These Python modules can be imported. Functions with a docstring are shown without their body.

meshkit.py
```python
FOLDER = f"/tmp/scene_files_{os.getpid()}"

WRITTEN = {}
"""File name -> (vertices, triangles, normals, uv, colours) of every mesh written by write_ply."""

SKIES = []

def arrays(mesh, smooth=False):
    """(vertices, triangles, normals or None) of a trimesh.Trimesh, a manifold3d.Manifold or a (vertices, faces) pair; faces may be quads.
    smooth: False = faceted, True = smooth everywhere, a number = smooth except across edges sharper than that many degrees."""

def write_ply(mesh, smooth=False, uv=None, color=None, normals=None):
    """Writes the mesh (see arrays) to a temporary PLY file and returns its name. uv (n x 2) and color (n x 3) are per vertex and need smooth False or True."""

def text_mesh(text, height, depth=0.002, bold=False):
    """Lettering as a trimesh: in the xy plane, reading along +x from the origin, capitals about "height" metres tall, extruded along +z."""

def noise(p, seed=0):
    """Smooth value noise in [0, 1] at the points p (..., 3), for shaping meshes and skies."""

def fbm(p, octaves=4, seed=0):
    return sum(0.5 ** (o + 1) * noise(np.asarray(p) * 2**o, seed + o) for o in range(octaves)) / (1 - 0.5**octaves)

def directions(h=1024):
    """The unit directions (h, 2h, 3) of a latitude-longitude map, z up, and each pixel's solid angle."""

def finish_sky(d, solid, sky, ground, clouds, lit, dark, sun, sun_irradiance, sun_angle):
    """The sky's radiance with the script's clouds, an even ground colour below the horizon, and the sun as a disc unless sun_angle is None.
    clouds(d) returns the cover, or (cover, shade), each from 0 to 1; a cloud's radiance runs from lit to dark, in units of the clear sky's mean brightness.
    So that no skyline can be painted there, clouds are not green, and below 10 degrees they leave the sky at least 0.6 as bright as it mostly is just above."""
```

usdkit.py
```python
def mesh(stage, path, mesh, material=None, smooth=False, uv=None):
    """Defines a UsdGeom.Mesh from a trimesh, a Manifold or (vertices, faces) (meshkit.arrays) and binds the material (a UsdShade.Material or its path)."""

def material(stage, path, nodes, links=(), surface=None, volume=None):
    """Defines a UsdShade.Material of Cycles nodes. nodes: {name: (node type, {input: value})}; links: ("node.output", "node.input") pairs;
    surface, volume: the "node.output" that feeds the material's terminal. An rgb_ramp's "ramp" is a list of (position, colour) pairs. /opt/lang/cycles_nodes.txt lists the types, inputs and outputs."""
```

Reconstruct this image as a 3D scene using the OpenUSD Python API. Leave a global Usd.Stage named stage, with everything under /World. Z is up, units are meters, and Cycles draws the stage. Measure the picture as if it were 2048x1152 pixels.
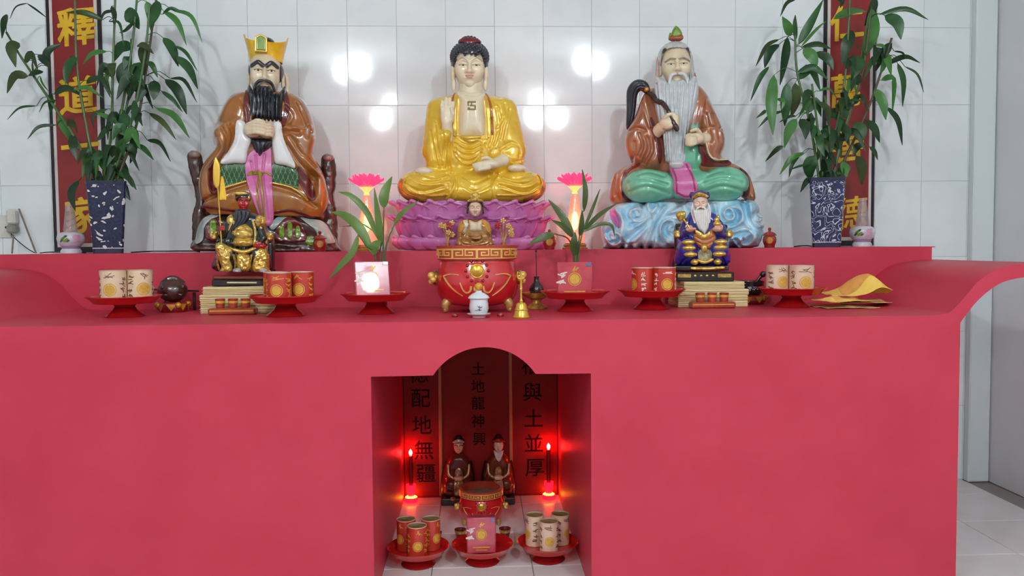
import math, random, numpy as np, trimesh, usdkit, meshkit
from pxr import Usd, UsdGeom, UsdLux, UsdShade, Gf, Sdf, Vt
from shapely.geometry import Polygon, MultiPolygon, LineString, Point, box as sbox
from shapely import affinity
from shapely.ops import unary_union
random.seed(7)
rng = np.random.default_rng(7)

stage = Usd.Stage.CreateInMemory()
UsdGeom.SetStageUpAxis(stage, UsdGeom.Tokens.z)
UsdGeom.SetStageMetersPerUnit(stage, 1.0)
world = UsdGeom.Xform.Define(stage, '/World')
stage.SetDefaultPrim(world.GetPrim())
UsdGeom.Scope.Define(stage, '/World/Looks')

# ---------------------------------------------------------------- camera
FPX = 1650.0                                    # focal length in pixels of the 2048-wide frame
EYE = np.array([0.0, -4.289, 1.278])
YAW, PITCH, ROLL = 0.0425, 0.0502, -0.0085
_fw = np.array([math.sin(YAW) * math.cos(PITCH), math.cos(YAW) * math.cos(PITCH), -math.sin(PITCH)])
_r = np.array([math.cos(YAW), -math.sin(YAW), 0.0])
_u = np.cross(_r, _fw)
RIGHT = _r * math.cos(ROLL) + _u * math.sin(ROLL)
UP = -_r * math.sin(ROLL) + _u * math.cos(ROLL)
cam = UsdGeom.Camera.Define(stage, '/World/camera')
cam.CreateHorizontalApertureAttr(36.0)
cam.CreateVerticalApertureAttr(20.25)
cam.CreateFocalLengthAttr(FPX / 2048 * 36.0)
cam.CreateClippingRangeAttr(Gf.Vec2f(0.05, 100))
cam.CreateExposureAttr(0.85)
_m = np.eye(4)
_m[0, :3], _m[1, :3], _m[2, :3], _m[3, :3] = RIGHT, UP, -_fw, EYE
UsdGeom.Xformable(cam).AddTransformOp().Set(Gf.Matrix4d(_m.tolist()))

# ---------------------------------------------------------------- light: the open front of the hall (dome) and four bulbs
dome = UsdLux.DomeLight.Define(stage, '/World/daylight')
dome.CreateColorAttr(Gf.Vec3f(0.93, 0.97, 1.0))
dome.CreateIntensityAttr(0.07)
BULB_STRENGTH = 230.0                            # emission of each of the hall's four bulbs (built below)
BULBS = [(-1.25, -4.2), (1.13, -4.0), (-1.22, -6.75), (0.95, -6.65)]
# ---------------------------------------------------------------- helpers: prims
def ray(px, py):
    return _fw + RIGHT * (px - 1024) / FPX - UP * (py - 576) / FPX
def at_y(px, py, Y):
    d = ray(px, py)
    return EYE + d * (Y - EYE[1]) / d[1]
def at_z(px, py, Z):
    d = ray(px, py)
    return EYE + d * (Z - EYE[2]) / d[2]
def project(P):
    d = np.asarray(P, float) - EYE
    z = d @ _fw
    return 1024 + FPX * (d @ RIGHT) / z, 576 - FPX * (d @ UP) / z, FPX / z
_names = {}
def free(parent, name):
    n = _names.get((parent, name), 0)
    _names[(parent, name)] = n + 1
    return f'{parent}/{name}' if n == 0 else f'{parent}/{name}_{n:03d}'
def tag(prim, label=None, cat=None, group=None, kind=None):
    p = prim.GetPrim() if hasattr(prim, 'GetPrim') else prim
    for k, v in (('label', label), ('category', cat), ('group', group), ('kind', kind)):
        if v: p.SetCustomDataByKey(k, v)
    return p
def thing(name, label, cat, loc=(0, 0, 0), rot=0.0, group=None, kind=None):
    x = UsdGeom.Xform.Define(stage, free('/World', name))
    x.AddTranslateOp().Set(Gf.Vec3d(*map(float, loc)))
    if rot: x.AddRotateZOp().Set(float(rot))
    return tag(x, label, cat, group, kind)
def part(parent, name, mesh, mat, smooth=35, label=None, kind=None):
    path = free(str(parent.GetPath()) if parent is not None else '/World', name)
    m = usdkit.mesh(stage, path, mesh, mat, smooth)
    m.CreateDoubleSidedAttr(True)
    return tag(m, label, None, None, kind)
def single(name, mesh, mat, label, cat, smooth=35, group=None, kind=None):
    return tag(part(None, name, mesh, mat, smooth), label, cat, group, kind)
def struct(name, mesh, mat, smooth=False, label=None, cat=None):
    return tag(part(None, name, mesh, mat, smooth), label, cat, None, 'structure')
def dup(src, loc, rot=0.0, label=None, group=None):
    was = src.GetCustomData()
    base = src.GetName()
    while base[-4:-3] == '_' and base[-3:].isdigit(): base = base[:-4]
    r = thing(base, label or was['label'], was['category'], loc, rot, group or was.get('group'))
    r.GetReferences().AddInternalReference(src.GetPath())
    r.SetInstanceable(True)
    return r

# ---------------------------------------------------------------- helpers: meshes
cat_ = trimesh.util.concatenate
def box(size, loc=(0, 0, 0), bev=0.0):
    sx, sy, sz = [s / 2 for s in size]
    if bev <= 0:
        m = trimesh.creation.box(size)
    else:
        b = min(bev, sx * .9, sy * .9, sz * .9)
        pts = []
        for a in (-1, 1):
            for c in (-1, 1):
                for e in (-1, 1):
                    pts += [(a * sx, c * (sy - b), e * (sz - b)), (a * (sx - b), c * sy, e * (sz - b)), (a * (sx - b), c * (sy - b), e * sz)]
        m = trimesh.convex.convex_hull(np.array(pts))
    m.apply_translation(loc)
    return m
def lathe(profile, n=40, loc=(0, 0, 0)):
    """profile: (radius, z) points from the bottom up; closed on the axis when radius is 0."""
    p = np.array(profile, float)
    a = np.arange(n) * 2 * math.pi / n
    v = np.stack([p[:, None, 0] * np.cos(a), p[:, None, 0] * np.sin(a), np.repeat(p[:, 1:2], n, 1)], -1).reshape(-1, 3)
    f = []
    for i in range(len(p) - 1):
        for j in range(n):
            k = (j + 1) % n
            f += [(i * n + j, i * n + k, (i + 1) * n + k), (i * n + j, (i + 1) * n + k, (i + 1) * n + j)]
    m = trimesh.Trimesh(v, f, process=True)
    m.update_faces(m.nondegenerate_faces())
    m.apply_translation(loc)
    return m
def spline(pts, n=24):
    """Catmull-Rom through the points."""
    p = np.array(pts, float)
    if len(p) < 3: return np.stack([p[0] + (p[-1] - p[0]) * t for t in np.linspace(0, 1, n)])
    q = np.vstack([2 * p[0] - p[1], p, 2 * p[-1] - p[-2]])
    t = np.linspace(0, len(p) - 1 - 1e-9, n)
    i = t.astype(int); u = (t - i)[:, None]
    a, b, c, d = q[i], q[i + 1], q[i + 2], q[i + 3]
    return .5 * (2 * b + (c - a) * u + (2 * a - 5 * b + 4 * c - d) * u ** 2 + (3 * b - a - 3 * c + d) * u ** 3)
def tube(pts, rad, n=8, flat=1.0):
    """A capped tube along the points; rad one radius or one per point."""
    p = np.array(pts, float)
    rad = np.broadcast_to(np.asarray(rad, float), (len(p),))
    t = np.gradient(p, axis=0)
    t /= np.linalg.norm(t, axis=1, keepdims=True) + 1e-12
    ref = np.array([0, 0, 1.0]) if abs(t[0, 2]) < .9 else np.array([1.0, 0, 0])
    V = []
    for i in range(len(p)):
        b = np.cross(t[i], ref); b /= np.linalg.norm(b) + 1e-12
        c = np.cross(b, t[i]); ref = c
        a = np.arange(n) * 2 * math.pi / n
        V.append(p[i] + rad[i] * (np.cos(a)[:, None] * b + flat * np.sin(a)[:, None] * c))
    v = np.vstack(V + [p[:1], p[-1:]])
    f = []
    for i in range(len(p) - 1):
        for j in range(n):
            k = (j + 1) % n
            f += [(i * n + j, (i + 1) * n + k, i * n + k), (i * n + j, (i + 1) * n + j, (i + 1) * n + k)]
    L = len(p)
    for j in range(n):
        k = (j + 1) % n
        f += [(L * n, j, k), (L * n + 1, (L - 1) * n + k, (L - 1) * n + j)]
    return trimesh.Trimesh(v, f, process=False)
def ball(r, loc=(0, 0, 0), sc=(1, 1, 1), sub=2):
    m = trimesh.creation.icosphere(sub, r)
    m.apply_scale(sc); m.apply_translation(loc)
    return m
def plate(poly, depth, front=True):
    """A polygon in (x, z), extruded along y, from y=0 to y=-depth (towards the viewer)."""
    ms = [trimesh.creation.extrude_polygon(g, depth, engine='earcut') for g in getattr(poly, 'geoms', [poly]) if g.area > 0]
    m = cat_(ms)
    v = m.vertices.copy()
    m.vertices = np.stack([v[:, 0], -v[:, 2], v[:, 1]], -1)
    return m
def wrap(m, R):
    """Bends a plate (x along the arc, y out) around a vertical cylinder of radius R, facing -y."""
    m = m.subdivide_to_size(max(R * .22, .003))
    v = m.vertices.copy()
    a = v[:, 0] / R
    r = R - v[:, 1]
    m.vertices = np.stack([r * np.sin(a), -r * np.cos(a), v[:, 2]], -1)
    return m
def turn(m, deg, axis=(0, 0, 1), at=(0, 0, 0)):
    m.apply_transform(trimesh.transformations.rotation_matrix(math.radians(deg), axis, at))
    return m
def move(m, *d):
    m.apply_translation(d); return m
def stroke(pts, w0, w1=None, cap=1):
    w1 = w0 if w1 is None else w1
    p = spline(pts, 10) if len(pts) > 2 else np.array(pts, float)
    return unary_union([LineString(p[i:i + 2]).buffer((w0 + (w1 - w0) * i / max(1, len(p) - 2)) / 2) for i in range(len(p) - 1)])
def arcpoly(cx, cz, r, n=24):
    return Point(cx, cz).buffer(r, n // 4)
def glyph(ch, size):
    """A brush character as a polygon about size tall, centred on the origin."""
    ps = []
    for rings in GLYPH[ch].split(';'):
        rr = [[tuple(map(float, q.split(','))) for q in r.split(' ')] for r in rings.split('|')]
        ps.append(Polygon(rr[0], rr[1:]).buffer(0))
    return affinity.scale(unary_union(ps), size / 190, size / 190, origin=(0, 0))

# ---------------------------------------------------------------- helpers: sculpting with signed fields
def nets(D, lo, h):
    """Naive surface nets: the zero surface of D sampled at lo + h * index."""
    S = D < 0
    c = [D[i:D.shape[0] - 1 + i, j:D.shape[1] - 1 + j, k:D.shape[2] - 1 + k] for i in (0, 1) for j in (0, 1) for k in (0, 1)]
    n = sum((x < 0).astype(np.int8) for x in c)
    I = np.argwhere((n > 0) & (n < 8))
    if not len(I): raise ValueError('empty sculpt')
    val = np.stack([x[I[:, 0], I[:, 1], I[:, 2]] for x in c])
    off = np.array([(i, j, k) for i in (0, 1) for j in (0, 1) for k in (0, 1)], float)
    P, W = np.zeros((len(I), 3)), np.zeros(len(I))
    for a in range(8):
        for b in range(a + 1, 8):
            if np.abs(off[a] - off[b]).sum() != 1: continue
            va, vb = val[a], val[b]
            m = (va < 0) != (vb < 0)
            t = np.where(m, va / np.where(m, va - vb, 1), 0)
            P[m] += off[a] + t[m, None] * (off[b] - off[a]); W += m
    V = lo + h * (I + P / W[:, None])
    idx = np.full(n.shape, -1, np.int32)
    idx[I[:, 0], I[:, 1], I[:, 2]] = np.arange(len(I))
    F = []
    for ax in range(3):
        o = [x for x in range(3) if x != ax]
        A = np.take(S, range(S.shape[ax] - 1), ax); B = np.take(S, range(1, S.shape[ax]), ax)
        E = np.argwhere(A != B)
        E = E[(E[:, o[0]] > 0) & (E[:, o[1]] > 0) & (E[:, o[0]] < S.shape[o[0]] - 1) & (E[:, o[1]] < S.shape[o[1]] - 1)]
        q = []
        for da, db in ((-1, -1), (0, -1), (0, 0), (-1, 0)):
            J = E.copy(); J[:, o[0]] += da; J[:, o[1]] += db
            q.append(idx[J[:, 0], J[:, 1], J[:, 2]])
        q = np.stack(q, 1)
        inside = S[E[:, 0], E[:, 1], E[:, 2]]
        flip = inside if ax != 1 else ~inside
        q[~flip] = q[~flip][:, ::-1]
        F.append(q)
    F = np.vstack(F)
    F = F[(F >= 0).all(1)]
    return V, np.vstack([F[:, [0, 1, 2]], F[:, [0, 2, 3]]])
class Sh:
    """A field f(X, Z, Y) <0 inside: x right, y = picture-down, d towards the viewer; with its bounds."""
    def __init__(s, f, lo, hi): s.f, s.lo, s.hi = f, np.array(lo, float), np.array(hi, float)
def ell(c, r):
    c, r = np.array(c, float), np.broadcast_to(np.array(r, float), (3,)); k = r.min()
    return Sh(lambda x, y, d: (np.sqrt(((x - c[0]) / r[0]) ** 2 + ((y - c[1]) / r[1]) ** 2 + ((d - c[2]) / r[2]) ** 2) - 1) * k, c - r, c + r)
def cap(a, b, ra, rb=None):
    rb = ra if rb is None else rb
    a, b = np.array(a, float), np.array(b, float); ab = b - a; L = ab @ ab + 1e-9
    def f(x, y, d):
        t = np.clip(((x - a[0]) * ab[0] + (y - a[1]) * ab[1] + (d - a[2]) * ab[2]) / L, 0, 1)
        return np.sqrt((x - a[0] - t * ab[0]) ** 2 + (y - a[1] - t * ab[1]) ** 2 + (d - a[2] - t * ab[2]) ** 2) - (ra + t * (rb - ra))
    R = max(ra, rb)
    return Sh(f, np.minimum(a, b) - R, np.maximum(a, b) + R)
def rbox(c, h, r=0.0):
    c, h = np.array(c, float), np.array(h, float)
    def f(x, y, d):
        q = [np.abs(v - c[i]) - h[i] + r for i, v in enumerate((x, y, d))]
        return np.sqrt(sum(np.maximum(v, 0) ** 2 for v in q)) + np.minimum(np.maximum(np.maximum(q[0], q[1]), q[2]), 0) - r
    return Sh(f, c - h, c + h)
def wire(pts, rad, k=0.0, n=0):
    p = spline(pts, n) if n else np.array(pts, float)
    rad = np.broadcast_to(np.asarray(rad, float), (len(pts),))
    if n: rad = np.interp(np.linspace(0, 1, n), np.linspace(0, 1, len(rad)), rad)
    return U(k, *[cap(p[i], p[i + 1], rad[i], rad[i + 1]) for i in range(len(p) - 1)])
def poly_d(x, y, P, closed=True):
    """2-D signed distance (<0 inside) on broadcastable x, y."""
    x, y = np.broadcast_arrays(x, y)
    P = np.array(P, float); Q = np.roll(P, -1, 0)
    if not closed: P, Q = P[:-1], Q[:-1]
    D = np.full(x.shape, 1e9); s = np.zeros(x.shape, bool)
    for (ax, ay), (bx, by) in zip(P, Q):
        ex, ey = bx - ax, by - ay
        wx, wy = x - ax, y - ay
        t = np.clip((wx * ex + wy * ey) / (ex * ex + ey * ey + 1e-9), 0, 1)
        D = np.minimum(D, (wx - t * ex) ** 2 + (wy - t * ey) ** 2)
        if closed and ay != by:
            s ^= ((ay > y) != (by > y)) & (wx < ex * wy / (ey if ey else 1e-9))
    D = np.sqrt(D)
    return np.where(s, -D, D) if closed else D
def smooth_poly(P, n=6):
    P = np.array(P, float)
    q = np.vstack([P[-1:], P, P[:2]])
    return spline(q, (len(q) - 1) * n + 1)[n:-n - 1]
def infl(P, d0, R, Tf, Tb=None, sm=4):
    """A traced outline inflated to a rounded body about depth d0: rim radius R, thickness Tf to the front, Tb to the back."""
    Tb = Tf if Tb is None else Tb
    P = smooth_poly(P, sm) if sm else np.array(P, float)
    k = min(R, Tf, Tb)
    def f(x, y, d):
        e = poly_d(x, y, P)
        q = np.maximum(0, R + e) / R
        w = np.asarray(d) - d0
        return (np.sqrt(q ** 2 + (w / np.where(w > 0, Tf, Tb)) ** 2) - 1) * k
    return Sh(f, (*P.min(0), d0 - Tb), (*P.max(0), d0 + Tf))
def slab(P, d0, d1, sm=4, r=0.0):
    """A traced outline as a prism between depths d0 and d1."""
    P = smooth_poly(P, sm) if sm else np.array(P, float)
    return Sh(lambda x, y, d: np.maximum(poly_d(x, y, P), np.maximum(d0 - d, d - d1)), (*P.min(0), d0), (*P.max(0), d1))
def U(k, *s):
    s = [x for x in s if x is not None]
    def f(x, y, d):
        D = s[0].f(x, y, d)
        for o in s[1:]:
            E = o.f(x, y, d)
            if k > 0:
                h = np.maximum(k - np.abs(D - E), 0) / k
                D = np.minimum(D, E) - h * h * k / 4
            else: D = np.minimum(D, E)
        return D
    return Sh(f, np.min([x.lo for x in s], 0) - k / 4, np.max([x.hi for x in s], 0) + k / 4)
def I(*s):
    return Sh(lambda x, y, d: np.maximum.reduce(np.broadcast_arrays(*[o.f(x, y, d) for o in s])), np.max([x.lo for x in s], 0), np.min([x.hi for x in s], 0))
def cut(a, *b, k=0.0):
    def f(x, y, d):
        D = a.f(x, y, d)
        for o in b:
            E = -o.f(x, y, d)
            if k > 0:
                h = np.maximum(k - np.abs(D - E), 0) / k
                D = np.maximum(D, E) + h * h * k / 4
            else: D = np.maximum(D, E)
        return D
    return Sh(f, a.lo, a.hi)
def grow(a, t):
    return Sh(lambda x, y, d: a.f(x, y, d) - t, a.lo - t, a.hi + t)
def folds(a, lines, w, amp, dmin=-1e9, n=12):
    """Folds along traced lines on the front of a: amp > 0 grooves, amp < 0 ridges."""
    L = [spline(l, n) if len(l) > 2 else np.array(l, float) for l in lines]
    def f(x, y, d):
        D = a.f(x, y, d)
        g = 0
        for l in L: g = np.maximum(g, np.exp(-(poly_d(x, y, l, False) / w) ** 2))
        return D + amp * g * (np.asarray(d) > dmin)
    return Sh(f, a.lo - max(0, -amp), a.hi + max(0, -amp))
def rough(a, amp, sc, seed=0):
    def f(x, y, d):
        X, Y, Z = np.broadcast_arrays(x, y, d)
        return a.f(x, y, d) + amp * (meshkit.fbm(np.stack([X, Y, Z], -1) / sc, 3, seed) - .5) * 2
    return Sh(f, a.lo - amp, a.hi + amp)
def skin(a, region, t=2.0, inner=6.0, d0=0.0):
    """A raised coat of thickness t on the surface of a, where region says (region: a 2-D outline, or a field)."""
    if not isinstance(region, Sh): region = slab(region, d0, 1e4)
    g = grow(a, t)
    return Sh(lambda x, y, d: np.maximum(np.maximum(g.f(x, y, d), -inner - a.f(x, y, d)), region.f(x, y, d)), np.maximum(g.lo, region.lo), np.minimum(g.hi, region.hi))
def band(pts, w, n=0, d0=0.0, d1=1e4):
    """A 2-D stripe of half-width w along a traced line, as a region for skin()."""
    p = spline(pts, n) if n else np.array(pts, float)
    return Sh(lambda x, y, d: np.maximum(poly_d(x, y, p, False) - w, np.maximum(d0 - d, d - d1)), (*(p.min(0) - w), d0), (*(p.max(0) + w), d1))
class Sculptor:
    """Sculpts in the units of a traced picture: origin (ox, oy) in the photo, k units per photo pixel; stands at world depth Y on height z."""
    def __init__(s, ox, oy, k, cx, Y, z, lean=True, face=1.0):
        p = at_y(cx, 500, Y)
        bx, s.base, _ = project((p[0], Y, z))
        a, b, h = project((p[0], Y - .06, z)), project((p[0], Y - .06, z + .5)), .5
        sc = (a[1] - b[1]) / h
        s.lean = math.degrees(math.atan2(b[0] - a[0], a[1] - b[1])) if lean else 0.0
        s.loc = (p[0], Y, z)
        s.yaw = math.degrees(math.atan2(-p[0], Y - EYE[1])) * face
        cx = bx
        s.sc, s.k, s.cx, s.ox, s.oy = sc, k, cx, ox, oy
        s.u = 1 / (sc * k)                      # metres per unit
        s.bottom = (s.base - oy) * k            # the resting height, in units
    def mesh(s, sh, h, clip=True):
        lo, hi = sh.lo - 2 * h, sh.hi + 2 * h
        n = np.ceil((hi - lo) / h).astype(int) + 1
        X, Y, Z = [(lo[i] + h * np.arange(n[i])).astype(np.float32) for i in range(3)]
        D = np.asarray(sh.f(X[:, None, None], Y[None, :, None], Z[None, None, :]), np.float32)
        D = np.broadcast_to(D, (len(X), len(Y), len(Z)))
        if clip: D = np.maximum(D, (Y - s.bottom)[None, :, None])
        V, F = nets(D, lo, h)
        m = trimesh.Trimesh(s.units(V), F, process=False)
        if m.volume < 0: m.invert()
        return s.set(m)
    def units(s, V):
        return np.stack([((V[:, 0] / s.k + s.ox) - s.cx) / s.sc, -V[:, 2] * s.u, (s.bottom - V[:, 1]) * s.u], -1)
    def set(s, m):
        if s.lean: turn(m, -s.lean, (0, 1, 0))
        if s.yaw: turn(m, s.yaw)
        v = m.vertices.copy(); v[:, 2] = np.maximum(v[:, 2], .0004); m.vertices = v
        return m
    def part(s, parent, name, sh, h, mat, label=None, split=True, clip=True):
        m = s.mesh(sh, h, clip)
        return islands(parent, name, m, mat, True, label, .1 if split else .02)
def islands(parent, name, m, mat, smooth, label=None, least=.1):
    """Loose pieces of one sculpt become parts of their own; crumbs are dropped."""
    from scipy.sparse import coo_matrix
    from scipy.sparse.csgraph import connected_components
    e = m.faces[:, [0, 1, 1, 2]].reshape(-1, 2)
    n, lab = connected_components(coo_matrix((np.ones(len(e)), (e[:, 0], e[:, 1])), shape=(len(m.vertices),) * 2), directed=False)
    if n == 1: return part(parent, name, m, mat, smooth, label)
    fl = lab[m.faces[:, 0]]
    cnt = np.bincount(fl, minlength=n)
    first = None
    for k in np.argsort(-cnt, kind='stable'):
        if cnt[k] < max(least * cnt.max(), 12): break
        q = m.submesh([np.flatnonzero(fl == k)], append=True, repair=False)
        p = part(parent, name, q, mat, smooth, label)
        first = first or p
    return first
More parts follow.
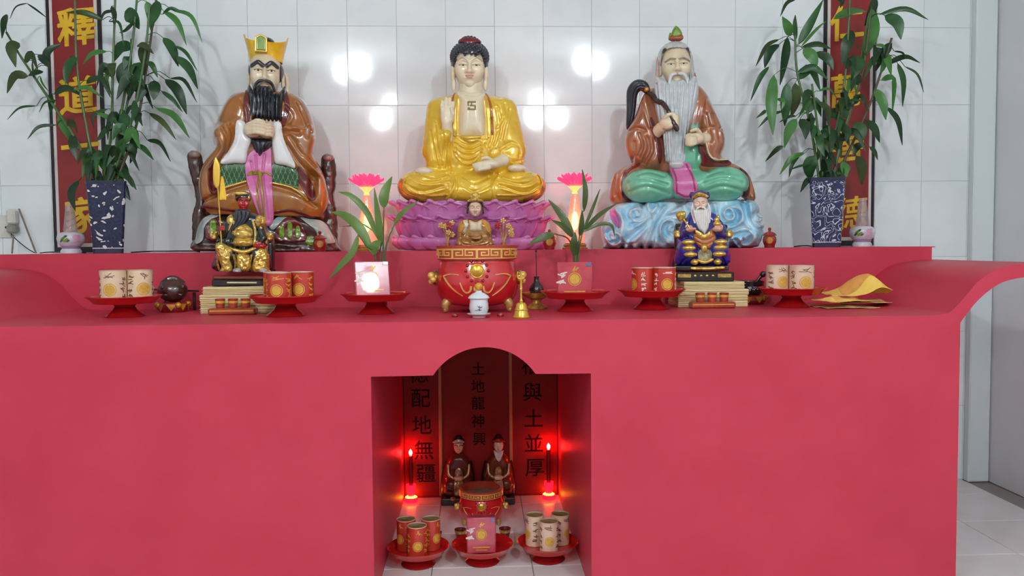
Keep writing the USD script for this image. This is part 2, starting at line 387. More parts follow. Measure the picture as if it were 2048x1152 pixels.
# outlines of the brush characters on the scrolls and the shrine panel
GLYPH = {
'釋':"-89,-70 -96,-53 -84,-36 -68,1 -69,4 -93,4 -95,6 -95,21 -81,24 -90,61 -79,66 -89,66 -91,68 -95,79 -93,83 -61,87 -28,96 -25,96 -15,86 -12,89 88,88 88,40 47,38 48,33 82,32 81,16 48,16 47,9 93,9 95,7 95,-6 93,-8 74,-8 65,-25 90,-26 91,-42 47,-44 48,-51 86,-51 86,-68 47,-68 47,-93 45,-95 28,-95 27,-68 -12,-67 -11,-51 26,-51 27,-43 -15,-43 -17,-35 -23,-43 -27,-43 -42,-26 -43,-94 -59,-95 -62,-92 -62,-33 -84,-71|59,57 70,56 70,72 59,72|20,-9 27,-26 45,-26 53,-9|31,57 42,56 42,72 31,72|-26,24 -12,21 -11,9 26,9 26,16 -6,16 -7,32 26,33 27,38 -12,39 -15,53|5,57 15,56 15,72 5,72|-43,-1 -17,-26 8,-26 1,-8 -20,-7 -20,4 -42,4|-43,32 -41,31 -38,41 -31,69 -28,71 -14,66 -14,80 -43,72|-40,23 -43,26 -43,23|-75,67 -69,54 -63,29 -62,68|-69,24 -62,23 -62,28 -64,28",
'道':"-95,-80 -84,-68 -65,-55 -65,2 -91,3 -93,5 -93,20 -91,22 -45,21 -45,-55 -31,-65 -11,-71 12,-74 95,-71 91,-89 76,-91 -8,-91 -31,-85 -56,-72 -66,-78 -80,-94 -84,-94;-41,51 -41,65 -39,67 -9,68 -20,85 -20,88 -7,94 -3,94 1,90 14,68 36,68 49,92 55,94 69,88 69,84 59,68 91,67 92,50 90,49 34,48 30,40 31,38 75,38 76,35 75,-62 -24,-63 -26,-61 -26,36 7,38 11,48 -38,49|-6,-45 54,-45 55,-35 -5,-35|-6,-17 54,-17 55,-8 -5,-8|-6,10 54,10 55,20 -5,20;-90,75 -90,77 -82,83 -76,86 -73,85 -55,67 -43,50 -56,40 -61,40 -69,52",
'一':"-94,44 94,45 95,25 -93,24",
'家':"-91,-72 -89,-68 -66,-62 -28,-45 -1,-25 -2,-19 -5,-18 -46,-40 -76,-51 -80,-49 -87,-38 -86,-33 -48,-21 -13,-1 -17,5 -20,5 -47,-8 -78,-17 -87,-4 -85,1 -55,9 -26,23 -60,24 -60,43 60,43 61,26 59,24 9,24 -1,15 16,-9 36,4 56,22 60,22 73,11 72,6 43,-15 60,-45 77,-61 96,-71 96,-75 85,-88 81,-88 67,-80 51,-66 36,-46 26,-26 22,-29 24,-61 20,-77 16,-84 3,-94 -29,-96 -32,-94 -36,-80 -33,-75 -5,-75 2,-63 2,-48 -42,-73 -79,-87 -83,-85;-86,75 -84,77 -15,77 -18,90 -2,96 3,95 13,77 85,77 88,74 88,32 86,29 68,29 66,31 65,57 -65,57 -66,30 -85,29",
'仁':"-37,-79 -37,-62 -35,-60 92,-60 94,-63 94,-78 91,-81 -34,-82;-25,60 83,61 85,59 85,42 83,40 -24,40;-85,-8 -96,11 -80,28 -64,51 -44,93 -39,94 -24,89 -26,79 -45,42 -46,-95 -64,-95 -66,-93 -66,8 -82,-8",
'萬':"-89,82 -47,83 -45,95 -26,95 -24,83 23,83 25,95 44,95 46,83 89,82 90,67 88,64 45,63 45,55 66,55 69,53 69,-11 67,-13 10,-14 11,-19 81,-19 83,-21 83,-82 77,-92 66,-95 45,-95 38,-71 35,-69 -52,-74 -53,-55 -11,-53 -11,-39 -60,-38 -61,-94 -81,-94 -81,-20 -12,-19 -11,-14 -68,-12 -68,54 -46,55 -46,63 -88,64|40,-38 55,-64 58,-72 57,-77 62,-77 62,-38|10,5 47,4 48,12 11,13|10,30 47,29 48,37 11,38|10,-51 26,-52 20,-43 21,-38 10,-38|-24,64 -24,55 24,56 23,64|-48,5 -12,4 -11,12 -47,13|-47,38 -46,29 -12,29 -11,37",
'善':"-92,-12 -56,-10 -64,4 -86,5 -85,22 -11,22 -13,31 -69,32 -68,48 -11,49 -12,56 -81,57 -81,73 -79,74 -46,74 -53,86 -53,90 -50,92 -35,95 -21,74 21,74 32,94 37,96 54,90 46,74 80,74 82,71 80,56 10,56 11,48 68,48 69,32 12,31 10,23 86,22 88,20 88,6 86,4 63,4 56,-10 92,-11 92,-29 -91,-29|10,-10 32,-11 39,4 10,4|-40,3 -32,-11 -11,-11 -11,4;-66,-36 66,-35 68,-37 68,-92 65,-95 49,-95 46,-93 45,-88 -44,-88 -47,-95 -65,-95|-45,-69 45,-70 46,-54 -44,-53",
'德':"-37,-28 -37,-15 93,-15 93,-28 27,-29 41,-53 41,-54 30,-59 27,-59 13,-34 19,-29;60,-46 61,-43 73,-39 91,-71 93,-79 79,-84 75,-72;-36,63 -35,76 19,77 20,93 38,92 37,77 92,76 92,63 34,62 31,53 32,50 85,49 85,-2 -27,-2 -27,49 14,50 16,62|51,11 70,11 70,36 51,36|19,11 38,12 37,36 19,36|-13,12 -11,10 6,12 5,36 -13,35;-8,-43 8,-43 9,-77 46,-77 49,-72 50,-59 52,-59 64,-64 60,-84 50,-91 5,-91 -3,-88 -8,-78;-45,-78 -34,-60 -28,-42 -15,-45 -17,-57 -31,-86 -42,-82;-85,-28 -95,-13 -68,17 -48,49 -33,44 -50,15 -50,-93 -66,-93 -66,-9;-94,47 -63,78 -53,92 -37,87 -37,85 -50,69 -82,37 -86,35",
'土':"-91,-88 -90,-72 -9,-72 -9,8 -78,8 -78,24 -9,25 -9,89 8,89 9,25 78,24 78,8 9,8 9,-72 91,-72 91,-88",
'地':"-37,7 -15,17 -15,72 1,72 1,25 3,25 26,35 26,90 42,90 42,42 66,51 72,56 85,52 83,-28 81,-34 74,-40 51,-42 48,-28 64,-27 67,-24 68,34 42,23 42,-51 26,-50 26,16 1,6 2,-72 8,-75 69,-75 76,-69 78,-48 81,-48 94,-54 92,-70 87,-83 83,-87 72,-92 5,-91 -7,-87 -12,-82 -15,-73 -15,-2 -31,-7;-87,-64 -94,-47 -67,-36 -67,26 -92,27 -93,41 -67,43 -67,88 -51,88 -51,43 -27,42 -27,27 -51,26 -51,-29 -28,-21 -25,-35",
'龍':"10,-80 10,18 66,19 65,34 10,35 10,92 26,92 27,78 90,77 90,63 26,62 27,49 83,47 83,5 27,4 26,-6 82,-7 83,-17 26,-19 27,-28 81,-29 82,-39 27,-41 26,-51 83,-52 84,-63 94,-67 91,-84 88,-88 79,-92 25,-92 16,-89|26,-74 30,-77 74,-77 78,-74 79,-64 27,-64;-93,21 -92,34 -70,35 -76,57 -69,60 -89,61 -89,75 -52,76 -57,90 -47,94 -41,92 -35,76 -2,75 -2,61 -21,60 -14,57 -13,55 -22,35 1,34 1,20|-61,59 -54,35 -38,35 -29,60;-82,9 -8,9 -8,-82 -13,-89 -24,-92 -41,-92 -46,-78 -45,-77 -30,-77 -24,-75 -24,-55 -64,-55 -65,-93 -82,-93|-64,-28 -64,-41 -24,-41 -25,-29|-64,-4 -64,-15 -24,-15 -25,-4",
'神':"-15,62 26,62 26,93 43,93 43,62 86,61 86,-45 70,-46 69,-38 43,-38 43,-93 26,-92 26,-38 1,-38 0,-47 -15,-47|43,-21 70,-22 70,4 43,5|43,21 70,20 70,46 43,46|0,-21 26,-22 26,5 0,4|0,21 26,20 26,46 0,46;-88,-34 -94,-17 -79,-7 -63,9 -41,42 -91,44 -90,59 -53,59 -70,85 -61,92 -56,93 -38,69 -38,66 -46,59 -27,59 -20,54 -30,30 -43,9 -18,-17 -18,-20 -28,-32 -42,-13 -47,-10 -47,-93 -63,-93 -63,-15 -86,-34",
'興':"-92,-43 -91,-29 -75,-28 -79,78 -45,92 -41,89 -37,82 -36,84 35,83 36,-28 59,-28 61,-27 61,-7 39,-6 39,7 62,8 63,31 40,32 40,45 63,46 64,70 39,71 39,84 79,84 76,-28 91,-29 91,-44 30,-45 87,-78 77,-91 48,-73 20,-58 19,-55 26,-47 25,-45|-22,-28 22,-28 22,69 -22,69|-62,31 -60,9 -39,8 -39,-5 -61,-6 -60,-28 -36,-28 -37,75 -63,68 -63,47 -40,45 -40,32;-19,57 17,57 17,46 -19,46;-16,33 16,33 16,-14 -16,-14|-7,-2 6,-2 6,21 -7,21;-90,-81 -89,-79 -52,-60 -34,-47 -19,-56 -20,-58 -39,-71 -79,-92",
'配':"10,-67 10,23 71,25 71,71 10,72 10,87 87,87 87,-5 71,-5 69,8 27,7 27,-67 32,-71 74,-70 78,-57 78,-41 81,-38 95,-45 90,-76 84,-84 77,-87 26,-87 14,-81;-90,88 2,88 2,74 -25,73 -25,53 -3,52 -3,-86 -17,-86 -18,-76 -69,-76 -71,-89 -85,-88 -85,51 -61,53 -61,73 -89,74|-69,-42 -70,-61 -17,-61 -17,-42|-69,-15 -69,-28 -17,-28 -17,-13 -35,-11 -39,-6 -39,37 -48,37 -49,10 -56,-9 -64,-18|-28,-1 -17,-1 -18,37 -29,37|-48,53 -38,53 -38,73 -48,73|-70,-7 -65,-3 -59,13 -60,37 -70,37",
'無':"50,-54 50,-51 66,-47 86,-74 93,-88 76,-94 67,-76;-92,39 -66,66 -50,93 -33,89 -41,71 83,71 83,55 62,54 62,23 83,23 84,7 62,7 62,-24 89,-25 90,-40 -90,-41 -89,-25 -62,-24 -62,7 -84,7 -84,23 -62,23 -62,43 -78,29|26,7 25,-25 46,-25 46,7|45,23 46,55 25,55 25,23|-11,24 10,23 10,55 -11,55|-10,7 -11,-25 10,-25 10,7|-47,-24 -27,-25 -27,7 -47,7|-47,24 -27,23 -27,55 -47,55;9,-56 11,-52 25,-50 37,-82 37,-89 21,-92;-28,-91 -32,-53 -29,-52 -16,-52 -11,-83 -12,-90;-92,-87 -75,-66 -67,-48 -51,-51 -59,-71 -76,-94",
'疆':"-27,-72 92,-72 93,-85 -27,-86;-20,10 91,10 91,-2 -20,-3;-20,88 89,88 90,76 -20,75;-11,-10 80,-10 80,-64 -11,-64|41,-52 65,-53 65,-42 41,-42|41,-31 64,-32 65,-21 41,-21|4,-52 27,-53 27,-42 4,-42|4,-31 27,-32 27,-21 4,-21;-8,68 78,68 78,17 -8,17|41,29 62,28 62,38 41,38|41,49 62,48 62,57 41,57|6,49 27,48 27,57 6,57|7,37 6,28 27,28 27,38;-94,-52 -89,-49 -74,-48 -74,-30 -89,-30 -89,-18 -74,-18 -73,-4 -60,-5 -60,-18 -45,-18 -46,-30 -60,-30 -60,-45 -45,-43 -42,-47 -40,-18 -41,-2 -89,-2 -83,50 -42,51 -42,73 -88,73 -89,88 -27,88 -27,36 -69,35 -72,15 -71,13 -24,12 -27,-48 -32,-76 -39,-85 -44,-87 -71,-87 -75,-73 -49,-73 -45,-65 -44,-56 -92,-63",
'福':"-19,84 89,84 89,70 -19,70;-97,-26 -61,8 -41,38 -42,40 -90,41 -89,56 -59,57 -74,86 -74,88 -60,92 -45,65 -46,62 -54,57 -27,56 -19,51 -28,29 -41,9 -22,-10 -18,-11 -18,-3 88,-3 88,-92 72,-92 71,-84 -1,-84 -2,-92 -18,-92 -18,-21 -27,-28 -45,-8 -46,-92 -62,-92 -63,-20 -87,-39 -90,-38|42,-68 72,-68 72,-50 42,-50|42,-35 72,-35 72,-17 42,-17|-2,-68 26,-68 26,-50 -2,-50|-2,-35 26,-35 26,-17 -2,-17;-8,57 79,57 79,10 -8,10|8,24 62,24 63,43 9,43",
'與':"-92,-44 -91,-30 -71,-29 -75,77 -39,92 -35,91 -29,81 -30,78 -59,67 -58,46 -31,44 -32,31 -58,30 -57,9 -31,8 -31,-6 -57,-7 -56,-29 -22,-29 -22,14 -8,14 -8,-29 10,-29 10,23 -23,24 -23,92 -8,92 -8,73 25,72 25,58 -8,57 -8,38 25,36 25,-29 55,-30 57,-28 57,-8 32,-7 32,7 58,8 59,30 33,31 33,45 59,46 60,68 31,69 31,83 76,82 73,-29 92,-30 92,-45 30,-46 87,-79 77,-91 20,-59 19,-56 26,-48 26,-46 -30,-46 -29,-49 -18,-57 -20,-59 -57,-82 -80,-92 -89,-81 -88,-79 -59,-65 -33,-46",
'並':"-90,-88 -90,-72 -30,-71 -30,31 -85,32 -85,48 -40,49 -58,83 -45,88 -42,87 -24,57 -23,53 -28,49 21,48 43,88 60,84 57,75 41,49 85,48 85,32 29,31 29,-71 90,-72 90,-88|-13,-71 12,-71 11,31 -13,31;37,-50 55,-1 59,16 77,12 66,-22 53,-53 48,-54;-75,8 -74,11 -60,14 -46,-21 -40,-47 -41,-51 -52,-54 -57,-53 -63,-22",
'厚':"-59,-50 -58,-38 6,-37 8,-28 33,-19 -42,-17 -42,-5 63,-4 72,-12 70,-15 49,-26 27,-34 24,-37 92,-38 92,-51 24,-52 23,-78 19,-83 9,-86 -20,-86 -25,-74 -25,-73 7,-72 7,-52;-94,-80 -82,-49 -77,-23 -74,88 90,87 89,73 -58,72 -58,2 -65,-50 -79,-87;-42,63 70,63 70,6 -42,6|-25,18 52,18 53,28 -24,28|-25,41 52,41 53,51 -24,51"}
# ---------------------------------------------------------------- materials
_mats = {}
def srgb(c):
    """'#rrggbb' as seen in the photograph's palette -> linear."""
    if not isinstance(c, str): return tuple(c)
    v = [int(c[i:i + 2], 16) / 255 for i in (1, 3, 5)]
    return tuple(x / 12.92 if x <= .04045 else ((x + .055) / 1.055) ** 2.4 for x in v)
def mat(name, col, rough=.4, metal=0.0, coat=0.0, col2=None, scale=20.0, lo=.35, hi=.65, bump=0.0, bscale=None, spec=.5, trans=0.0, emit=0.0, ecol=None, ior=1.5, sss=0.0, coat_rough=.04, detail=3.0, stretch=(1, 1, 1), edge=None):
    if name in _mats: return _mats[name]
    c1 = srgb(col)
    n = {'p': ('principled_bsdf', dict(base_color=c1, roughness=rough, metallic=metal, coat_weight=coat, coat_roughness=coat_rough, specular_ior_level=spec, transmission_weight=trans, ior=ior))}
    l = []
    if emit: n['p'][1].update(emission_strength=emit, emission_color=srgb(ecol or col))
    if sss: n['p'][1].update(subsurface_weight=sss, subsurface_scale=.01)
    if col2 is not None or bump:
        n['tc'] = ('texture_coordinate', {})
        n['mp'] = ('mapping', dict(scale=stretch))
        l.append(('tc.object', 'mp.vector'))
    if col2 is not None:
        n['nz'] = ('noise_texture', dict(scale=scale, detail=detail, roughness=.55))
        n['rp'] = ('rgb_ramp', dict(ramp=[(0, c1), (lo, c1), (hi, srgb(col2)), (1, srgb(col2))]))
        l += [('mp.vector', 'nz.vector'), ('nz.fac', 'rp.fac'), ('rp.color', 'p.base_color')]
    if bump:
        n['nb'] = ('noise_texture', dict(scale=bscale or scale * 2, detail=3.0))
        n['bp'] = ('bump', dict(strength=bump, distance=.002))
        l += [('mp.vector', 'nb.vector'), ('nb.fac', 'bp.height'), ('bp.normal', 'p.normal')]
    _mats[name] = usdkit.material(stage, '/World/Looks/' + name, n, l, surface='p.BSDF')
    return _mats[name]
def glaze(name, col, col2=None, scale=18.0, rough=.28, coat=.6, lo=.35, hi=.7, **k):
    return mat(name, col, rough, 0.0, coat, col2, scale, lo, hi, **k)

RED = mat('altar_paint', '#c5394d', rough=.45, col2='#be3347', scale=3.0, bump=.08, bscale=160, spec=.35)
SHRINE_RED = mat('shrine_red', '#8e1919', rough=.5, col2='#821416', scale=6, spec=.2)
SHRINE_TRIM = mat('shrine_trim', '#b58a5c', rough=.5)
SHRINE_INK = mat('shrine_ink', '#2a0607', rough=.7, spec=.1)
TILES = [mat('wall_tile_%s' % n, a, rough=.055, col2=b, scale=2.2, lo=.42, hi=.62, spec=.5, detail=6) for n, a, b in
         (('white', '#ebf0f0', '#e2e8e9'), ('pearl', '#e9eeee', '#dfe5e6'), ('cool', '#edf1f0', '#e4e9e9'))]
GROUT = mat('grout', '#c9cccf', rough=.8)
PLASTER = mat('plaster', '#e4e6e9', rough=.75, col2='#dcdee1', scale=2)
TRIMW = mat('pale_paint', '#d8dfe0', rough=.5)
FLOORS = [mat('floor_tile_%s' % n, a, rough=.22, col2=b, scale=5, lo=.3, hi=.7) for n, a, b in (('pale', '#e8e4e2', '#dfdad8'), ('warm', '#e6e1de', '#dcd6d3'))]
FGROUT = mat('floor_grout', '#8f8782', rough=.8)
WHITE = mat('ceiling_white', '#e6e7e8', rough=.8)
SCROLL_RED = mat('scroll_red', '#8e1f1c', rough=.35, col2='#851a18', scale=4)
SCROLL_BLACK = mat('scroll_black', '#1e1717', rough=.35)
SCROLL_CREAM = mat('scroll_cream', '#d8cdc6', rough=.5)
BRUSH = mat('brush_yellow', '#e8be1c', rough=.45, col2='#dfae12', scale=30)
BULB = mat('bulb_glow', '#ffffff', emit=BULB_STRENGTH, ecol='#f0fbff')
METALG = mat('grey_metal', '#9a9c9e', rough=.4, metal=.6)
# ---------------------------------------------------------------- the room
WALL_X = 2.73
X0, Z0, TW, TH = -0.8962, 2.005, .25, .40        # a grout crossing of the tiled wall
wall = struct('wall_back', box((7.0, .1, 3.2), (-.77, .0522, 1.6)), GROUT)
trng = np.random.default_rng(11)
TILT = {(0, 0): (.007, 0), (1, 0): (-.010, .005), (1, -1): (.001, -.006), (5, 0): (.004, .006), (6, 0): (-.0095, 0), (4, 0): (.008, .008), (4, -1): (.0115, -.0065), (5, -1): (-.0095, -.0065)}   # tiles set a little out of true
for j in range(-5, 3):
    for i in range(-13, 15):
        x0, z0 = X0 + TW * i, Z0 + TH * j
        x1, z1 = min(x0 + TW, WALL_X), z0 + TH
        if x0 > WALL_X - .03 or z1 < .05: continue
        if z1 < 1.25 and -1.72 < x1 < 1.72: continue
        z0 = max(z0, 0.0)
        w, hgt = x1 - x0 - .0026, z1 - z0 - .0026
        m = box((w, .006, hgt), (0, 0, 0), .0009)
        a, b = trng.normal(0, .003, 2)
        a, b = TILT.get((i, j), (a, b))
        turn(m, math.degrees(a), (0, 0, 1)); turn(m, math.degrees(b), (1, 0, 0))
        move(m, (x0 + x1) / 2, .0030 - max(0, abs(a) * w / 2 + abs(b) * hgt / 2 - .0014), (z0 + z1) / 2)
        part(wall, 'tile', m, TILES[int(trng.integers(3))], False)
struct('wall_right', box((.1, 9.0, 3.2), (WALL_X + .05, -4.4, 1.6)), PLASTER)
struct('wall_left', box((.1, 9.0, 3.2), (-4.35, -4.4, 1.6)), PLASTER)
struct('trim_1', box((.115, .05, 3.1), (2.665, -.026, 1.55), .006), TRIMW)
struct('ceiling', box((9.2, 9.0, .1), (-.9, -4.4, 3.25)), WHITE)
floor = struct('floor', box((9.2, 9.2, .1), (-.9, -4.4, -.0545)), FGROUT)
for i in range(-7, 8):
    for j in range(-7, 1):
        fx, fy = -.39 + .4 * i, -.05 + .4 * j
        if fx > 2.75 or (fy > -1.0 and (.65 < abs(fx) < 1.5)): continue
        w = min(.3965, 2 * (WALL_X - fx)); d_ = min(.3965, 2 * (0 - fy)) if j == 0 else .3965
        part(floor, 'tile', box((w, .3965, .006), (fx, fy, -.003), .0015), FLOORS[(i * 3 + j * 5) % 2], False)

# ---------------------------------------------------------------- the altar
AX, AY, TOP, SHELF, SY = 1.768, -1.35, 1.013, 1.262, -.59
altar = thing('altar', 'wide red painted altar counter with upcurved ends, raised back shelf and arched niche', 'altar', (0, 0, 0))
NX0, NX1, NZ, ND = -.381, .407, .819, -.13
_R = (.1835 ** 2 + .099 ** 2) / (2 * .099)
arch = [(.0235 + .1835 * u, NZ + .001 + .099 - _R + math.sqrt(_R ** 2 - (.1835 * u) ** 2)) for u in np.linspace(-1, 1, 33)]
front = Polygon([(-AX, 0), (NX0, 0), (NX0, NZ)] + arch + [(NX1, NZ), (NX1, 0), (AX, 0), (AX, .985), (-AX, .985)]).buffer(0)
m1 = move(plate(front, .12), 0, AY + .12, 0)
side = [box((AX + NX0, -AY - .12 - .01, .985), ((-AX + NX0) / 2, (AY + .12 - .01) / 2, .4925)), box((AX - NX1, -AY - .12 - .01, .985), ((AX + NX1) / 2, (AY + .12 - .01) / 2, .4925)),
        box((NX1 - NX0 + .02, -AY - .13, .02), ((NX0 + NX1) / 2, (AY + .12) / 2, .975))]
part(altar, 'body', cat_([m1] + side), RED, False)
part(altar, 'back_board', box((NX1 - NX0, .03, .964), ((NX0 + NX1) / 2, -.10, .482)), SHRINE_RED, False)
prof = []
for x, z in ((1.640, 1.013), (1.700, 1.017), (1.735, 1.030), (1.785, 1.082), (1.838, 1.142), (1.913, 1.184), (2.0, 1.198), (2.085, 1.203)): prof.append((x, z))
up = spline(prof, 30)
low = spline([(2.085, 1.152), (2.0, 1.149), (1.914, 1.128), (1.84, 1.074), (1.79, 1.016), (1.768, .985)], 20)
half = [tuple(p) for p in up] + [tuple(p) for p in low]
outline = Polygon(half + [(-x, z) for x, z in half[::-1]]).buffer(0)
for nm, x0, x1 in (('table_top', -1.65, 1.65), ('upcurved_wing', -3, -1.65), ('upcurved_wing', 1.65, 3)):
    part(altar, nm, move(plate(outline.intersection(sbox(x0, 0, x1, 3)), -AY + SY), 0, SY, 0), RED, 30)
riser = [tuple(p) for p in up] + [(2.085, SHELF - .004), (2.1, SHELF - .004), (2.1, SHELF), (-2.1, SHELF), (-2.1, SHELF - .004), (-2.085, SHELF - .004)] + [(-p[0], p[1]) for p in up[::-1]]
part(altar, 'shelf', move(plate(Polygon([(x, max(z, 1.0)) for x, z in riser]).buffer(0), -SY - .012), 0, -.012, 0), RED, False)
def on_table(px, py): return at_z(px, py, TOP)
def on_floor(px, py): return at_z(px, py, 0.0)

# shrine panel writing and gilt strips inside the niche
shrine = thing('shrine_panel', 'red shrine panel with three columns of dark brush characters at the back of the niche', 'panel', (0, -.117, 0))
part(shrine, 'panel', box((.36, .012, .93), (-.014, -.006, .475), .002), SHRINE_RED, False)
for x0, x1 in ((NX0 + .004, -.196), (.168, NX1 - .004)):
    part(shrine, 'side_panel', box((x1 - x0, .008, .93), ((x0 + x1) / 2, -.004, .475), .002), SHRINE_RED, False)
for x in (-.193, .165): part(shrine, 'strip', box((.016, .016, .93), (x, -.008, .475), .003), SHRINE_TRIM, False)
part(shrine, 'top_strip', box((.36, .016, .016), (-.014, -.009, .935), .003), SHRINE_TRIM, False)
def column(chars, xs, zs, size, yy, mt, parent, name='character', dep=.0012):
    for ch, x, z in zip(chars, xs, zs):
        part(parent, name, move(plate(glyph(ch, size), dep), x, yy, z), mt, False)
def zof(py, Y=-.13, px=960): return at_y(px, py, Y)[2]
column('土地龍神興', [at_y(x, 800, -.13)[0] for x in (957, 956, 956, 956, 958)], [zof(y) for y in (737, 772, 806, 842, 878)], .068, -.0115, SHRINE_INK, shrine)
column('德配地無疆', [at_y(x, 800, -.13)[0] for x in (838, 841, 843, 846, 850)], [zof(y) for y in (745, 795, 848, 898, 945)], .098, -.0075, SHRINE_INK, shrine)
column('福與土並厚', [at_y(x, 800, -.13)[0] for x in (1063, 1065, 1067, 1067, 1069)], [zof(y) for y in (732, 786, 838, 888, 938)], .098, -.0075, SHRINE_INK, shrine)

# ---------------------------------------------------------------- hanging scrolls
def scroll(label, x0, x1, chars, pts):
    w, zb, zt = x1 - x0, 1.268, 2.86
    t = thing('hanging_scroll', label, 'scroll', ((x0 + x1) / 2, -.0005, zb))
    H = zt - zb
    part(t, 'backing', box((w, .008, H), (0, -.004, H / 2), .001), SCROLL_BLACK, False)
    part(t, 'cream_border', box((w - .036, .003, H - .04), (0, -.0092, H / 2 + .006), .0005), SCROLL_CREAM, False)
    part(t, 'red_field', box((w - .068, .003, H - .08), (0, -.0118, H / 2 + .006), .0005), SCROLL_RED, False)
    for ch, (px, py, sz) in zip(chars, pts):
        p = at_y(px, py, -.014)
        g = affinity.skew(glyph(ch, sz), ys=6).buffer(.0012)
        part(t, 'character', move(plate(g, .0012), p[0] - (x0 + x1) / 2, -.0128, p[2] - zb), BRUSH, False)
    return t
scroll('red hanging scroll with yellow brush characters behind the left bamboo vase', -2.138, -1.868, '釋道一家', [(153, 53, .185), (155, 190, .185), (160, 305, .185), (164, 430, .18)])
scroll('red hanging scroll with yellow brush characters behind the right bamboo vase', 1.818, 2.097, '仁萬善德', [(1694, 45, .18), (1692, 180, .17), (1697, 290, .175), (1703, 425, .17)])

# ---------------------------------------------------------------- the four bulbs of the hall
for (bx, by), where in zip(BULBS, ('nearer the altar on the left', 'nearer the altar on the right', 'farther back on the left', 'farther back on the right')):
    t = thing('ceiling_bulb', 'bare white globe bulb on the hall ceiling, %s' % where, 'lamp', (bx, by, 3.2), group=None)
    part(t, 'socket', lathe([(0, -.06), (.03, -.06), (.04, -.01), (.045, 0), (0, 0)], 20), METALG, 30)
    part(t, 'globe', ball(.075, (0, 0, -.14), (1, 1, 1.1)), BULB, True)
# ---------------------------------------------------------------- large statues: shared glazes
SKIN = glaze('glaze_ivory_skin', '#e2cfae', '#d9c3a0', 14, rough=.35, coat=.4)
SKIN_PALE = glaze('glaze_pale_skin', '#ead9bd', '#e0cdac', 9, rough=.35, coat=.4)
BLACKG = glaze('glaze_black', '#1c1d24', '#262833', 40, rough=.3)
BROWN = glaze('glaze_ochre_brown', '#aa6a2c', '#8f5520', 9, rough=.18, coat=1)
RUST = glaze('glaze_rust_brown', '#ac6a44', '#965636', 9, rough=.18, coat=1)
MAROON = glaze('glaze_maroon', '#6e1f1c', '#591512', 25)
PINK = glaze('glaze_pink', '#d777ab', '#c9639b', 20)
WHITEG = glaze('glaze_white', '#e6e4e2', '#dcd9d6', 20)
GREENG = glaze('glaze_dark_green', '#1d4630', '#2f6142', 90)
GOLDLINE = mat('gold_line', '#c9a544', .32, .45, .5)
CROWN = glaze('glaze_yellow', '#f4c71e', '#e6b012', 12)
LIME = glaze('glaze_lime', '#76961f', '#5c8018', 30)
BARK = glaze('glaze_bark', '#4a2a22', '#311b18', 22, bump=.5, bscale=90)
BARKCUT = glaze('glaze_bark_cut', '#9b8174', '#7b5f54', 60)
ROCKW = glaze('glaze_rock_white', '#b9bdb9', '#8ea59d', 14)
EYEW = glaze('glaze_eye_white', '#e8dcc4')
LIP = glaze('glaze_lip', '#cf9f8a', '#c9957f', 40)
BROWLINE = glaze('glaze_brow_line', '#a58a68')

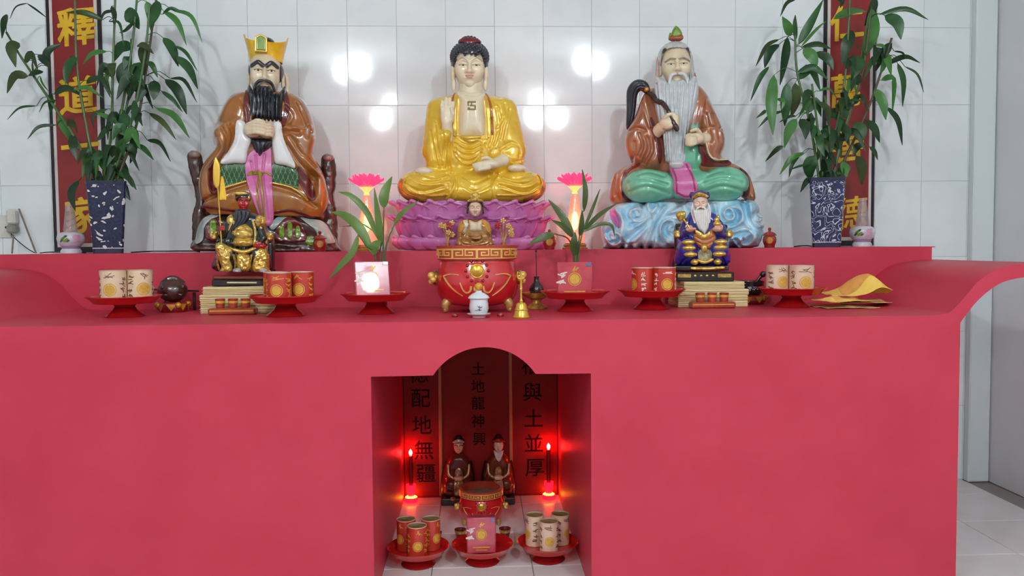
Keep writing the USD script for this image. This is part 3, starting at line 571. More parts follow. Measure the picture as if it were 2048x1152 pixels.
def face(S, t, cx, cy, w, h, d, skin, h_res, mouth=True, brow=None, lids=True, lip=LIP, nose=1.0, turnx=0.0, brow_w=None, eye=EYEW, arch=(-.2, -.3, -.19)):
    """A sculpted head about (cx, cy) of half-width w and half-height h at depth d, with nose, lids, lips."""
    o = turnx * w
    hd = U(.25 * w, ell((cx, cy - .12 * h, d - .15 * w), (w * .98, h * .92, w * 1.08)), ell((cx + o * .4, cy + .42 * h, d + .12 * w), (w * .74, h * .57, w * .78)),
           ell((cx - .5 * w + o, cy + .18 * h, d + .52 * w), (w * .34, h * .28, w * .30)), ell((cx + .5 * w + o, cy + .18 * h, d + .52 * w), (w * .34, h * .28, w * .30)))
    f = d + .86 * w
    br = U(.1 * w, wire([(cx - .72 * w + o, cy - .16 * h, f - .26 * w), (cx - .36 * w + o, cy - .27 * h, f - .02 * w), (cx - .1 * w + o, cy - .16 * h, f + .02 * w)], .085 * w, .05 * w),
           wire([(cx + .72 * w + o, cy - .16 * h, f - .26 * w), (cx + .36 * w + o, cy - .27 * h, f - .02 * w), (cx + .1 * w + o, cy - .16 * h, f + .02 * w)], .085 * w, .05 * w))
    ns = U(.1 * w, cap((cx + o, cy - .14 * h, f + .02 * w), (cx + o * 1.15, cy + .26 * h, f + .22 * w * nose), .085 * w, .13 * w), ell((cx + o * 1.15, cy + .295 * h, f + .18 * w * nose), (.15 * w, .08 * h, .15 * w)),
           ell((cx - .15 * w + o * 1.1, cy + .305 * h, f + .07 * w), (.11 * w, .06 * h, .13 * w)), ell((cx + .15 * w + o * 1.1, cy + .305 * h, f + .07 * w), (.11 * w, .07 * h, .13 * w)))
    hd = U(.14 * w, hd, br, ns)
    soc = [ell((cx + sgn * .40 * w + o, cy - .03 * h, f + .12 * w), (.26 * w, .1 * h, .24 * w)) for sgn in (-1, 1)]
    hd = cut(hd, *soc, k=.12 * w)
    if lids:
        for sgn in (-1, 1):
            hd = U(.04 * w, hd, ell((cx + sgn * .40 * w + o, cy - .02 * h, f - .16 * w), (.25 * w, .105 * h, .2 * w)))
    hd = U(.1 * w, hd, ell((cx + o * 1.1, cy + .52 * h, f - .10 * w), (.3 * w, .12 * h, .22 * w)), ell((cx + o, cy + .8 * h, f - .24 * w), (.26 * w, .15 * h, .24 * w)))
    if mouth: hd = folds(hd, [[(cx - .26 * w + o, cy + .515 * h), (cx + o, cy + .505 * h), (cx + .26 * w + o, cy + .515 * h)]], .035 * w, .05 * w, d)
    head = S.part(t, 'head', hd, h_res, skin)
    if mouth:
        S.part(head, 'lips', skin_(hd, [ell((cx - .09 * w + o, cy + .475 * h, f), (.17 * w, .05 * h, w)), ell((cx + .09 * w + o, cy + .475 * h, f), (.17 * w, .05 * h, w)), ell((cx + o, cy + .555 * h, f), (.2 * w, .05 * h, w))], .012 * w), h_res * .6, lip)
    for sgn in (-1, 1):
        ex = cx + sgn * .40 * w + o
        S.part(head, 'eye', skin_(hd, [ell((ex, cy + .018 * h, f), (.2 * w, .032 * h, w))], .012 * w), h_res * .6, eye)
        S.part(head, 'eyelash', skin_(hd, [band([(ex - .24 * w, cy + .0 * h), (ex, cy - .022 * h), (ex + .24 * w, cy + .0 * h)], .022 * w, 8, d)], .02 * w), h_res * .6, BROWLINE if brow is None else brow)
        S.part(head, 'pupil', skin_(hd, [ell((ex + .01 * w, cy + .016 * h, f), (.07 * w, .03 * h, w))], .022 * w), h_res * .6, BLACKG)
        if brow is not None:
            bw = brow_w or .05
            S.part(head, 'eyebrow', skin_(hd, [band([(cx + sgn * .76 * w + o, cy + arch[0] * h), (cx + sgn * .42 * w + o, cy + arch[1] * h), (cx + sgn * .12 * w + o, cy + arch[2] * h)], bw * w, 8, d)], .05 * w), h_res * .8, brow)
    return head, hd
def skin_(a, regions, t):
    r = U(0, *regions)
    g = grow(a, t)
    return Sh(lambda x, y, d: np.maximum(np.maximum(g.f(x, y, d), -3 * t - a.f(x, y, d)), r.f(x, y, d)), np.maximum(g.lo, r.lo - 1), np.minimum(g.hi, r.hi + 1))

# ---------------------------------------------------------------- the bearded sage in the yellow crown (left)
def confucius():
    S = Sculptor(360, 40, 2.4, 525, -.30, SHELF)
    B = S.bottom
    t = thing('sage_statue', 'large glazed statue of black-bearded sage in ochre robe and yellow crown on tree-stump chair', 'statue', S.loc)
    # rocky seat
    rock = U(14, infl([(88, B), (92, 1040), (100, 985), (140, 935), (230, 925), (330, 930), (450, 925), (540, 915), (640, 930), (700, 960), (740, 1020), (758, 1070), (750, B), (420, B + 6)], 0, 60, 150, 130), ell((160, B - 12, 110), (75, 22, 50)), ell((640, B - 12, 110), (100, 24, 50)), ell((400, B - 10, 130), (150, 24, 50)))
    rock = I(rough(rock, 5, 40, 3), Sh(lambda x, y, d: y - B + 0 * x, (-1e4, -1e4, -1e4), (1e4, B, 1e4)))
    base = S.part(t, 'rocky_seat', rock, 5, BARK)
    for poly in ([(96, 1080), (102, 1010), (130, 960), (180, 935), (215, 938), (170, 965), (140, 1000), (132, 1060)], [(425, 985), (470, 940), (520, 925), (600, 945), (680, 960), (715, 1010), (735, 1060), (700, 1070), (660, 1062), (640, 1010), (600, 975), (560, 945), (510, 950), (455, 1000), (440, 1010)]):
        S.part(base, 'pale_rock', skin(rock, poly, 4, 14), 5, ROCKW)
    S.part(base, 'green_moss', skin(rock, [(590, 1040), (640, 1035), (650, 1075), (600, 1075)], 3.4, 10), 5, LIME)
    for poly in ([(458, 1058), (455, 1010), (475, 975), (515, 942), (560, 965), (588, 1005), (590, 1058)], [(145, 1055), (148, 1000), (165, 965), (190, 960), (205, 1000), (205, 1055)]):
        S.part(base, 'arch_window', skin(rock, poly, 7, 10), 4.5, MAROON)
        cx = np.mean([p[0] for p in poly]); n = 3 if cx > 300 else 1; w = 22 if n == 3 else 28
        for k in range(n):
            xx = cx + (k - (n - 1) / 2) * 37
            top = 972 if k == 1 or n == 1 else 990
            S.part(base, 'green_light', skin(rock, [(xx - w / 2, 1042), (xx - w / 2, top + 8), (xx, top - 6), (xx + w / 2, top + 8), (xx + w / 2, 1042)], 10, 6), 4, LIME)
    for pts, rr, top in (([(84, 665, -10), (100, 760, -14), (118, 860, -10), (108, 940, 0), (112, 1010, 20), (120, B - 30, 40)], [33, 30, 25, 30, 36, 40], (84, 665)), ([(708, 650, -10), (714, 740, -14), (706, 840, -10), (718, 920, 0), (716, 1010, 20), (712, B - 30, 40)], [34, 36, 34, 38, 40, 46], (708, 650))):
        w = rough(wire(pts, rr, 6, 14), 6, 34, 9)
        stump = S.part(t, 'tree_stump_arm', w, 5, BARK)
        S.part(stump, 'cut_face', ell((top[0] + 2, top[1] - 10, 14), (26, 20, 26)), 4, BARKCUT)
    # robe
    outer = [(335, 345), (290, 345), (250, 362), (222, 400), (200, 448), (175, 520), (165, 560), (172, 600), (188, 618), (150, 662), (118, 720), (106, 775), (118, 840), (136, 900), (140, 940), (230, 935), (340, 925), (450, 915), (535, 930), (640, 955), (690, 955), (692, 870), (690, 740), (668, 680), (640, 635), (652, 560), (645, 500), (632, 450), (615, 410), (588, 365), (540, 335), (500, 328), (480, 345)]
    robe = infl(outer, 0, 110, 120, 115)
    lap = U(40, ell((250, 860, 100), (130, 110, 70)), ell((550, 860, 100), (150, 115, 70)), ell((400, 860, 95), (150, 100, 62)))
    sl = infl([(252, 500), (178, 545), (186, 620), (150, 672), (120, 730), (112, 800), (135, 850), (175, 880), (205, 840), (205, 730), (235, 660), (262, 590), (285, 505)], 88, 44, 78, 80)
    sr = infl([(478, 500), (560, 505), (640, 550), (632, 640), (660, 690), (688, 760), (690, 850), (668, 900), (632, 870), (605, 800), (560, 720), (520, 640), (500, 590)], 88, 44, 78, 80)
    chest = infl([(335, 350), (250, 400), (215, 500), (235, 590), (320, 600), (480, 600), (590, 590), (600, 480), (575, 400), (490, 345)], 70, 90, 62, 60)
    robe = U(30, robe, I(lap, slab([(100, 700), (700, 700), (700, 940), (100, 940)], -999, 999, 0)), chest, sl, sr)
    robe = cut(robe, ell((178, 790, 185), (20, 62, 60)), ell((625, 790, 185), (26, 74, 60)), k=16)
    robe = folds(robe, [[(520, 560), (575, 640), (640, 700)], [(510, 600), (570, 690), (640, 760)], [(590, 470), (610, 520), (600, 560)], [(215, 540), (235, 590), (225, 650), (180, 720)], [(245, 520), (262, 570), (240, 650)], [(480, 540), (510, 540), (560, 545)], [(130, 880), (240, 830), (320, 800)], [(440, 800), (540, 830), (640, 890)], [(300, 400), (320, 450), (325, 500)], [(500, 420), (530, 460), (515, 500)], [(555, 395), (590, 470), (620, 530)]], 9, 9, 20)
    robe = folds(robe, [[(560, 610), (610, 690), (660, 740)], [(200, 590), (215, 640), (160, 730)], [(535, 520), (590, 520), (620, 500)]], 8, -8, 20)
    body = S.part(t, 'robe', robe, 4.5, BROWN)
    S.part(t, 'collar', skin(robe, U(0, band([(330, 345), (322, 420), (328, 500)], 13, 8), band([(495, 335), (508, 420), (488, 505)], 12, 8)), 5, 8), 3.5, MAROON)
    for poly in ([(168, 700), (188, 690), (198, 760), (196, 830), (178, 850), (160, 820), (156, 750)], [(560, 700), (600, 740), (630, 790), (640, 850), (612, 862), (580, 812), (556, 760)]):
        S.part(t, 'sleeve_lining', skin(robe, poly, 3.5, 12), 3.5, MAROON)
    for poly, d0 in (([(280, 505), (318, 508), (325, 560), (345, 585), (330, 640), (318, 695), (270, 700), (208, 705), (236, 655), (268, 590)], 0), ([(445, 505), (478, 502), (488, 560), (500, 595), (525, 650), (545, 695), (540, 712), (500, 700), (455, 692), (445, 650), (438, 590)], 0)):
        S.part(t, 'white_cuff', I(U(8, skin(robe, poly, 12, 16), infl(poly, 138, 24, 20, 20)), slab(poly, 0, 400)), 3.5, WHITEG)
    for poly in ([(196, 705), (250, 700), (316, 696), (318, 778), (262, 800), (215, 818), (200, 770)], [(438, 694), (500, 700), (552, 712), (560, 800), (540, 806), (500, 790), (440, 780)]):
        S.part(t, 'green_waistcoat', skin(robe, poly, 7, 10), 3.5, GREENG)
        x0, x1 = min(p[0] for p in poly), max(p[0] for p in poly)
        net = [band([(x0 + k, 690), (x0 + k + 50, 820)], 1.6) for k in range(-40, 130, 22)] + [band([(x0 + k + 50, 690), (x0 + k, 820)], 1.6) for k in range(-40, 130, 22)]
        S.part(t, 'gold_lattice', I(skin(robe, poly, 9, 3), U(0, *net)), 2.6, mat('dull_gold_green', '#7f9a62', .35, .2, .5))
    S.part(t, 'gold_hem', skin(robe, U(0, band([(214, 822), (262, 804), (320, 782)], 5, 8), band([(440, 786), (500, 796), (545, 815), (600, 862)], 5, 8)), 9, 10), 3.2, GOLDLINE)
    S.part(t, 'lower_hem', skin(robe, U(0, band([(130, 905), (190, 912), (300, 925), (330, 930)], 7, 10), band([(455, 925), (520, 912), (570, 925), (640, 950), (690, 950)], 7, 10)), 5, 10), 3.5, MAROON)
    apron = [(345, 640), (395, 612), (432, 615), (438, 700), (440, 800), (444, 900), (440, 975), (405, 985), (375, 930), (345, 850), (322, 770), (318, 690)]
    ap = U(6, skin(robe, apron, 12, 14), infl([(370, 860), (442, 860), (442, 978), (405, 988), (385, 930)], 150, 22, 22, 40))
    ap = folds(ap, [[(345, 690), (360, 760), (385, 860)], [(365, 660), (372, 760), (400, 960)], [(405, 650), (398, 760), (420, 960)]], 5, 7)
    pk = S.part(t, 'pink_sash', ap, 3.5, PINK)
    S.part(pk, 'gold_bow', skin(ap, U(0, *[band(p, 4.5, 8) for p in ([(330, 752), (350, 735), (380, 742), (410, 735), (432, 750)], [(350, 735), (345, 748), (380, 742)], [(380, 742), (372, 860), (400, 960)], [(384, 742), (395, 840), (405, 950)])], band([(376, 735), (388, 748)], 9)), 4, 6), 2.6, mat('olive_gold', '#a08a2c', .35, .3, .4))
    # head, crown, beard
    hd, f = face(S, t, 408, 250, 76, 134, 36, SKIN, 2.4, brow=BLACKG, brow_w=.13, turnx=-.04, arch=(-.16, -.27, -.15))
    hair = U(10, ell((412, 240, 15), (84, 74, 82)), ell((412, 110, 15), (44, 36, 44)))
    hair = cut(hair, slab([(338, 196), (478, 196), (472, 400), (345, 400)], 20, 400, 0))
    S.part(hd, 'hair', hair, 3, BLACKG)
    S.part(hd, 'ear', U(4, ell((490, 275, 20), (10, 32, 14)), ell((490, 300, 20), (8, 18, 10))), 2.4, SKIN)
    S.part(hd, 'ear', U(4, ell((331, 278, 20), (8, 30, 12)), ell((331, 300, 20), (7, 16, 9))), 2.4, SKIN)
    S.part(t, 'head_ribbon', wire([(496, 230, -10), (510, 270, -14), (512, 330, -6)], [8, 10, 9], 2, 8), 3, SKIN)
    ring = []
    for k in range(48):                                                  # the crown: a flared ring with raised corners
        a = 2 * math.pi * k / 48
        c, s = math.cos(a), math.sin(a)
        rx, ry = 82, 76
        up = 18 + 32 * abs(c) ** 3 + (16 if abs(s) < .35 else 0) * abs(c)
        ring.append((a, up))
    V, F = [], []
    for a, up in ring:
        c, s = math.cos(a), math.sin(a)
        for r, y in ((1.0, 196), (1.02, 176), (1.06, 172), (1.1, 150), (1.36, 120 - up + 18), (1.30, 120 - up + 18), (1.02, 152), (.95, 196)):
            V.append((412 + 78 * r * c, y, 18 + 76 * r * s))
    n = 8
    for k in range(48):
        for j in range(n):
            F.append((k * n + j, ((k + 1) % 48) * n + j, ((k + 1) % 48) * n + (j + 1) % n, k * n + (j + 1) % n))
    V = np.array(V)
    W = S.units(V)
    tm = trimesh.Trimesh(*meshkit.arrays((W, F))[:2], process=False)
    if tm.volume < 0: tm.invert()
    S.set(tm)
    cr = part(t, 'crown', tm, CROWN, 40)
    S.part(cr, 'green_jewel', slab([(368, 105), (388, 94), (408, 105), (408, 162), (368, 162)], 86, 128, 0), 2.4, LIME)
    S.part(cr, 'jewel_frame', cut(slab([(360, 100), (388, 86), (416, 100), (416, 170), (360, 170)], 84, 123, 0), slab([(369, 106), (388, 96), (407, 106), (407, 161), (369, 161)], 80, 200, 0)), 2.4, GOLDLINE)
    brd = U(10, infl([(334, 320), (352, 345), (372, 322), (400, 308), (425, 318), (448, 345), (470, 350), (500, 315), (505, 360), (500, 420), (496, 495), (440, 505), (380, 502), (332, 500), (326, 430), (324, 360)], 80, 36, 74, 70),
            infl([(336, 330), (324, 350), (322, 450), (330, 500), (345, 500), (345, 350)], 60, 14, 40, 40))
    brd = cut(brd, ell((402, 318, 130), (26, 14, 40)), k=6)
    brd = folds(brd, [[(345 + 18 * k, 350 - 2 * k), (348 + 17 * k + 4 * math.sin(k), 420), (342 + 18 * k, 505)] for k in range(9)], 3.2, 5, 60)
    brd = folds(brd, [[(354 + 18 * k, 360), (350 + 18 * k - 4 * math.sin(k), 430), (352 + 18 * k, 505)] for k in range(8)], 3.0, -3, 60)
    bp = S.part(hd, 'beard', brd, 2.6, BLACKG)
    S.part(hd, 'moustache', U(3, wire([(398, 304, 126), (380, 308, 128), (365, 322, 120), (356, 348, 116)], [4, 7, 6, 5], 4, 10), wire([(404, 304, 126), (426, 308, 128), (441, 322, 120), (450, 348, 116)], [4, 7, 6, 5], 4, 10)), 2.2, BLACKG)
    S.part(t, 'beard_tip', folds(infl([(342, 580), (440, 580), (430, 620), (405, 640), (385, 662), (362, 640), (350, 610)], 120, 26, 42, 40), [[(360, 585), (375, 655)], [(385, 585), (388, 655)], [(415, 585), (395, 650)]], 3, 4), 2.6, BLACKG)
    # clasped hands
    hands = U(8, ell((352, 545, 168), (40, 34, 34)), ell((412, 545, 166), (38, 34, 34)))
    fl = []
    for k in range(4):
        yy = 518 + 15 * k
        fl.append(wire([(330, yy + 2, 182), (362, yy - 4, 208), (398, yy, 206), (418 - 3 * k, yy + 6, 196)], [8.5, 9, 8.5, 7], 2, 8))
        fl.append(wire([(438, yy + 4, 176), (428, yy + 2, 192), (412, yy + 4, 198)], [8, 8.5, 8], 2, 6))
    fl.append(wire([(345, 512, 176), (372, 502, 194), (400, 506, 192)], [8, 9, 7], 2, 8))
    S.part(t, 'clasped_hands', U(3, hands, *fl), 2.2, SKIN)
confucius()
# ---------------------------------------------------------------- the golden Buddha on a pink lotus (centre)
GOLDROBE = mat('gold_robe', '#f0c63e', .22, .15, .8, '#e3b22c', 12)
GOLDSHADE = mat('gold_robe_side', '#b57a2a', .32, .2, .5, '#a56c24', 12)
GOLDRIM = mat('gold_robe_rim', '#e6bd4a', .25, .4, .6)
ORANGEH = glaze('glaze_orange_hem', '#b9602a', '#a75222', 30)
LOTUS = glaze('glaze_lotus_pink', '#c56ba8', '#d182b8', 10, rough=.15, coat=.7)
LOTUSD = glaze('glaze_lotus_mauve', '#b25a9c', '#c370ab', 10, rough=.2, coat=.7)
CURL = glaze('glaze_blue_black', '#1b1c2a', '#232538', 40, rough=.25)
CURLRED = glaze('glaze_dark_red', '#7c1824', '#68121c', 40)
def buddha():
    S = Sculptor(760, 40, 2.4, 941, -.31, SHELF)
    B = S.bottom
    t = thing('buddha_statue', 'large seated Buddha statue in golden robe with raised palm on a pink lotus throne', 'statue', S.loc)
    # lotus throne: a core and two tiers of petals on an ellipse
    cx, RX, RD = 437, 352, 158
    core = U(20, Sh(lambda x, y, d: (np.sqrt(((x - cx) / 318) ** 2 + (d / 138) ** 2) - 1) * 138 + np.maximum(np.abs(y - 955) - 85, 0), (110, 868, -170), (765, 1042, 170)),
             Sh(lambda x, y, d: np.maximum((np.sqrt(((x - cx) / (330 + 0 * y)) ** 2 + (d / 142) ** 2) - 1) * 140, np.abs(y - (B - 18)) - 18), (100, B - 40, -175), (775, B, 175)))
    throne = S.part(t, 'lotus_core', core, 6, LOTUSD)
    def petal(a, y0, y1, r0, r1, wid, curl, name, m, thick=9, bulge=0.0):
        """one cupped petal from the foot (y0, radius r0) to the lip (y1, radius r1) at angle a."""
        c, s = math.sin(a), math.cos(a)
        n = 9
        U_, V_ = [], []
        vs, fs = [], []
        for side in (0, 1):
            for i in range(13):
                u = i / 12
                for j in range(9):
                    v = j / 8 * 2 - 1
                    hw = wid * (.62 + .38 * math.sin(math.pi / 2 * min(1, u / .6))) * (1 if u < .62 else math.sqrt(max(0.03, 1 - ((u - .62) / .38) ** 2.6 * .97)))
                    y = y0 + (y1 - y0) * u + 10 * v * v * (1 if y1 < y0 else -1) * u
                    rad = r0 + (r1 - r0) * u ** 1.5 + curl * max(0, u - .75) * 4 - 26 * v * v * (1 - .3 * u) + 10 * math.exp(-(v / .35) ** 2) * (1 - u)
                    rad += bulge * math.sin(math.pi * u) - thick * side
                    # tangent offset along the ellipse
                    aa = a + v * hw / RX
                    ca, sa = math.sin(aa), math.cos(aa)
                    k = rad
                    vs.append((cx + ca * k, y, sa * k * RD / RX * (1.05)))
        N = 13 * 9
        for side in (0, 1):
            for i in range(12):
                for j in range(8):
                    q = [side * N + i * 9 + j, side * N + i * 9 + j + 1, side * N + (i + 1) * 9 + j + 1, side * N + (i + 1) * 9 + j]
                    fs.append(q if side == 0 else q[::-1])
        rim = [j for j in range(9)] + [i * 9 + 8 for i in range(1, 13)] + [12 * 9 + j for j in range(7, -1, -1)] + [i * 9 for i in range(11, 0, -1)]
        for p, q in zip(rim, rim[1:] + rim[:1]): fs.append([q, p, p + N, q + N])
        V = np.array(vs, float)
        V[:, 1] = np.minimum(V[:, 1], B)
        W = S.units(V)
        f = np.array(fs); f = np.vstack([f[:, [0, 1, 2]], f[:, [0, 2, 3]]])
        tm = trimesh.Trimesh(W, f, process=False)
        if tm.volume < 0: tm.invert()
        S.set(tm)
        e = [vs[i * 9 + 8] for i in range(5, 13)] + [vs[12 * 9 + j] for j in range(7, -1, -1)] + [vs[i * 9] for i in range(11, 4, -1)]
        e = S.set(trimesh.Trimesh(S.units(np.minimum(np.array(e), (1e9, B, 1e9))), [[0, 1, 2]], process=False)).vertices
        lip = tube(spline(e, 40), (np.sin(np.linspace(.12, math.pi - .12, 40)) * 7.5 + 2) * S.u, 8)
        part(throne, 'petal', cat_([tm, lip]), m, 60)
    for k in range(13):
        petal((k - 6) * .27 + .02, 1050, 872, 312, 372, 82, 24, 'petal', LOTUS, 12, 8)
    for k in range(12):
        petal((k - 5.5) * .27 + .02, 1056, 942, 334, 378, 84, 26, 'petal', LOTUSD, 12, 14)
    for k in range(13):
        petal((k - 6) * .27, B - 2, 1040, 345, 380, 94, -4, 'petal', LOTUS, 14, 26)
    # body and legs
    outer = [(395, 340), (340, 352), (285, 368), (252, 408), (236, 460), (222, 540), (216, 620), (214, 690), (225, 712), (300, 720), (600, 720), (680, 700), (690, 640), (684, 600), (668, 540), (655, 490), (636, 435), (612, 382), (590, 362), (520, 350), (470, 342)]
    torso = infl(outer, -10, 90, 96, 100)
    legs = U(40, ell((215, 800, 60), (122, 78, 100)), ell((665, 797, 60), (126, 78, 100)), ell((440, 810, 20), (270, 68, 110)), ell((430, 745, 10), (215, 60, 90)), cap((170, 800, 80), (420, 830, 130), 56, 44), cap((710, 800, 80), (470, 835, 130), 56, 42))
    legs = I(legs, Sh(lambda x, y, d: y - 874, (-1e4, -1e4, -1e4), (1e4, 874, 1e4)))
    armL = U(20, cap((270, 420, 10), (250, 620, 40), 46, 50), cap((250, 640, 40), (318, 560, 105), 46, 30), infl([(262, 470), (228, 560), (220, 660), (232, 705), (290, 715), (335, 690), (340, 600), (330, 540), (300, 500)], 45, 40, 62, 50))
    armR = U(20, cap((610, 420, 10), (648, 620, 30), 50, 58), cap((645, 650, 40), (560, 695, 100), 48, 34), infl([(600, 430), (640, 480), (668, 560), (686, 640), (680, 690), (600, 695), (560, 650), (560, 560), (570, 480)], 30, 50, 60, 50))
    belly = U(20, infl([(350, 560), (395, 545), (480, 548), (530, 560), (545, 640), (520, 710), (370, 712), (345, 650)], 40, 60, 62, 40), ell((430, 800, 90), (110, 60, 62)))
    robe = U(24, torso, legs, armL, armR, belly)
    opening = [(372, 352), (385, 345), (490, 345), (502, 352), (512, 440), (518, 560), (500, 572), (430, 560), (380, 560), (366, 540), (368, 440)]
    robe = cut(robe, slab(opening, 62, 999), k=6)
    F = [[(362, 575 + 22 * k), (395, 600 + 26 * k), (440, 606 + 24 * k), (480, 590 + 18 * k)] for k in range(5)]
    F += [[(345, 560), (350, 640), (400, 715)], [(330, 580), (328, 660), (340, 720)], [(300, 520), (312, 600), (300, 700)], [(268, 500), (275, 590), (300, 690)], [(245, 540), (262, 620), (280, 700)], [(535, 480), (540, 560), (520, 620)], [(560, 430), (572, 520), (548, 600)], [(600, 400), (605, 450), (560, 520)], [(620, 430), (600, 500), (585, 570)], [(555, 400), (580, 430), (590, 480)], [(575, 620), (630, 590), (672, 620), (668, 660)], [(590, 650), (640, 680), (690, 665)], [(505, 600), (530, 650), (500, 700)]]
    F += [[(120, 790), (200, 830), (330, 800)], [(150, 760), (230, 788), (330, 770)], [(200, 745), (260, 765), (320, 745)], [(570, 800), (690, 832), (770, 790)], [(560, 770), (680, 795), (750, 765)], [(580, 748), (650, 768), (720, 742)], [(320, 850), (350, 790), (335, 740)], [(350, 860), (372, 800), (360, 745)], [(540, 860), (530, 800), (560, 740)], [(400, 760), (450, 790), (520, 760)], [(395, 800), (450, 830), (525, 800)], [(300, 770), (330, 820), (310, 865)]]
    robe = folds(robe, F, 6.5, 6, 10)
    robe = folds(robe, [[(x0 + 8, y0 + 11) for x0, y0 in l] for l in F], 7, -4, 10)
    S.part(t, 'robe', robe, 4, GOLDROBE)
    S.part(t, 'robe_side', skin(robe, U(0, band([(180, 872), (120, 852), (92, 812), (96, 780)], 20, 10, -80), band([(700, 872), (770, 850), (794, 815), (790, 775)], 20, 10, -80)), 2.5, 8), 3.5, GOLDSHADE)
    S.part(t, 'robe_border', skin(robe, U(0, band([(130, 765), (120, 800), (160, 836), (240, 850), (325, 845)], 5, 12), band([(560, 845), (660, 845), (740, 822), (778, 785), (760, 740)], 5, 12)), 5, 8), 3, GOLDRIM)
    S.part(t, 'lapel', skin(robe, U(0, band([(372, 335), (360, 400), (358, 480), (362, 555)], 10, 10), band([(498, 335), (514, 400), (522, 480), (524, 560)], 9, 10)), 5, 8), 3, GOLDRIM)
    S.part(t, 'lapel_edge', skin(robe, U(0, band([(362, 335), (348, 380), (346, 420)], 4, 10), band([(505, 335), (528, 400), (536, 470), (538, 550)], 5, 10)), 6, 8), 3, ORANGEH)
    chest = U(10, infl([(368, 340), (500, 340), (520, 400), (524, 565), (440, 575), (362, 565), (362, 400)], 8, 70, 74, 40, 2), cap((432, 250, 0), (434, 380, 4), 54, 62))
    ch = S.part(t, 'chest', folds(chest, [[(385, 340), (435, 352), (488, 338)], [(392, 356), (435, 366), (482, 356)]], 3, 2.5), 3, SKIN_PALE)
    for poly in ([(420, 395), (460, 395), (460, 402), (420, 402)], [(420, 402), (427, 402), (427, 418), (420, 418)], [(437, 395), (443, 395), (443, 416), (437, 416)], [(430, 412), (460, 412), (460, 418), (430, 418)], [(453, 412), (460, 412), (460, 436), (453, 436)], [(420, 424), (432, 424), (432, 430), (420, 430)], [(420, 430), (460, 430), (460, 437), (420, 437)]):
        S.part(ch, 'chest_mark', skin(chest, slab(poly, 0, 999, 0), 2, 3), 1.8, mat('mark_brown', '#8a6a30', .4))
    S.part(t, 'waist_tie', U(4, wire([(392, 566, 100), (430, 572, 112), (478, 566, 104)], [7, 12, 8], 3, 10), wire([(405, 580, 104), (435, 588, 114), (470, 580, 106)], [4, 6, 4], 3, 8)), 3, GOLDRIM)
    # head
    hd, f = face(S, t, 430, 222, 79, 108, 6, SKIN_PALE, 2.2, brow=None, brow_w=.03)
    for sgn in (-1, 1):
        S.part(hd, 'eyebrow', skin_(f, [band([(430 + sgn * 62, 204), (430 + sgn * 36, 190), (430 + sgn * 13, 203)], 1.5, 8, 10)], 1.2), 1.6, BROWLINE)
        S.part(hd, 'ear', U(5, ell((430 + sgn * 80, 250, 0), (14, 40, 20)), ell((430 + sgn * 77, 300, 0), (12, 32, 13))), 2.2, SKIN_PALE)
    hair = U(8, ell((430, 165, -8), (92, 74, 92)), ell((430, 200, -20), (92, 62, 82)), ell((430, 112, -8), (54, 42, 54)))
    hair = cut(hair, slab([(362, 168), (400, 172), (430, 170), (462, 172), (498, 168), (500, 420), (360, 420)], 8, 400, 2), slab([(300, 222), (560, 222), (560, 330), (300, 330)], -300, 400, 0))
    cp = S.part(hd, 'hair_cap', hair, 3.4, CURL)
    golden = math.pi * (3 - math.sqrt(5))
    curls = []
    for (c, r, ny) in (((430, 168, -8), (91, 75, 91), 430), ((430, 112, -8), (53, 41, 53), 150), ((430, 205, -20), (92, 60, 82), 0)):
        for k in range(ny):
            yy = 1 - 2 * (k + .5) / ny
            rr = math.sqrt(1 - yy * yy); a = k * golden
            p = np.array([c[0] + r[0] * rr * math.cos(a), c[1] - r[1] * yy, c[2] + r[2] * rr * math.sin(a)])
            v = float(hair.f(*[np.array([q]) for q in p])[0])
            if abs(v) < 7 and p[2] > -60: curls.append(p)
    cm = []
    for p in curls:
        m = trimesh.creation.icosphere(1, 6.4)
        m.vertices = m.vertices * (1, .95, .8) + p
        cm.append(m)
    m = cat_(cm); V = m.vertices
    m.vertices = S.units(V)
    m.invert(); S.set(m)
    part(cp, 'curls', m, CURL, True, kind='stuff')
    S.part(cp, 'red_jewel', I(grow(ell((430, 112, -8), (54, 42, 54)), 9), slab([(380, 92), (400, 88), (460, 88), (482, 94), (486, 104), (462, 108), (440, 122), (425, 124), (405, 110), (376, 104)], 0, 300, 3)), 2.4, CURLRED)
    # raised right hand, palm out
    pc = 110
    palm = U(10, ell((324, 470, pc), (32, 46, 20)), cap((322, 500, pc - 4), (326, 570, pc - 30), 24, 30))
    fing = [wire([(302, 450, pc), (299, 425, pc + 4), (301, 404, pc + 2)], [10, 9.5, 8.5], 2), wire([(318, 445, pc), (317, 415, pc + 4), (320, 390, pc + 2)], [10, 9.5, 8.5], 2),
            wire([(334, 446, pc), (335, 415, pc + 4), (337, 392, pc + 2)], [10, 9.5, 8.5], 2), wire([(346, 458, pc), (351, 430, pc + 4), (353, 408, pc + 2)], [9, 8.5, 7.5], 2),
            wire([(344, 490, pc + 4), (352, 462, pc + 16), (345, 438, pc + 14)], [11, 9.5, 8], 2)]
    S.part(t, 'raised_hand', U(4, palm, *fing), 2.4, SKIN_PALE)
    # left hand resting in the lap
    pl = U(8, ell((525, 700, 148), (48, 24, 34)), cap((560, 690, 130), (590, 676, 100), 26, 30))
    fg = [wire([(520, 690 + 9 * k, 160 + 4 * k), (480, 700 + 9 * k, 172 + 3 * k), (448 + 6 * k, 706 + 9 * k, 168)], [11, 10, 7.5], 2, 6) for k in range(4)]
    fg.append(wire([(530, 682, 165), (510, 672, 178), (490, 676, 182)], [10, 9, 7], 2, 6))
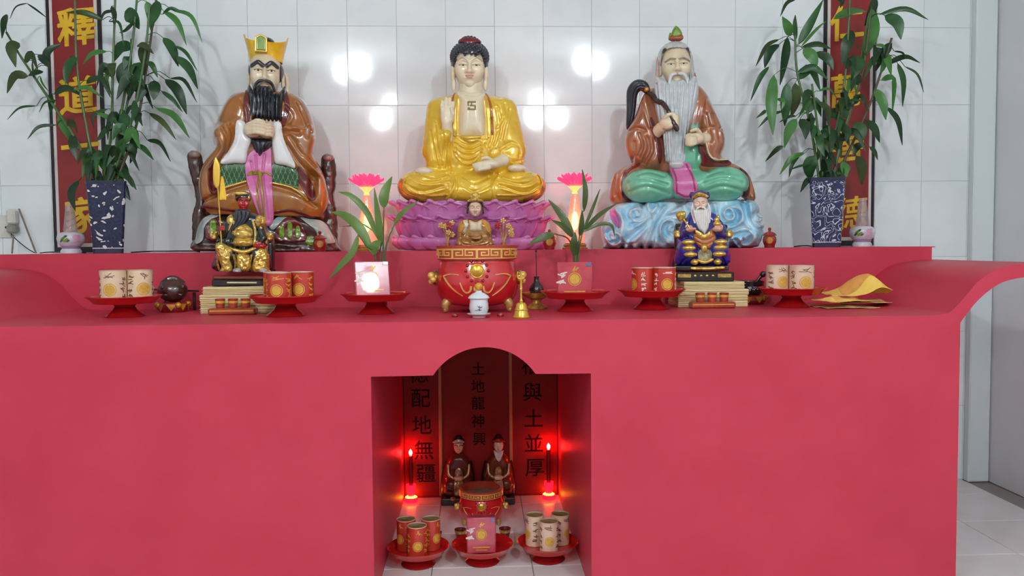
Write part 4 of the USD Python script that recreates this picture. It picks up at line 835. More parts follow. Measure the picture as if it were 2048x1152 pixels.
    S.part(t, 'resting_hand', U(4, pl, *fg), 2.4, SKIN_PALE)
    for c in ((215, 724), (655, 706)):
        S.part(t, 'foot_sole', ell((c[0], c[1] + 8, 110), (44, 20, 34)), 3, SKIN_PALE)
buddha()
# ---------------------------------------------------------------- the white-bearded sage on blue clouds (right)
TEAL = glaze('glaze_teal', '#79c29f', '#5bab88', 12, rough=.2, coat=.9)
CLOUD = glaze('glaze_cloud_blue', '#d6edf5', '#82c6e6', 7, rough=.14, coat=1, lo=.36, hi=.68)
CLOUDW = glaze('glaze_cloud_white', '#dce9ee', '#c6dbe6', 12, rough=.14, coat=1)
HAIRG = glaze('glaze_grey_hair', '#c6c6c3', '#b8b9b6', 40, rough=.3)
BEARDG = glaze('glaze_grey_beard', '#d6d8d9', '#c6cacc', 40, rough=.3)
WOOD = glaze('glaze_whisk_brown', '#3f2825', '#2a1b1b', 60)
GOLDB = mat('gold_ball', '#d9a53a', .22, .8, .5)
def laozi():
    S = Sculptor(1160, 30, 2.35, 1358, -.31, SHELF)
    B = S.bottom
    t = thing('elder_statue', 'large statue of a white-bearded elder with a black whisk, seated on blue swirling clouds', 'statue', S.loc)
    # cloud throne: swirls carved as spiral grooves
    blk = infl([(112, 930), (150, 885), (230, 870), (340, 868), (460, 872), (600, 868), (740, 868), (815, 880), (845, 950), (852, 1020), (838, 1075), (790, B), (460, B + 8), (140, B), (104, 1078), (92, 1020)], 10, 60, 140, 140)
    def spiral(cx, cy, r, turns, s=1, ph=0):
        return [(cx + s * r * (1 - k / (10 * turns)) * math.cos(ph + k * .62), cy + r * (1 - k / (10 * turns)) * math.sin(ph + k * .62) * .95) for k in range(int(10 * turns))]
    sw = [spiral(255, 925, 46, 1.6), spiral(680, 940, 62, 1.7, -1, 1), spiral(425, 1000, 72, 1.8, 1, 2), spiral(150, 1035, 44, 1.5, -1), spiral(740, 1050, 60, 1.5, 1, 3), spiral(575, 1030, 50, 1.5, -1, 2), spiral(820, 960, 34, 1.3)]
    fl = [[(150, 905), (185, 960), (180, 1040), (240, 1080)], [(300, 890), (330, 960), (260, 1030), (200, 1080)], [(330, 1090), (360, 1000), (400, 930), (470, 890)], [(290, 1085), (330, 990), (380, 900)], [(480, 890), (520, 950), (500, 1030), (540, 1085)], [(600, 890), (640, 1000), (700, 1040), (790, 1020)], [(760, 890), (770, 950), (800, 1000), (835, 1020)], [(620, 1085), (680, 1060), (720, 1090)], [(345, 900), (290, 960), (250, 980)], [(560, 900), (590, 970), (640, 1060)]]
    cl = folds(blk, sw + fl, 17, 15, 0, 40)
    cl = folds(cl, [[(x0 + 19, y0 + 7) for x0, y0 in l] for l in sw + fl], 14, -9, 0, 40)
    cl = rough(cl, 3, 40, 5)
    c_ = S.part(t, 'cloud_throne', cl, 4, CLOUD)
    S.part(c_, 'white_crest', skin(cl, U(0, *[band([(x0 + 19, y0 + 7) for x0, y0 in l], 4.5, 30) for l in sw]), 2.2, 5), 3.2, CLOUDW, split=False)
    S.part(c_, 'pink_streak', skin(cl, [(140, 905), (165, 900), (185, 960), (190, 1000), (172, 985), (150, 950)], 3, 6), 3.5, PINK)
    # robe
    L_ = [(345, 330), (318, 340), (292, 360), (272, 420), (250, 495), (220, 540), (210, 590), (218, 640), (236, 682), (190, 705), (155, 735), (138, 790), (130, 850), (150, 880), (195, 892), (242, 866), (300, 800), (380, 700), (400, 560), (400, 380)]
    R_ = [(540, 325), (585, 355), (612, 400), (635, 455), (656, 510), (674, 565), (676, 620), (662, 660), (690, 685), (745, 715), (785, 750), (803, 790), (820, 860), (800, 882), (760, 862), (700, 800), (560, 740), (470, 600), (480, 380)]
    robe = U(26, infl(L_, -5, 70, 84, 90), infl(R_, -5, 70, 84, 90), infl([(345, 330), (540, 325), (600, 480), (600, 740), (300, 740), (290, 480)], -20, 70, 84, 85),
             infl([(300, 370), (262, 470), (222, 540), (212, 600), (228, 660), (280, 700), (340, 718), (378, 700), (388, 640), (372, 560), (350, 480), (330, 400)], 60, 50, 70, 60),
             infl([(585, 400), (630, 470), (668, 560), (670, 620), (655, 668), (690, 690), (640, 700), (600, 690), (575, 640), (560, 560), (555, 480)], 50, 44, 60, 60))
    robe = folds(robe, [[(285, 560), (300, 610), (280, 660)], [(320, 580), (330, 630), (300, 690)], [(350, 590), (352, 650), (320, 700)], [(240, 540), (270, 532), (310, 545)], [(300, 420), (315, 480), (330, 530)], [(262, 600), (262, 640), (250, 680)], [(590, 480), (600, 540), (610, 600)], [(560, 545), (620, 540), (670, 545)], [(620, 480), (640, 540), (650, 600)], [(585, 400), (570, 470), (560, 530)], [(170, 740), (160, 800), (180, 860)], [(770, 760), (790, 810), (790, 860)]], 8, 8, 10)
    robe = folds(robe, [[(298, 565), (312, 620), (292, 680)], [(336, 580), (344, 640), (314, 700)], [(575, 560), (590, 620), (610, 680), (660, 690)], [(245, 700), (205, 730), (190, 790), (200, 850)]], 7, -7, 10)
    S.part(t, 'robe', robe, 4.2, RUST)
    S.part(t, 'robe_lining', skin(robe, [(340, 480), (372, 560), (388, 640), (384, 690), (372, 690), (358, 600), (330, 520)], 4, 12), 3.4, MAROON)
    S.part(t, 'robe_lining', skin(robe, [(555, 620), (575, 625), (590, 660), (640, 700), (700, 690), (690, 715), (580, 715), (562, 690)], 4, 12), 3.4, MAROON)
    S.part(t, 'robe_lining', skin(robe, [(205, 740), (235, 712), (282, 690), (280, 706), (238, 724), (214, 770), (206, 820), (230, 852), (242, 862), (215, 865), (196, 830)], 4, 12), 3.4, MAROON)
    S.part(t, 'robe_lining', skin(robe, [(740, 720), (775, 745), (790, 800), (780, 858), (755, 850), (775, 810), (765, 765)], 4, 12), 3.4, MAROON)
    S.part(t, 'sleeve_hem', skin(robe, U(0, band([(575, 570), (590, 620), (600, 660), (630, 690), (690, 686)], 4, 12)), 6, 8), 2.8, SKIN)
    legs = U(36, ell((310, 800, 70), (112, 82, 92)), ell((670, 800, 70), (112, 82, 92)), ell((490, 800, 40), (220, 66, 100)), infl([(430, 600), (560, 600), (570, 720), (420, 730)], 30, 50, 74, 60))
    legs = I(legs, Sh(lambda x, y, d: y - 878, (-1e4, -1e4, -1e4), (1e4, 878, 1e4)))
    legs = folds(legs, [[(230, 790), (300, 770), (410, 800)], [(240, 830), (320, 810), (420, 840)], [(250, 760), (320, 740), (400, 760)], [(580, 800), (660, 780), (750, 800)], [(570, 840), (660, 815), (760, 840)], [(590, 765), (660, 745), (730, 760)], [(560, 630), (550, 700), (600, 740)], [(410, 720), (440, 780), (440, 860)]], 8, 6, 0)
    S.part(t, 'green_skirt', legs, 4.2, TEAL)
    ap = U(4, skin(legs, [(418, 700), (508, 700), (530, 760), (548, 800), (545, 850), (500, 868), (470, 850), (446, 842), (440, 780)], 8, 14), infl([(444, 800), (548, 800), (546, 850), (500, 868), (448, 842)], 120, 20, 26, 40))
    sash = S.part(t, 'pink_sash', ap, 3.4, PINK)
    S.part(sash, 'sash_edge', skin(ap, U(0, band([(428, 705), (452, 770), (456, 842)], 4, 8), band([(500, 705), (528, 770), (540, 840)], 4, 8), band([(456, 838), (500, 858), (540, 838)], 4, 6)), 3, 6), 2.8, mat('glaze_rose', '#a83c6a', .25, 0, .6))
    # head
    hd, f = face(S, t, 452, 236, 72, 96, 20, SKIN, 2.3, brow=mat('brow_grey', '#8d8674', .5), brow_w=.055, turnx=.08, arch=(-.13, -.24, -.2))
    for sgn in (-1,):
        S.part(hd, 'ear', U(4, ell((380, 228, 0), (9, 30, 14)), ell((381, 262, 2), (8, 16, 9))), 2.4, SKIN)
    hair = U(8, ell((446, 190, 0), (80, 76, 86)), cap((372, 200, -18), (360, 330, 0), 14, 12), cap((516, 190, -14), (530, 320, 0), 14, 14))
    hair = cut(hair, slab([(386, 176), (410, 164), (446, 160), (490, 164), (516, 176), (520, 440), (384, 440)], 6, 400, 2))
    hair = folds(hair, [[(400 + 14 * k, 118 - 0 * k), (388 + 17 * k, 150), (386 + 17 * k, 170)] for k in range(8)], 3, 2.5, 0)
    hp = S.part(hd, 'hair', hair, 2.8, HAIRG)
    S.part(hd, 'hair_lock', wire([(368, 190, 0), (364, 260, 6), (362, 330, 14), (366, 420, 30)], [7, 6, 7, 6], 2, 12), 2.6, mat('lock_pink', '#c79c90', .3, 0, .6))
    S.part(hd, 'hair_lock', wire([(538, 270, 0), (545, 320, 10), (538, 400, 40), (525, 520, 70)], [4, 5, 5, 3], 2, 14), 2.4, mat('lock_rose', '#b9586c', .3, 0, .6))
    S.part(hp, 'topknot_base', U(6, ell((452, 104, 4), (30, 14, 26)), ell((430, 100, 14), (12, 14, 12)), ell((474, 100, 14), (12, 14, 12))), 2.4, mat('glaze_brick', '#9a4a2a', .25, 0, .6))
    S.part(hp, 'topknot_leaf', U(3, infl([(452, 44), (474, 66), (480, 92), (452, 104), (430, 94), (434, 66)], 8, 14, 16, 14), infl([(424, 74), (436, 90), (432, 112), (416, 108), (418, 88)], 12, 8, 10, 10)), 2.2, LIME)
    brd = U(10, infl([(352, 300), (372, 292), (392, 306), (415, 318), (432, 306), (455, 312), (480, 306), (505, 318), (528, 296), (548, 310), (556, 380), (540, 460), (520, 520), (500, 600), (498, 688), (470, 700), (430, 700), (402, 690), (392, 600), (372, 520), (352, 420)], 62, 44, 70, 70), cap((455, 600, 70), (455, 690, 96), 40, 40))
    brd = cut(brd, ell((458, 304, 118), (34, 16, 40)), k=6)
    brd = folds(brd, [[(362 + 18 * k, 330), (378 + 14.5 * k + 5 * math.sin(k * 1.7), 480), (400 + 9.5 * k, 700)] for k in range(11)], 4, 4.5, 50)
    brd = folds(brd, [[(371 + 18 * k, 340), (385 + 14.5 * k - 4 * math.sin(k * 1.3), 470), (405 + 9.5 * k, 690)] for k in range(10)], 3.5, -4, 50)
    S.part(hd, 'beard', brd, 2.9, BEARDG)
    S.part(hd, 'moustache', wire([(452, 288, 108), (434, 292, 112), (424, 312, 108), (420, 350, 112)], [5, 7, 7, 4], 3, 10), 2.2, BEARDG)
    S.part(hd, 'moustache', wire([(466, 288, 108), (488, 292, 110), (500, 312, 104), (508, 345, 108)], [5, 7, 7, 4], 3, 10), 2.2, BEARDG)
    # the hands, the whisk and the sprig
    h1 = U(6, ell((412, 520, 150), (36, 30, 24)), cap((385, 535, 128), (362, 552, 100), 26, 28), *[wire([(424, 498 + 13 * k, 162), (452, 492 + 13 * k, 168), (462, 500 + 13 * k, 150)], [9.5, 9, 7.5], 2, 7) for k in range(4)])
    h1 = U(4, h1, wire([(398, 500, 164), (420, 484, 172), (444, 482, 168)], [9, 9, 7], 2, 6))
    S.part(t, 'whisk_hand', h1, 2.4, SKIN)
    h2 = U(6, ell((538, 592, 140), (40, 30, 26)), cap((560, 590, 120), (585, 590, 96), 26, 28), *[wire([(516, 576 + 13 * k, 156), (502, 586 + 11 * k, 168), (520, 594 + 10 * k, 176), (540, 592 + 9 * k, 172)], [9, 9.5, 9, 7], 2, 9) for k in range(4)])
    h2 = U(4, h2, wire([(560, 572, 150), (545, 556, 166), (520, 562, 172)], [10, 9, 7], 2, 6))
    S.part(t, 'sprig_hand', h2, 2.4, SKIN)
    S.part(t, 'green_sprig', infl([(516, 552), (522, 524), (538, 530), (552, 516), (554, 556), (540, 566)], 148, 10, 12, 12), 2.4, glaze('glaze_sea_green', '#6f9a86'))
    S.part(t, 'whisk_hair', folds(wire([(318, 352, 60), (300, 328, 62), (272, 324, 58), (248, 352, 52), (242, 420, 44), (236, 480, 40), (224, 522, 38)], [14, 20, 24, 24, 20, 16, 5], 10, 24), [[(300, 322), (270, 320), (240, 360), (238, 440), (228, 510)], [(308, 335), (276, 335), (256, 370), (248, 450), (232, 515)]], 3, 4), 2.8, BLACKG)
    hnd = wire([(325, 362, 80), (350, 385, 100), (362, 408, 112), (378, 415, 120), (398, 432, 138), (420, 470, 160), (446, 530, 172), (456, 552, 170)], [9, 11, 9, 13, 10, 9, 10, 12], 5, 18)
    wh = S.part(t, 'whisk_handle', rough(hnd, 3, 14, 2), 2.3, WOOD)
    S.part(wh, 'gold_ball', ell((317, 350, 88), (12, 12, 12)), 2, GOLDB)
laozi()
# ---------------------------------------------------------------- vases and plants
def vase_mat(name, lo, col_a, col_b):
    n = {'tc': ('texture_coordinate', {}), 'nz': ('noise_texture', dict(scale=17.0, detail=1.2, distortion=1.6, roughness=.4)),
         'rp': ('rgb_ramp', dict(ramp=[(0, srgb(col_a)), (lo, srgb(col_a)), (lo + .012, srgb(col_b)), (lo + .036, srgb(col_b)), (lo + .046, srgb('#2b3566')), (lo + .11, srgb(col_a)), (lo + .16, srgb(col_a)), (lo + .170, srgb(col_b)), (lo + .186, srgb(col_b)), (lo + .196, srgb(col_a)), (1, srgb(col_a))])),
         'p': ('principled_bsdf', dict(roughness=.22, coat_weight=.8))}
    return usdkit.material(stage, '/World/Looks/' + name, n, [('tc.object', 'nz.vector'), ('nz.fac', 'rp.fac'), ('rp.color', 'p.base_color')], surface='p.BSDF')
VASE_A = usdkit.material(stage, '/World/Looks/vase_navy', {'tc': ('texture_coordinate', {}), 'nz': ('noise_texture', dict(scale=14.0, detail=2)), 'mx': ('mix_vector', dict(fac=(.10))), 'mp': ('mapping', dict(scale=(1.0, 1.0, 1.5), rotation=(.2, .6, .3))),
    'v': ('voronoi_texture', dict(scale=34.0)), 'r': ('rgb_ramp', dict(ramp=[(0, srgb('#d9d4d2')), (.30, srgb('#d9d4d2')), (.33, srgb('#12173a')), (.56, srgb('#12173a')), (.60, srgb('#2a3158')), (.70, srgb('#161b40')), (1, srgb('#12173a'))])),
    'p': ('principled_bsdf', dict(roughness=.3, coat_weight=.2))}, [('tc.object', 'nz.vector'), ('tc.object', 'mx.a'), ('nz.color', 'mx.b'), ('mx.result', 'mp.vector'), ('mp.vector', 'v.vector'), ('v.distance', 'r.fac'), ('r.color', 'p.base_color')], surface='p.BSDF')
VASE_B = vase_mat('vase_blue_white', .40, '#1d2352', '#cfcfd8')
NAVY = glaze('glaze_navy', '#171a3a', '#20244a', 30)
SOIL = mat('soil', '#2c211b', .9, bump=.5, bscale=120)
def leaf_mat(name, a, b):
    n = {'tc': ('texture_coordinate', {}), 'nz': ('noise_texture', dict(scale=9.0)), 'rp': ('rgb_ramp', dict(ramp=[(.3, srgb(a)), (.7, srgb(b))])),
         'p': ('principled_bsdf', dict(roughness=.36, specular_ior_level=.45)), 't': ('translucent_bsdf', dict(color=srgb(b))), 'm': ('mix_closure', dict(fac=.16))}
    return usdkit.material(stage, '/World/Looks/' + name, n, [('tc.object', 'nz.vector'), ('nz.fac', 'rp.fac'), ('rp.color', 'p.base_color'), ('p.BSDF', 'm.closure1'), ('t.BSDF', 'm.closure2')], surface='m.closure')
LEAVES = [leaf_mat('leaf_deep', '#1d3a20', '#2a4a26'), leaf_mat('leaf_mid', '#27502a', '#356231'), leaf_mat('leaf_fresh', '#3f7336', '#528a41'), leaf_mat('leaf_olive', '#34431f', '#475a2a')]
CANE = glaze('cane_green', '#3d5a2c', '#52703a', 12, rough=.4, coat=.1)
CANED = glaze('cane_brown', '#4b4630', '#5c5438', 20, rough=.5, coat=0)

def vase(label, cx, Y, wt, wb, h, m, rot):
    p = at_y(cx, 500, Y)
    t = thing('square_vase', label, 'vase', (p[0], Y, SHELF + .0005), rot)
    def sq(z, w, r):
        n = 6; out = []
        for k, (sx, sy) in enumerate(((1, 1), (-1, 1), (-1, -1), (1, -1))):
            for j in range(n):
                a = math.pi / 2 * (k + j / (n - 1))
                out.append((sx * (w / 2 - r) + r * math.cos(a), sy * (w / 2 - r) + r * math.sin(a), z))
        return out
    def loft(rings, caps=True):
        n = len(rings[0]); v = sum(rings, []); f = []
        for i in range(len(rings) - 1):
            for j in range(n):
                k = (j + 1) % n
                f.append((i * n + j, i * n + k, (i + 1) * n + k, (i + 1) * n + j))
        m_ = trimesh.Trimesh(*meshkit.arrays((v, f))[:2], process=False)
        c0, c1 = len(m_.vertices), len(m_.vertices) + 1
        vv = np.vstack([m_.vertices, np.mean(rings[0], 0)[None], np.mean(rings[-1], 0)[None]])
        ff = list(m_.faces) + [(c0, (j + 1) % n, j) for j in range(n)] + [(c1, (len(rings) - 1) * n + j, (len(rings) - 1) * n + (j + 1) % n) for j in range(n)]
        if not caps: ff = list(m_.faces)
        return trimesh.Trimesh(vv[:len(m_.vertices)] if not caps else vv, ff, process=False)
    part(t, 'foot', loft([sq(0, wb * .98, .012), sq(.02, wb, .012)]), NAVY, 40)
    part(t, 'body', loft([sq(.0205, wb, .012), sq(h - .018, wt, .014), sq(h - .018, wt * .88, .012), sq(.03, wb * .86, .01)]), m, 40)
    part(t, 'rim', loft([sq(h - .0175, wt * .88, .012), sq(h - .0175, wt * 1.01, .014), sq(h, wt * 1.03, .014), sq(h, wt * .9, .012), sq(h - .0175, wt * .885, .012)][1:], False), NAVY, 40)
    for z in (.024, h - .024): part(t, 'white_line', loft([sq(z - .0018, (wb + (wt - wb) * z / h) * 1.004, .014), sq(z + .0018, (wb + (wt - wb) * z / h) * 1.006, .014)]), WHITEG, 40)
    return t, p[0], h

def strip(pts, width, fold=.25, twist=0.0, n=11):
    """A lance-shaped leaf along pts, V-folded along its midrib, with a thin body."""
    c = spline(pts, n)
    t = np.gradient(c, axis=0); t /= np.linalg.norm(t, axis=1, keepdims=True) + 1e-9
    view = np.array([.0, -1.0, .25])
    s = np.cross(t, view); s /= np.linalg.norm(s, axis=1, keepdims=True) + 1e-9
    nrm = np.cross(s, t)
    u = np.linspace(0, 1, n)
    w = width / 2 * np.clip((np.sin(math.pi * np.clip(u, 0, 1) ** .75) ** .8), .06, 1)
    a = math.radians(twist) * np.ones(n)
    sd = s * np.cos(a)[:, None] + nrm * np.sin(a)[:, None]
    nn = -s * np.sin(a)[:, None] + nrm * np.cos(a)[:, None]
    th = .0006
    up = [c + sd * w[:, None] - nn * (fold * w)[:, None] * -1, c, c - sd * w[:, None] + nn * (fold * w)[:, None]]
    v = np.vstack([x + nn * th for x in up] + [x - nn * th for x in up])
    f = []
    for k in range(2):
        for i in range(n - 1):
            f.append((k * n + i, k * n + i + 1, (k + 1) * n + i + 1, (k + 1) * n + i))
            f.append((3 * n + k * n + i, 3 * n + (k + 1) * n + i, 3 * n + (k + 1) * n + i + 1, 3 * n + k * n + i + 1))
    for i in range(n - 1):
        f.append((i, 3 * n + i, 3 * n + i + 1, i + 1)); f.append((2 * n + i, 2 * n + i + 1, 5 * n + i + 1, 5 * n + i))
    return trimesh.Trimesh(*meshkit.arrays((v, f))[:2], process=False)

def plant(name, label, cat, ox, oy, k, cx, Y, zfoot, canes, leaves, seed, spread=.07, wcap=None, cane_r=(.0075, .005), lm=None, lvl=0.0, bushy=0):
    """canes and leaves traced in the photo at the plant's own depth; the depth of each is drawn at random within the plant."""
    r = np.random.default_rng(seed)
    p0 = at_y(cx, 500, Y)
    t = thing(name, label, cat, (p0[0], Y, zfoot))
    def P(x, y, d):
        q = at_y(ox + x / k, oy + y / k, Y)
        return np.array([q[0] - p0[0], d, q[2] - zfoot])
    cl = []
    for c in canes:
        d1 = r.uniform(-spread, spread) * .8
        pts = [P(x, y, d1 * min(1, .15 + i / max(1, len(c) - 1))) for i, (x, y) in enumerate(c)]
        foot = pts[0].copy(); foot[2] = lvl; foot[0] *= .8
        path = spline([foot] + pts, 26)
        cl.append(path)
        rad = np.linspace(cane_r[0], cane_r[1], 26) * (1 + .10 * (np.arange(26) % 5 == 0))
        part(t, 'cane', tube(path, rad, 8), CANE if r.random() < .7 else CANED, True)
    allc = np.vstack(cl) if cl else np.zeros((1, 3))
    for path in cl[:bushy and len(cl)]:                                  # sheathing leaves up the canes
        for _i in range(bushy):
            i = int(r.uniform(3, 25)); q0 = path[i]
            if q0[2] > .62 + lvl: continue
            a, ln = r.uniform(-1, 1), r.uniform(.09, .19)
            up_ = r.uniform(.1, .45)
            dirx = np.array([a, r.uniform(-.7, .3), 0]); dirx /= np.linalg.norm(dirx) + .3
            m = strip([q0, q0 + dirx * ln * .45 + np.array([0, 0, ln * up_]), q0 + dirx * ln * .85 + np.array([0, 0, ln * (up_ - .55)])], r.uniform(.030, .052), r.uniform(.15, .4), r.uniform(-40, 40))
            part(t, 'leaf', m, LEAVES[int(r.choice(4, p=[.4, .3, .1, .2]))], 50)
    for lf in leaves:
        pts2, w = lf[:-1], lf[-1]
        b = P(*pts2[0], 0)
        j = np.argmin(((allc - b)[:, [0, 2]] ** 2).sum(1))
        d0 = allc[j][1]
        dt = d0 + r.uniform(-spread, spread) * .9
        if len(pts2) == 2:
            (xa, ya), (xb, yb) = pts2
            pts2 = [pts2[0], ((xa + xb) / 2 + (yb - ya) * .06 * r.uniform(-1, 1), (ya + yb) / 2 - abs(xb - xa) * .10), pts2[1]]
        n = len(pts2)
        q = [P(x, y, d0 + (dt - d0) * i / (n - 1) - .012 * math.sin(math.pi * i / (n - 1))) for i, (x, y) in enumerate(pts2)]
        W = w / k / 405
        m = strip(q, W, r.uniform(.12, .35), r.uniform(-35, 35))
        gap = np.linalg.norm(allc[j] - q[0])
        if cl and .004 < gap < .12:
            mid = (allc[j] + q[0]) / 2 + np.array([0, 0, .25 * gap])
            m = cat_([m, tube(spline([allc[j], mid, q[0]], 6), .0016, 5)])
        part(t, 'leaf', m, lm or LEAVES[int(r.choice(4, p=[.34, .33, .18, .15]))], 50)
    return t

vase('tapered navy square vase with white flecks holding the left bamboo plant', 217, -.31, .168, .130, .335, VASE_A, 23)
vase('tapered square vase with dense blue and white pattern holding the right bamboo plant', 1652, -.31, .162, .130, .335, VASE_B, -21)
VT = SHELF + .30
L1 = [((720, 45), (790, 100), (832, 205), 26), ((755, 40), (850, 75), (898, 190), 18), ((715, 60), (760, 35), (820, 62), 14), ((735, 175), (770, 220), (790, 295), 44), ((785, 210), (840, 245), (888, 325), 16), ((790, 258), (850, 310), (882, 398), 38),
      ((750, 345), (825, 362), (885, 462), 17), ((728, 350), (785, 405), (818, 502), 46), ((712, 402), (765, 440), (808, 497), 20), ((690, 478), (765, 512), (817, 602), 32), ((658, 500), (730, 545), (792, 624), 24), ((650, 620), (725, 640), (776, 722), 20), ((588, 640), (650, 665), (702, 715), 28),
      ((560, 540), (580, 620), (575, 702), 32), ((520, 765), (575, 790), (605, 842), 26), ((570, 195), (520, 205), (482, 262), 60), ((545, 45), (580, 70), (598, 116), 66), ((470, 88), (530, 105), (552, 205), 12), ((640, 190), (625, 240), (632, 312), 40), ((545, 260), (520, 320), (522, 392), 44),
      ((570, 288), (615, 325), (652, 392), 38), ((680, 355), (690, 400), (688, 446), 48), ((622, 375), (590, 400), (556, 442), 38), ((400, 362), (470, 358), (512, 442), 26), ((225, 412), (285, 385), (352, 420), 28), ((462, 222), (410, 240), (368, 285), 30), ((430, 338), (400, 350), (372, 366), 26),
      ((342, 250), (320, 310), (312, 382), 38), ((442, 80), (370, 55), (288, 52), 26), ((330, 400), (400, 395), (470, 440), 20), ((60, 180), (40, 210), (62, 295), 46), ((0, 50), (14, 100), (12, 172), 30), ((104, 330), (60, 335), (27, 412), 40), ((172, 310), (140, 322), (112, 330), 30),
      ((192, 285), (155, 250), (120, 242), 28), ((182, 272), (200, 220), (252, 184), 32), ((150, 232), (185, 262), (216, 302), 30), ((146, 464), (70, 474), (0, 522), 12), ((240, 550), (180, 565), (138, 622), 14), ((232, 440), (190, 452), (155, 492), 16), ((92, 0), (150, 38), (200, 76), 8), ((95, 0), (50, 20), (15, 70), 9),
      ((250, 500), (270, 560), (292, 632), 38), ((312, 590), (330, 650), (347, 712), 36), ((345, 800), (325, 860), (338, 935), 40), ((390, 640), (420, 690), (442, 742), 30), ((470, 680), (455, 720), (450, 762), 34), ((510, 690), (535, 740), (545, 792), 38), ((545, 740), (575, 780), (600, 832), 26), ((520, 700), (490, 730), (470, 765), 30),
      ((470, 480), (400, 510), (380, 560), 26), ((430, 500), (500, 530), (560, 590), 22), ((590, 90), (560, 130), (520, 140), 30), ((640, 0), (660, 60), (650, 130), 40), ((690, 0), (700, 60), (690, 120), 46), ((620, 210), (660, 215), (700, 250), 30), ((600, 450), (620, 500), (600, 560), 34), ((590, 560), (600, 610), (590, 660), 40), ((530, 480), (550, 530), (545, 590), 34), ((480, 300), (470, 360), (490, 420), 30),
      ((470, 560), (440, 600), (400, 620), 24), ((660, 280), (690, 300), (710, 350), 26), ((480, 20), (500, 60), (490, 120), 24), ((560, 640), (590, 670), (560, 720), 36), ((500, 40), (450, 50), (420, 90), 20), ((120, 260), (122, 300), (118, 330), 8), ((160, 330), (162, 360), (170, 390), 10)]
plant('bamboo_plant', 'tall leafy lucky bamboo in the navy flecked vase, in front of left scroll', 'plant', 0, 0, 2.216, 217, -.31, VT - .02,
      [[(455, 800), (485, 600), (490, 300), (498, -30)], [(490, 800), (530, 520), (575, 220), (600, -30)], [(520, 795), (600, 560), (645, 300), (690, -30)], [(430, 800), (385, 560), (345, 300), (335, -30)], [(420, 800), (330, 620), (235, 480), (130, 330), (60, 230), (0, 130)], [(500, 790), (570, 600), (620, 420), (660, 200), (675, 40)], [(470, 795), (510, 620), (555, 400), (560, 160)]], L1, 21, bushy=8)
R1 = [((255, 200), (295, 120), (356, 8), 38), ((265, 210), (310, 150), (352, 112), 14), ((240, 182), (240, 120), (256, 58), 30), ((218, 162), (195, 130), (168, 88), 40), ((242, 0), (190, 28), (160, 88), 16), ((168, 178), (120, 205), (84, 285), 24), ((168, 200), (125, 240), (108, 302), 42), ((205, 168), (190, 260), (180, 375), 54), ((124, 298), (85, 350), (52, 445), 24), ((146, 335), (125, 470), (132, 602), 50),
      ((205, 370), (200, 460), (206, 555), 48), ((240, 370), (248, 440), (240, 515), 44), ((275, 220), (305, 260), (322, 315), 48), ((268, 212), (330, 204), (388, 226), 24), ((330, 235), (370, 270), (392, 322), 38), ((250, 322), (310, 308), (372, 362), 30), ((330, 412), (370, 405), (412, 442), 16), ((160, 440), (180, 455), (172, 492), 18), ((112, 492), (90, 505), (58, 530), 16), ((190, 492), (130, 515), (84, 566), 16),
      ((248, 530), (210, 580), (196, 655), 46), ((262, 530), (275, 570), (270, 625), 42), ((245, 515), (200, 525), (150, 552), 14), ((190, 648), (160, 665), (124, 712), 22), ((284, 678), (225, 705), (183, 772), 26), ((262, 690), (225, 730), (213, 788), 18), ((305, 730), (260, 738), (222, 752), 14), ((322, 788), (290, 805), (268, 852), 26), ((325, 690), (310, 740), (332, 795), 60), ((310, 550), (335, 610), (340, 685), 42), ((330, 458), (360, 500), (372, 565), 46),
      ((482, 148), (455, 210), (442, 298), 50), ((398, 95), (480, 60), (562, 48), 42), ((582, 40), (585, 150), (562, 255), 74), ((612, 66), (710, 52), (802, 104), 22), ((640, 70), (680, 110), (692, 185), 52), ((690, 182), (650, 230), (630, 305), 46), ((700, 218), (720, 235), (725, 260), 10), ((660, 280), (730, 252), (792, 280), 28), ((715, 272), (745, 350), (756, 462), 24), ((748, 288), (790, 330), (818, 408), 22), ((640, 350), (700, 345), (716, 492), 34),
      ((610, 388), (635, 450), (652, 530), 44), ((662, 470), (715, 530), (752, 635), 30), ((565, 530), (595, 570), (622, 630), 46), ((545, 262), (500, 300), (478, 362), 60), ((440, 470), (480, 455), (522, 470), 22), ((402, 598), (385, 640), (358, 692), 36), ((500, 550), (525, 580), (530, 625), 50), ((520, 690), (550, 740), (566, 815), 48), ((580, 648), (610, 670), (642, 702), 20), ((475, 720), (455, 750), (462, 786), 48), ((562, 250), (535, 225), (508, 212), 14), ((432, 488), (450, 460), (472, 440), 42),
      ((600, -10), (580, 40), (560, 110), 50), ((420, 560), (450, 590), (440, 640), 36), ((380, 500), (420, 520), (450, 560), 26), ((300, 440), (280, 470), (262, 520), 26), ((410, 0), (420, 30), (405, 60), 20), ((560, 640), (520, 650), (500, 690), 36), ((350, 600), (330, 640), (345, 700), 36), ((600, 200), (640, 205), (660, 240), 16)]
plant('bamboo_plant', 'tall leafy lucky bamboo in the blue and white vase, in front of right scroll', 'plant', 1480, 0, 2.215, 1652, -.31, VT - .02,
      [[(350, 800), (310, 560), (250, 330), (238, 160)], [(375, 795), (420, 560), (452, 330), (470, -20)], [(405, 800), (470, 560), (545, 300), (585, -20)], [(425, 795), (540, 560), (610, 400), (690, 160)], [(365, 795), (330, 560), (300, 380)], [(390, 795), (400, 600), (380, 420)], [(415, 800), (440, 650), (490, 480), (530, 380)]], R1, 22, bushy=6)
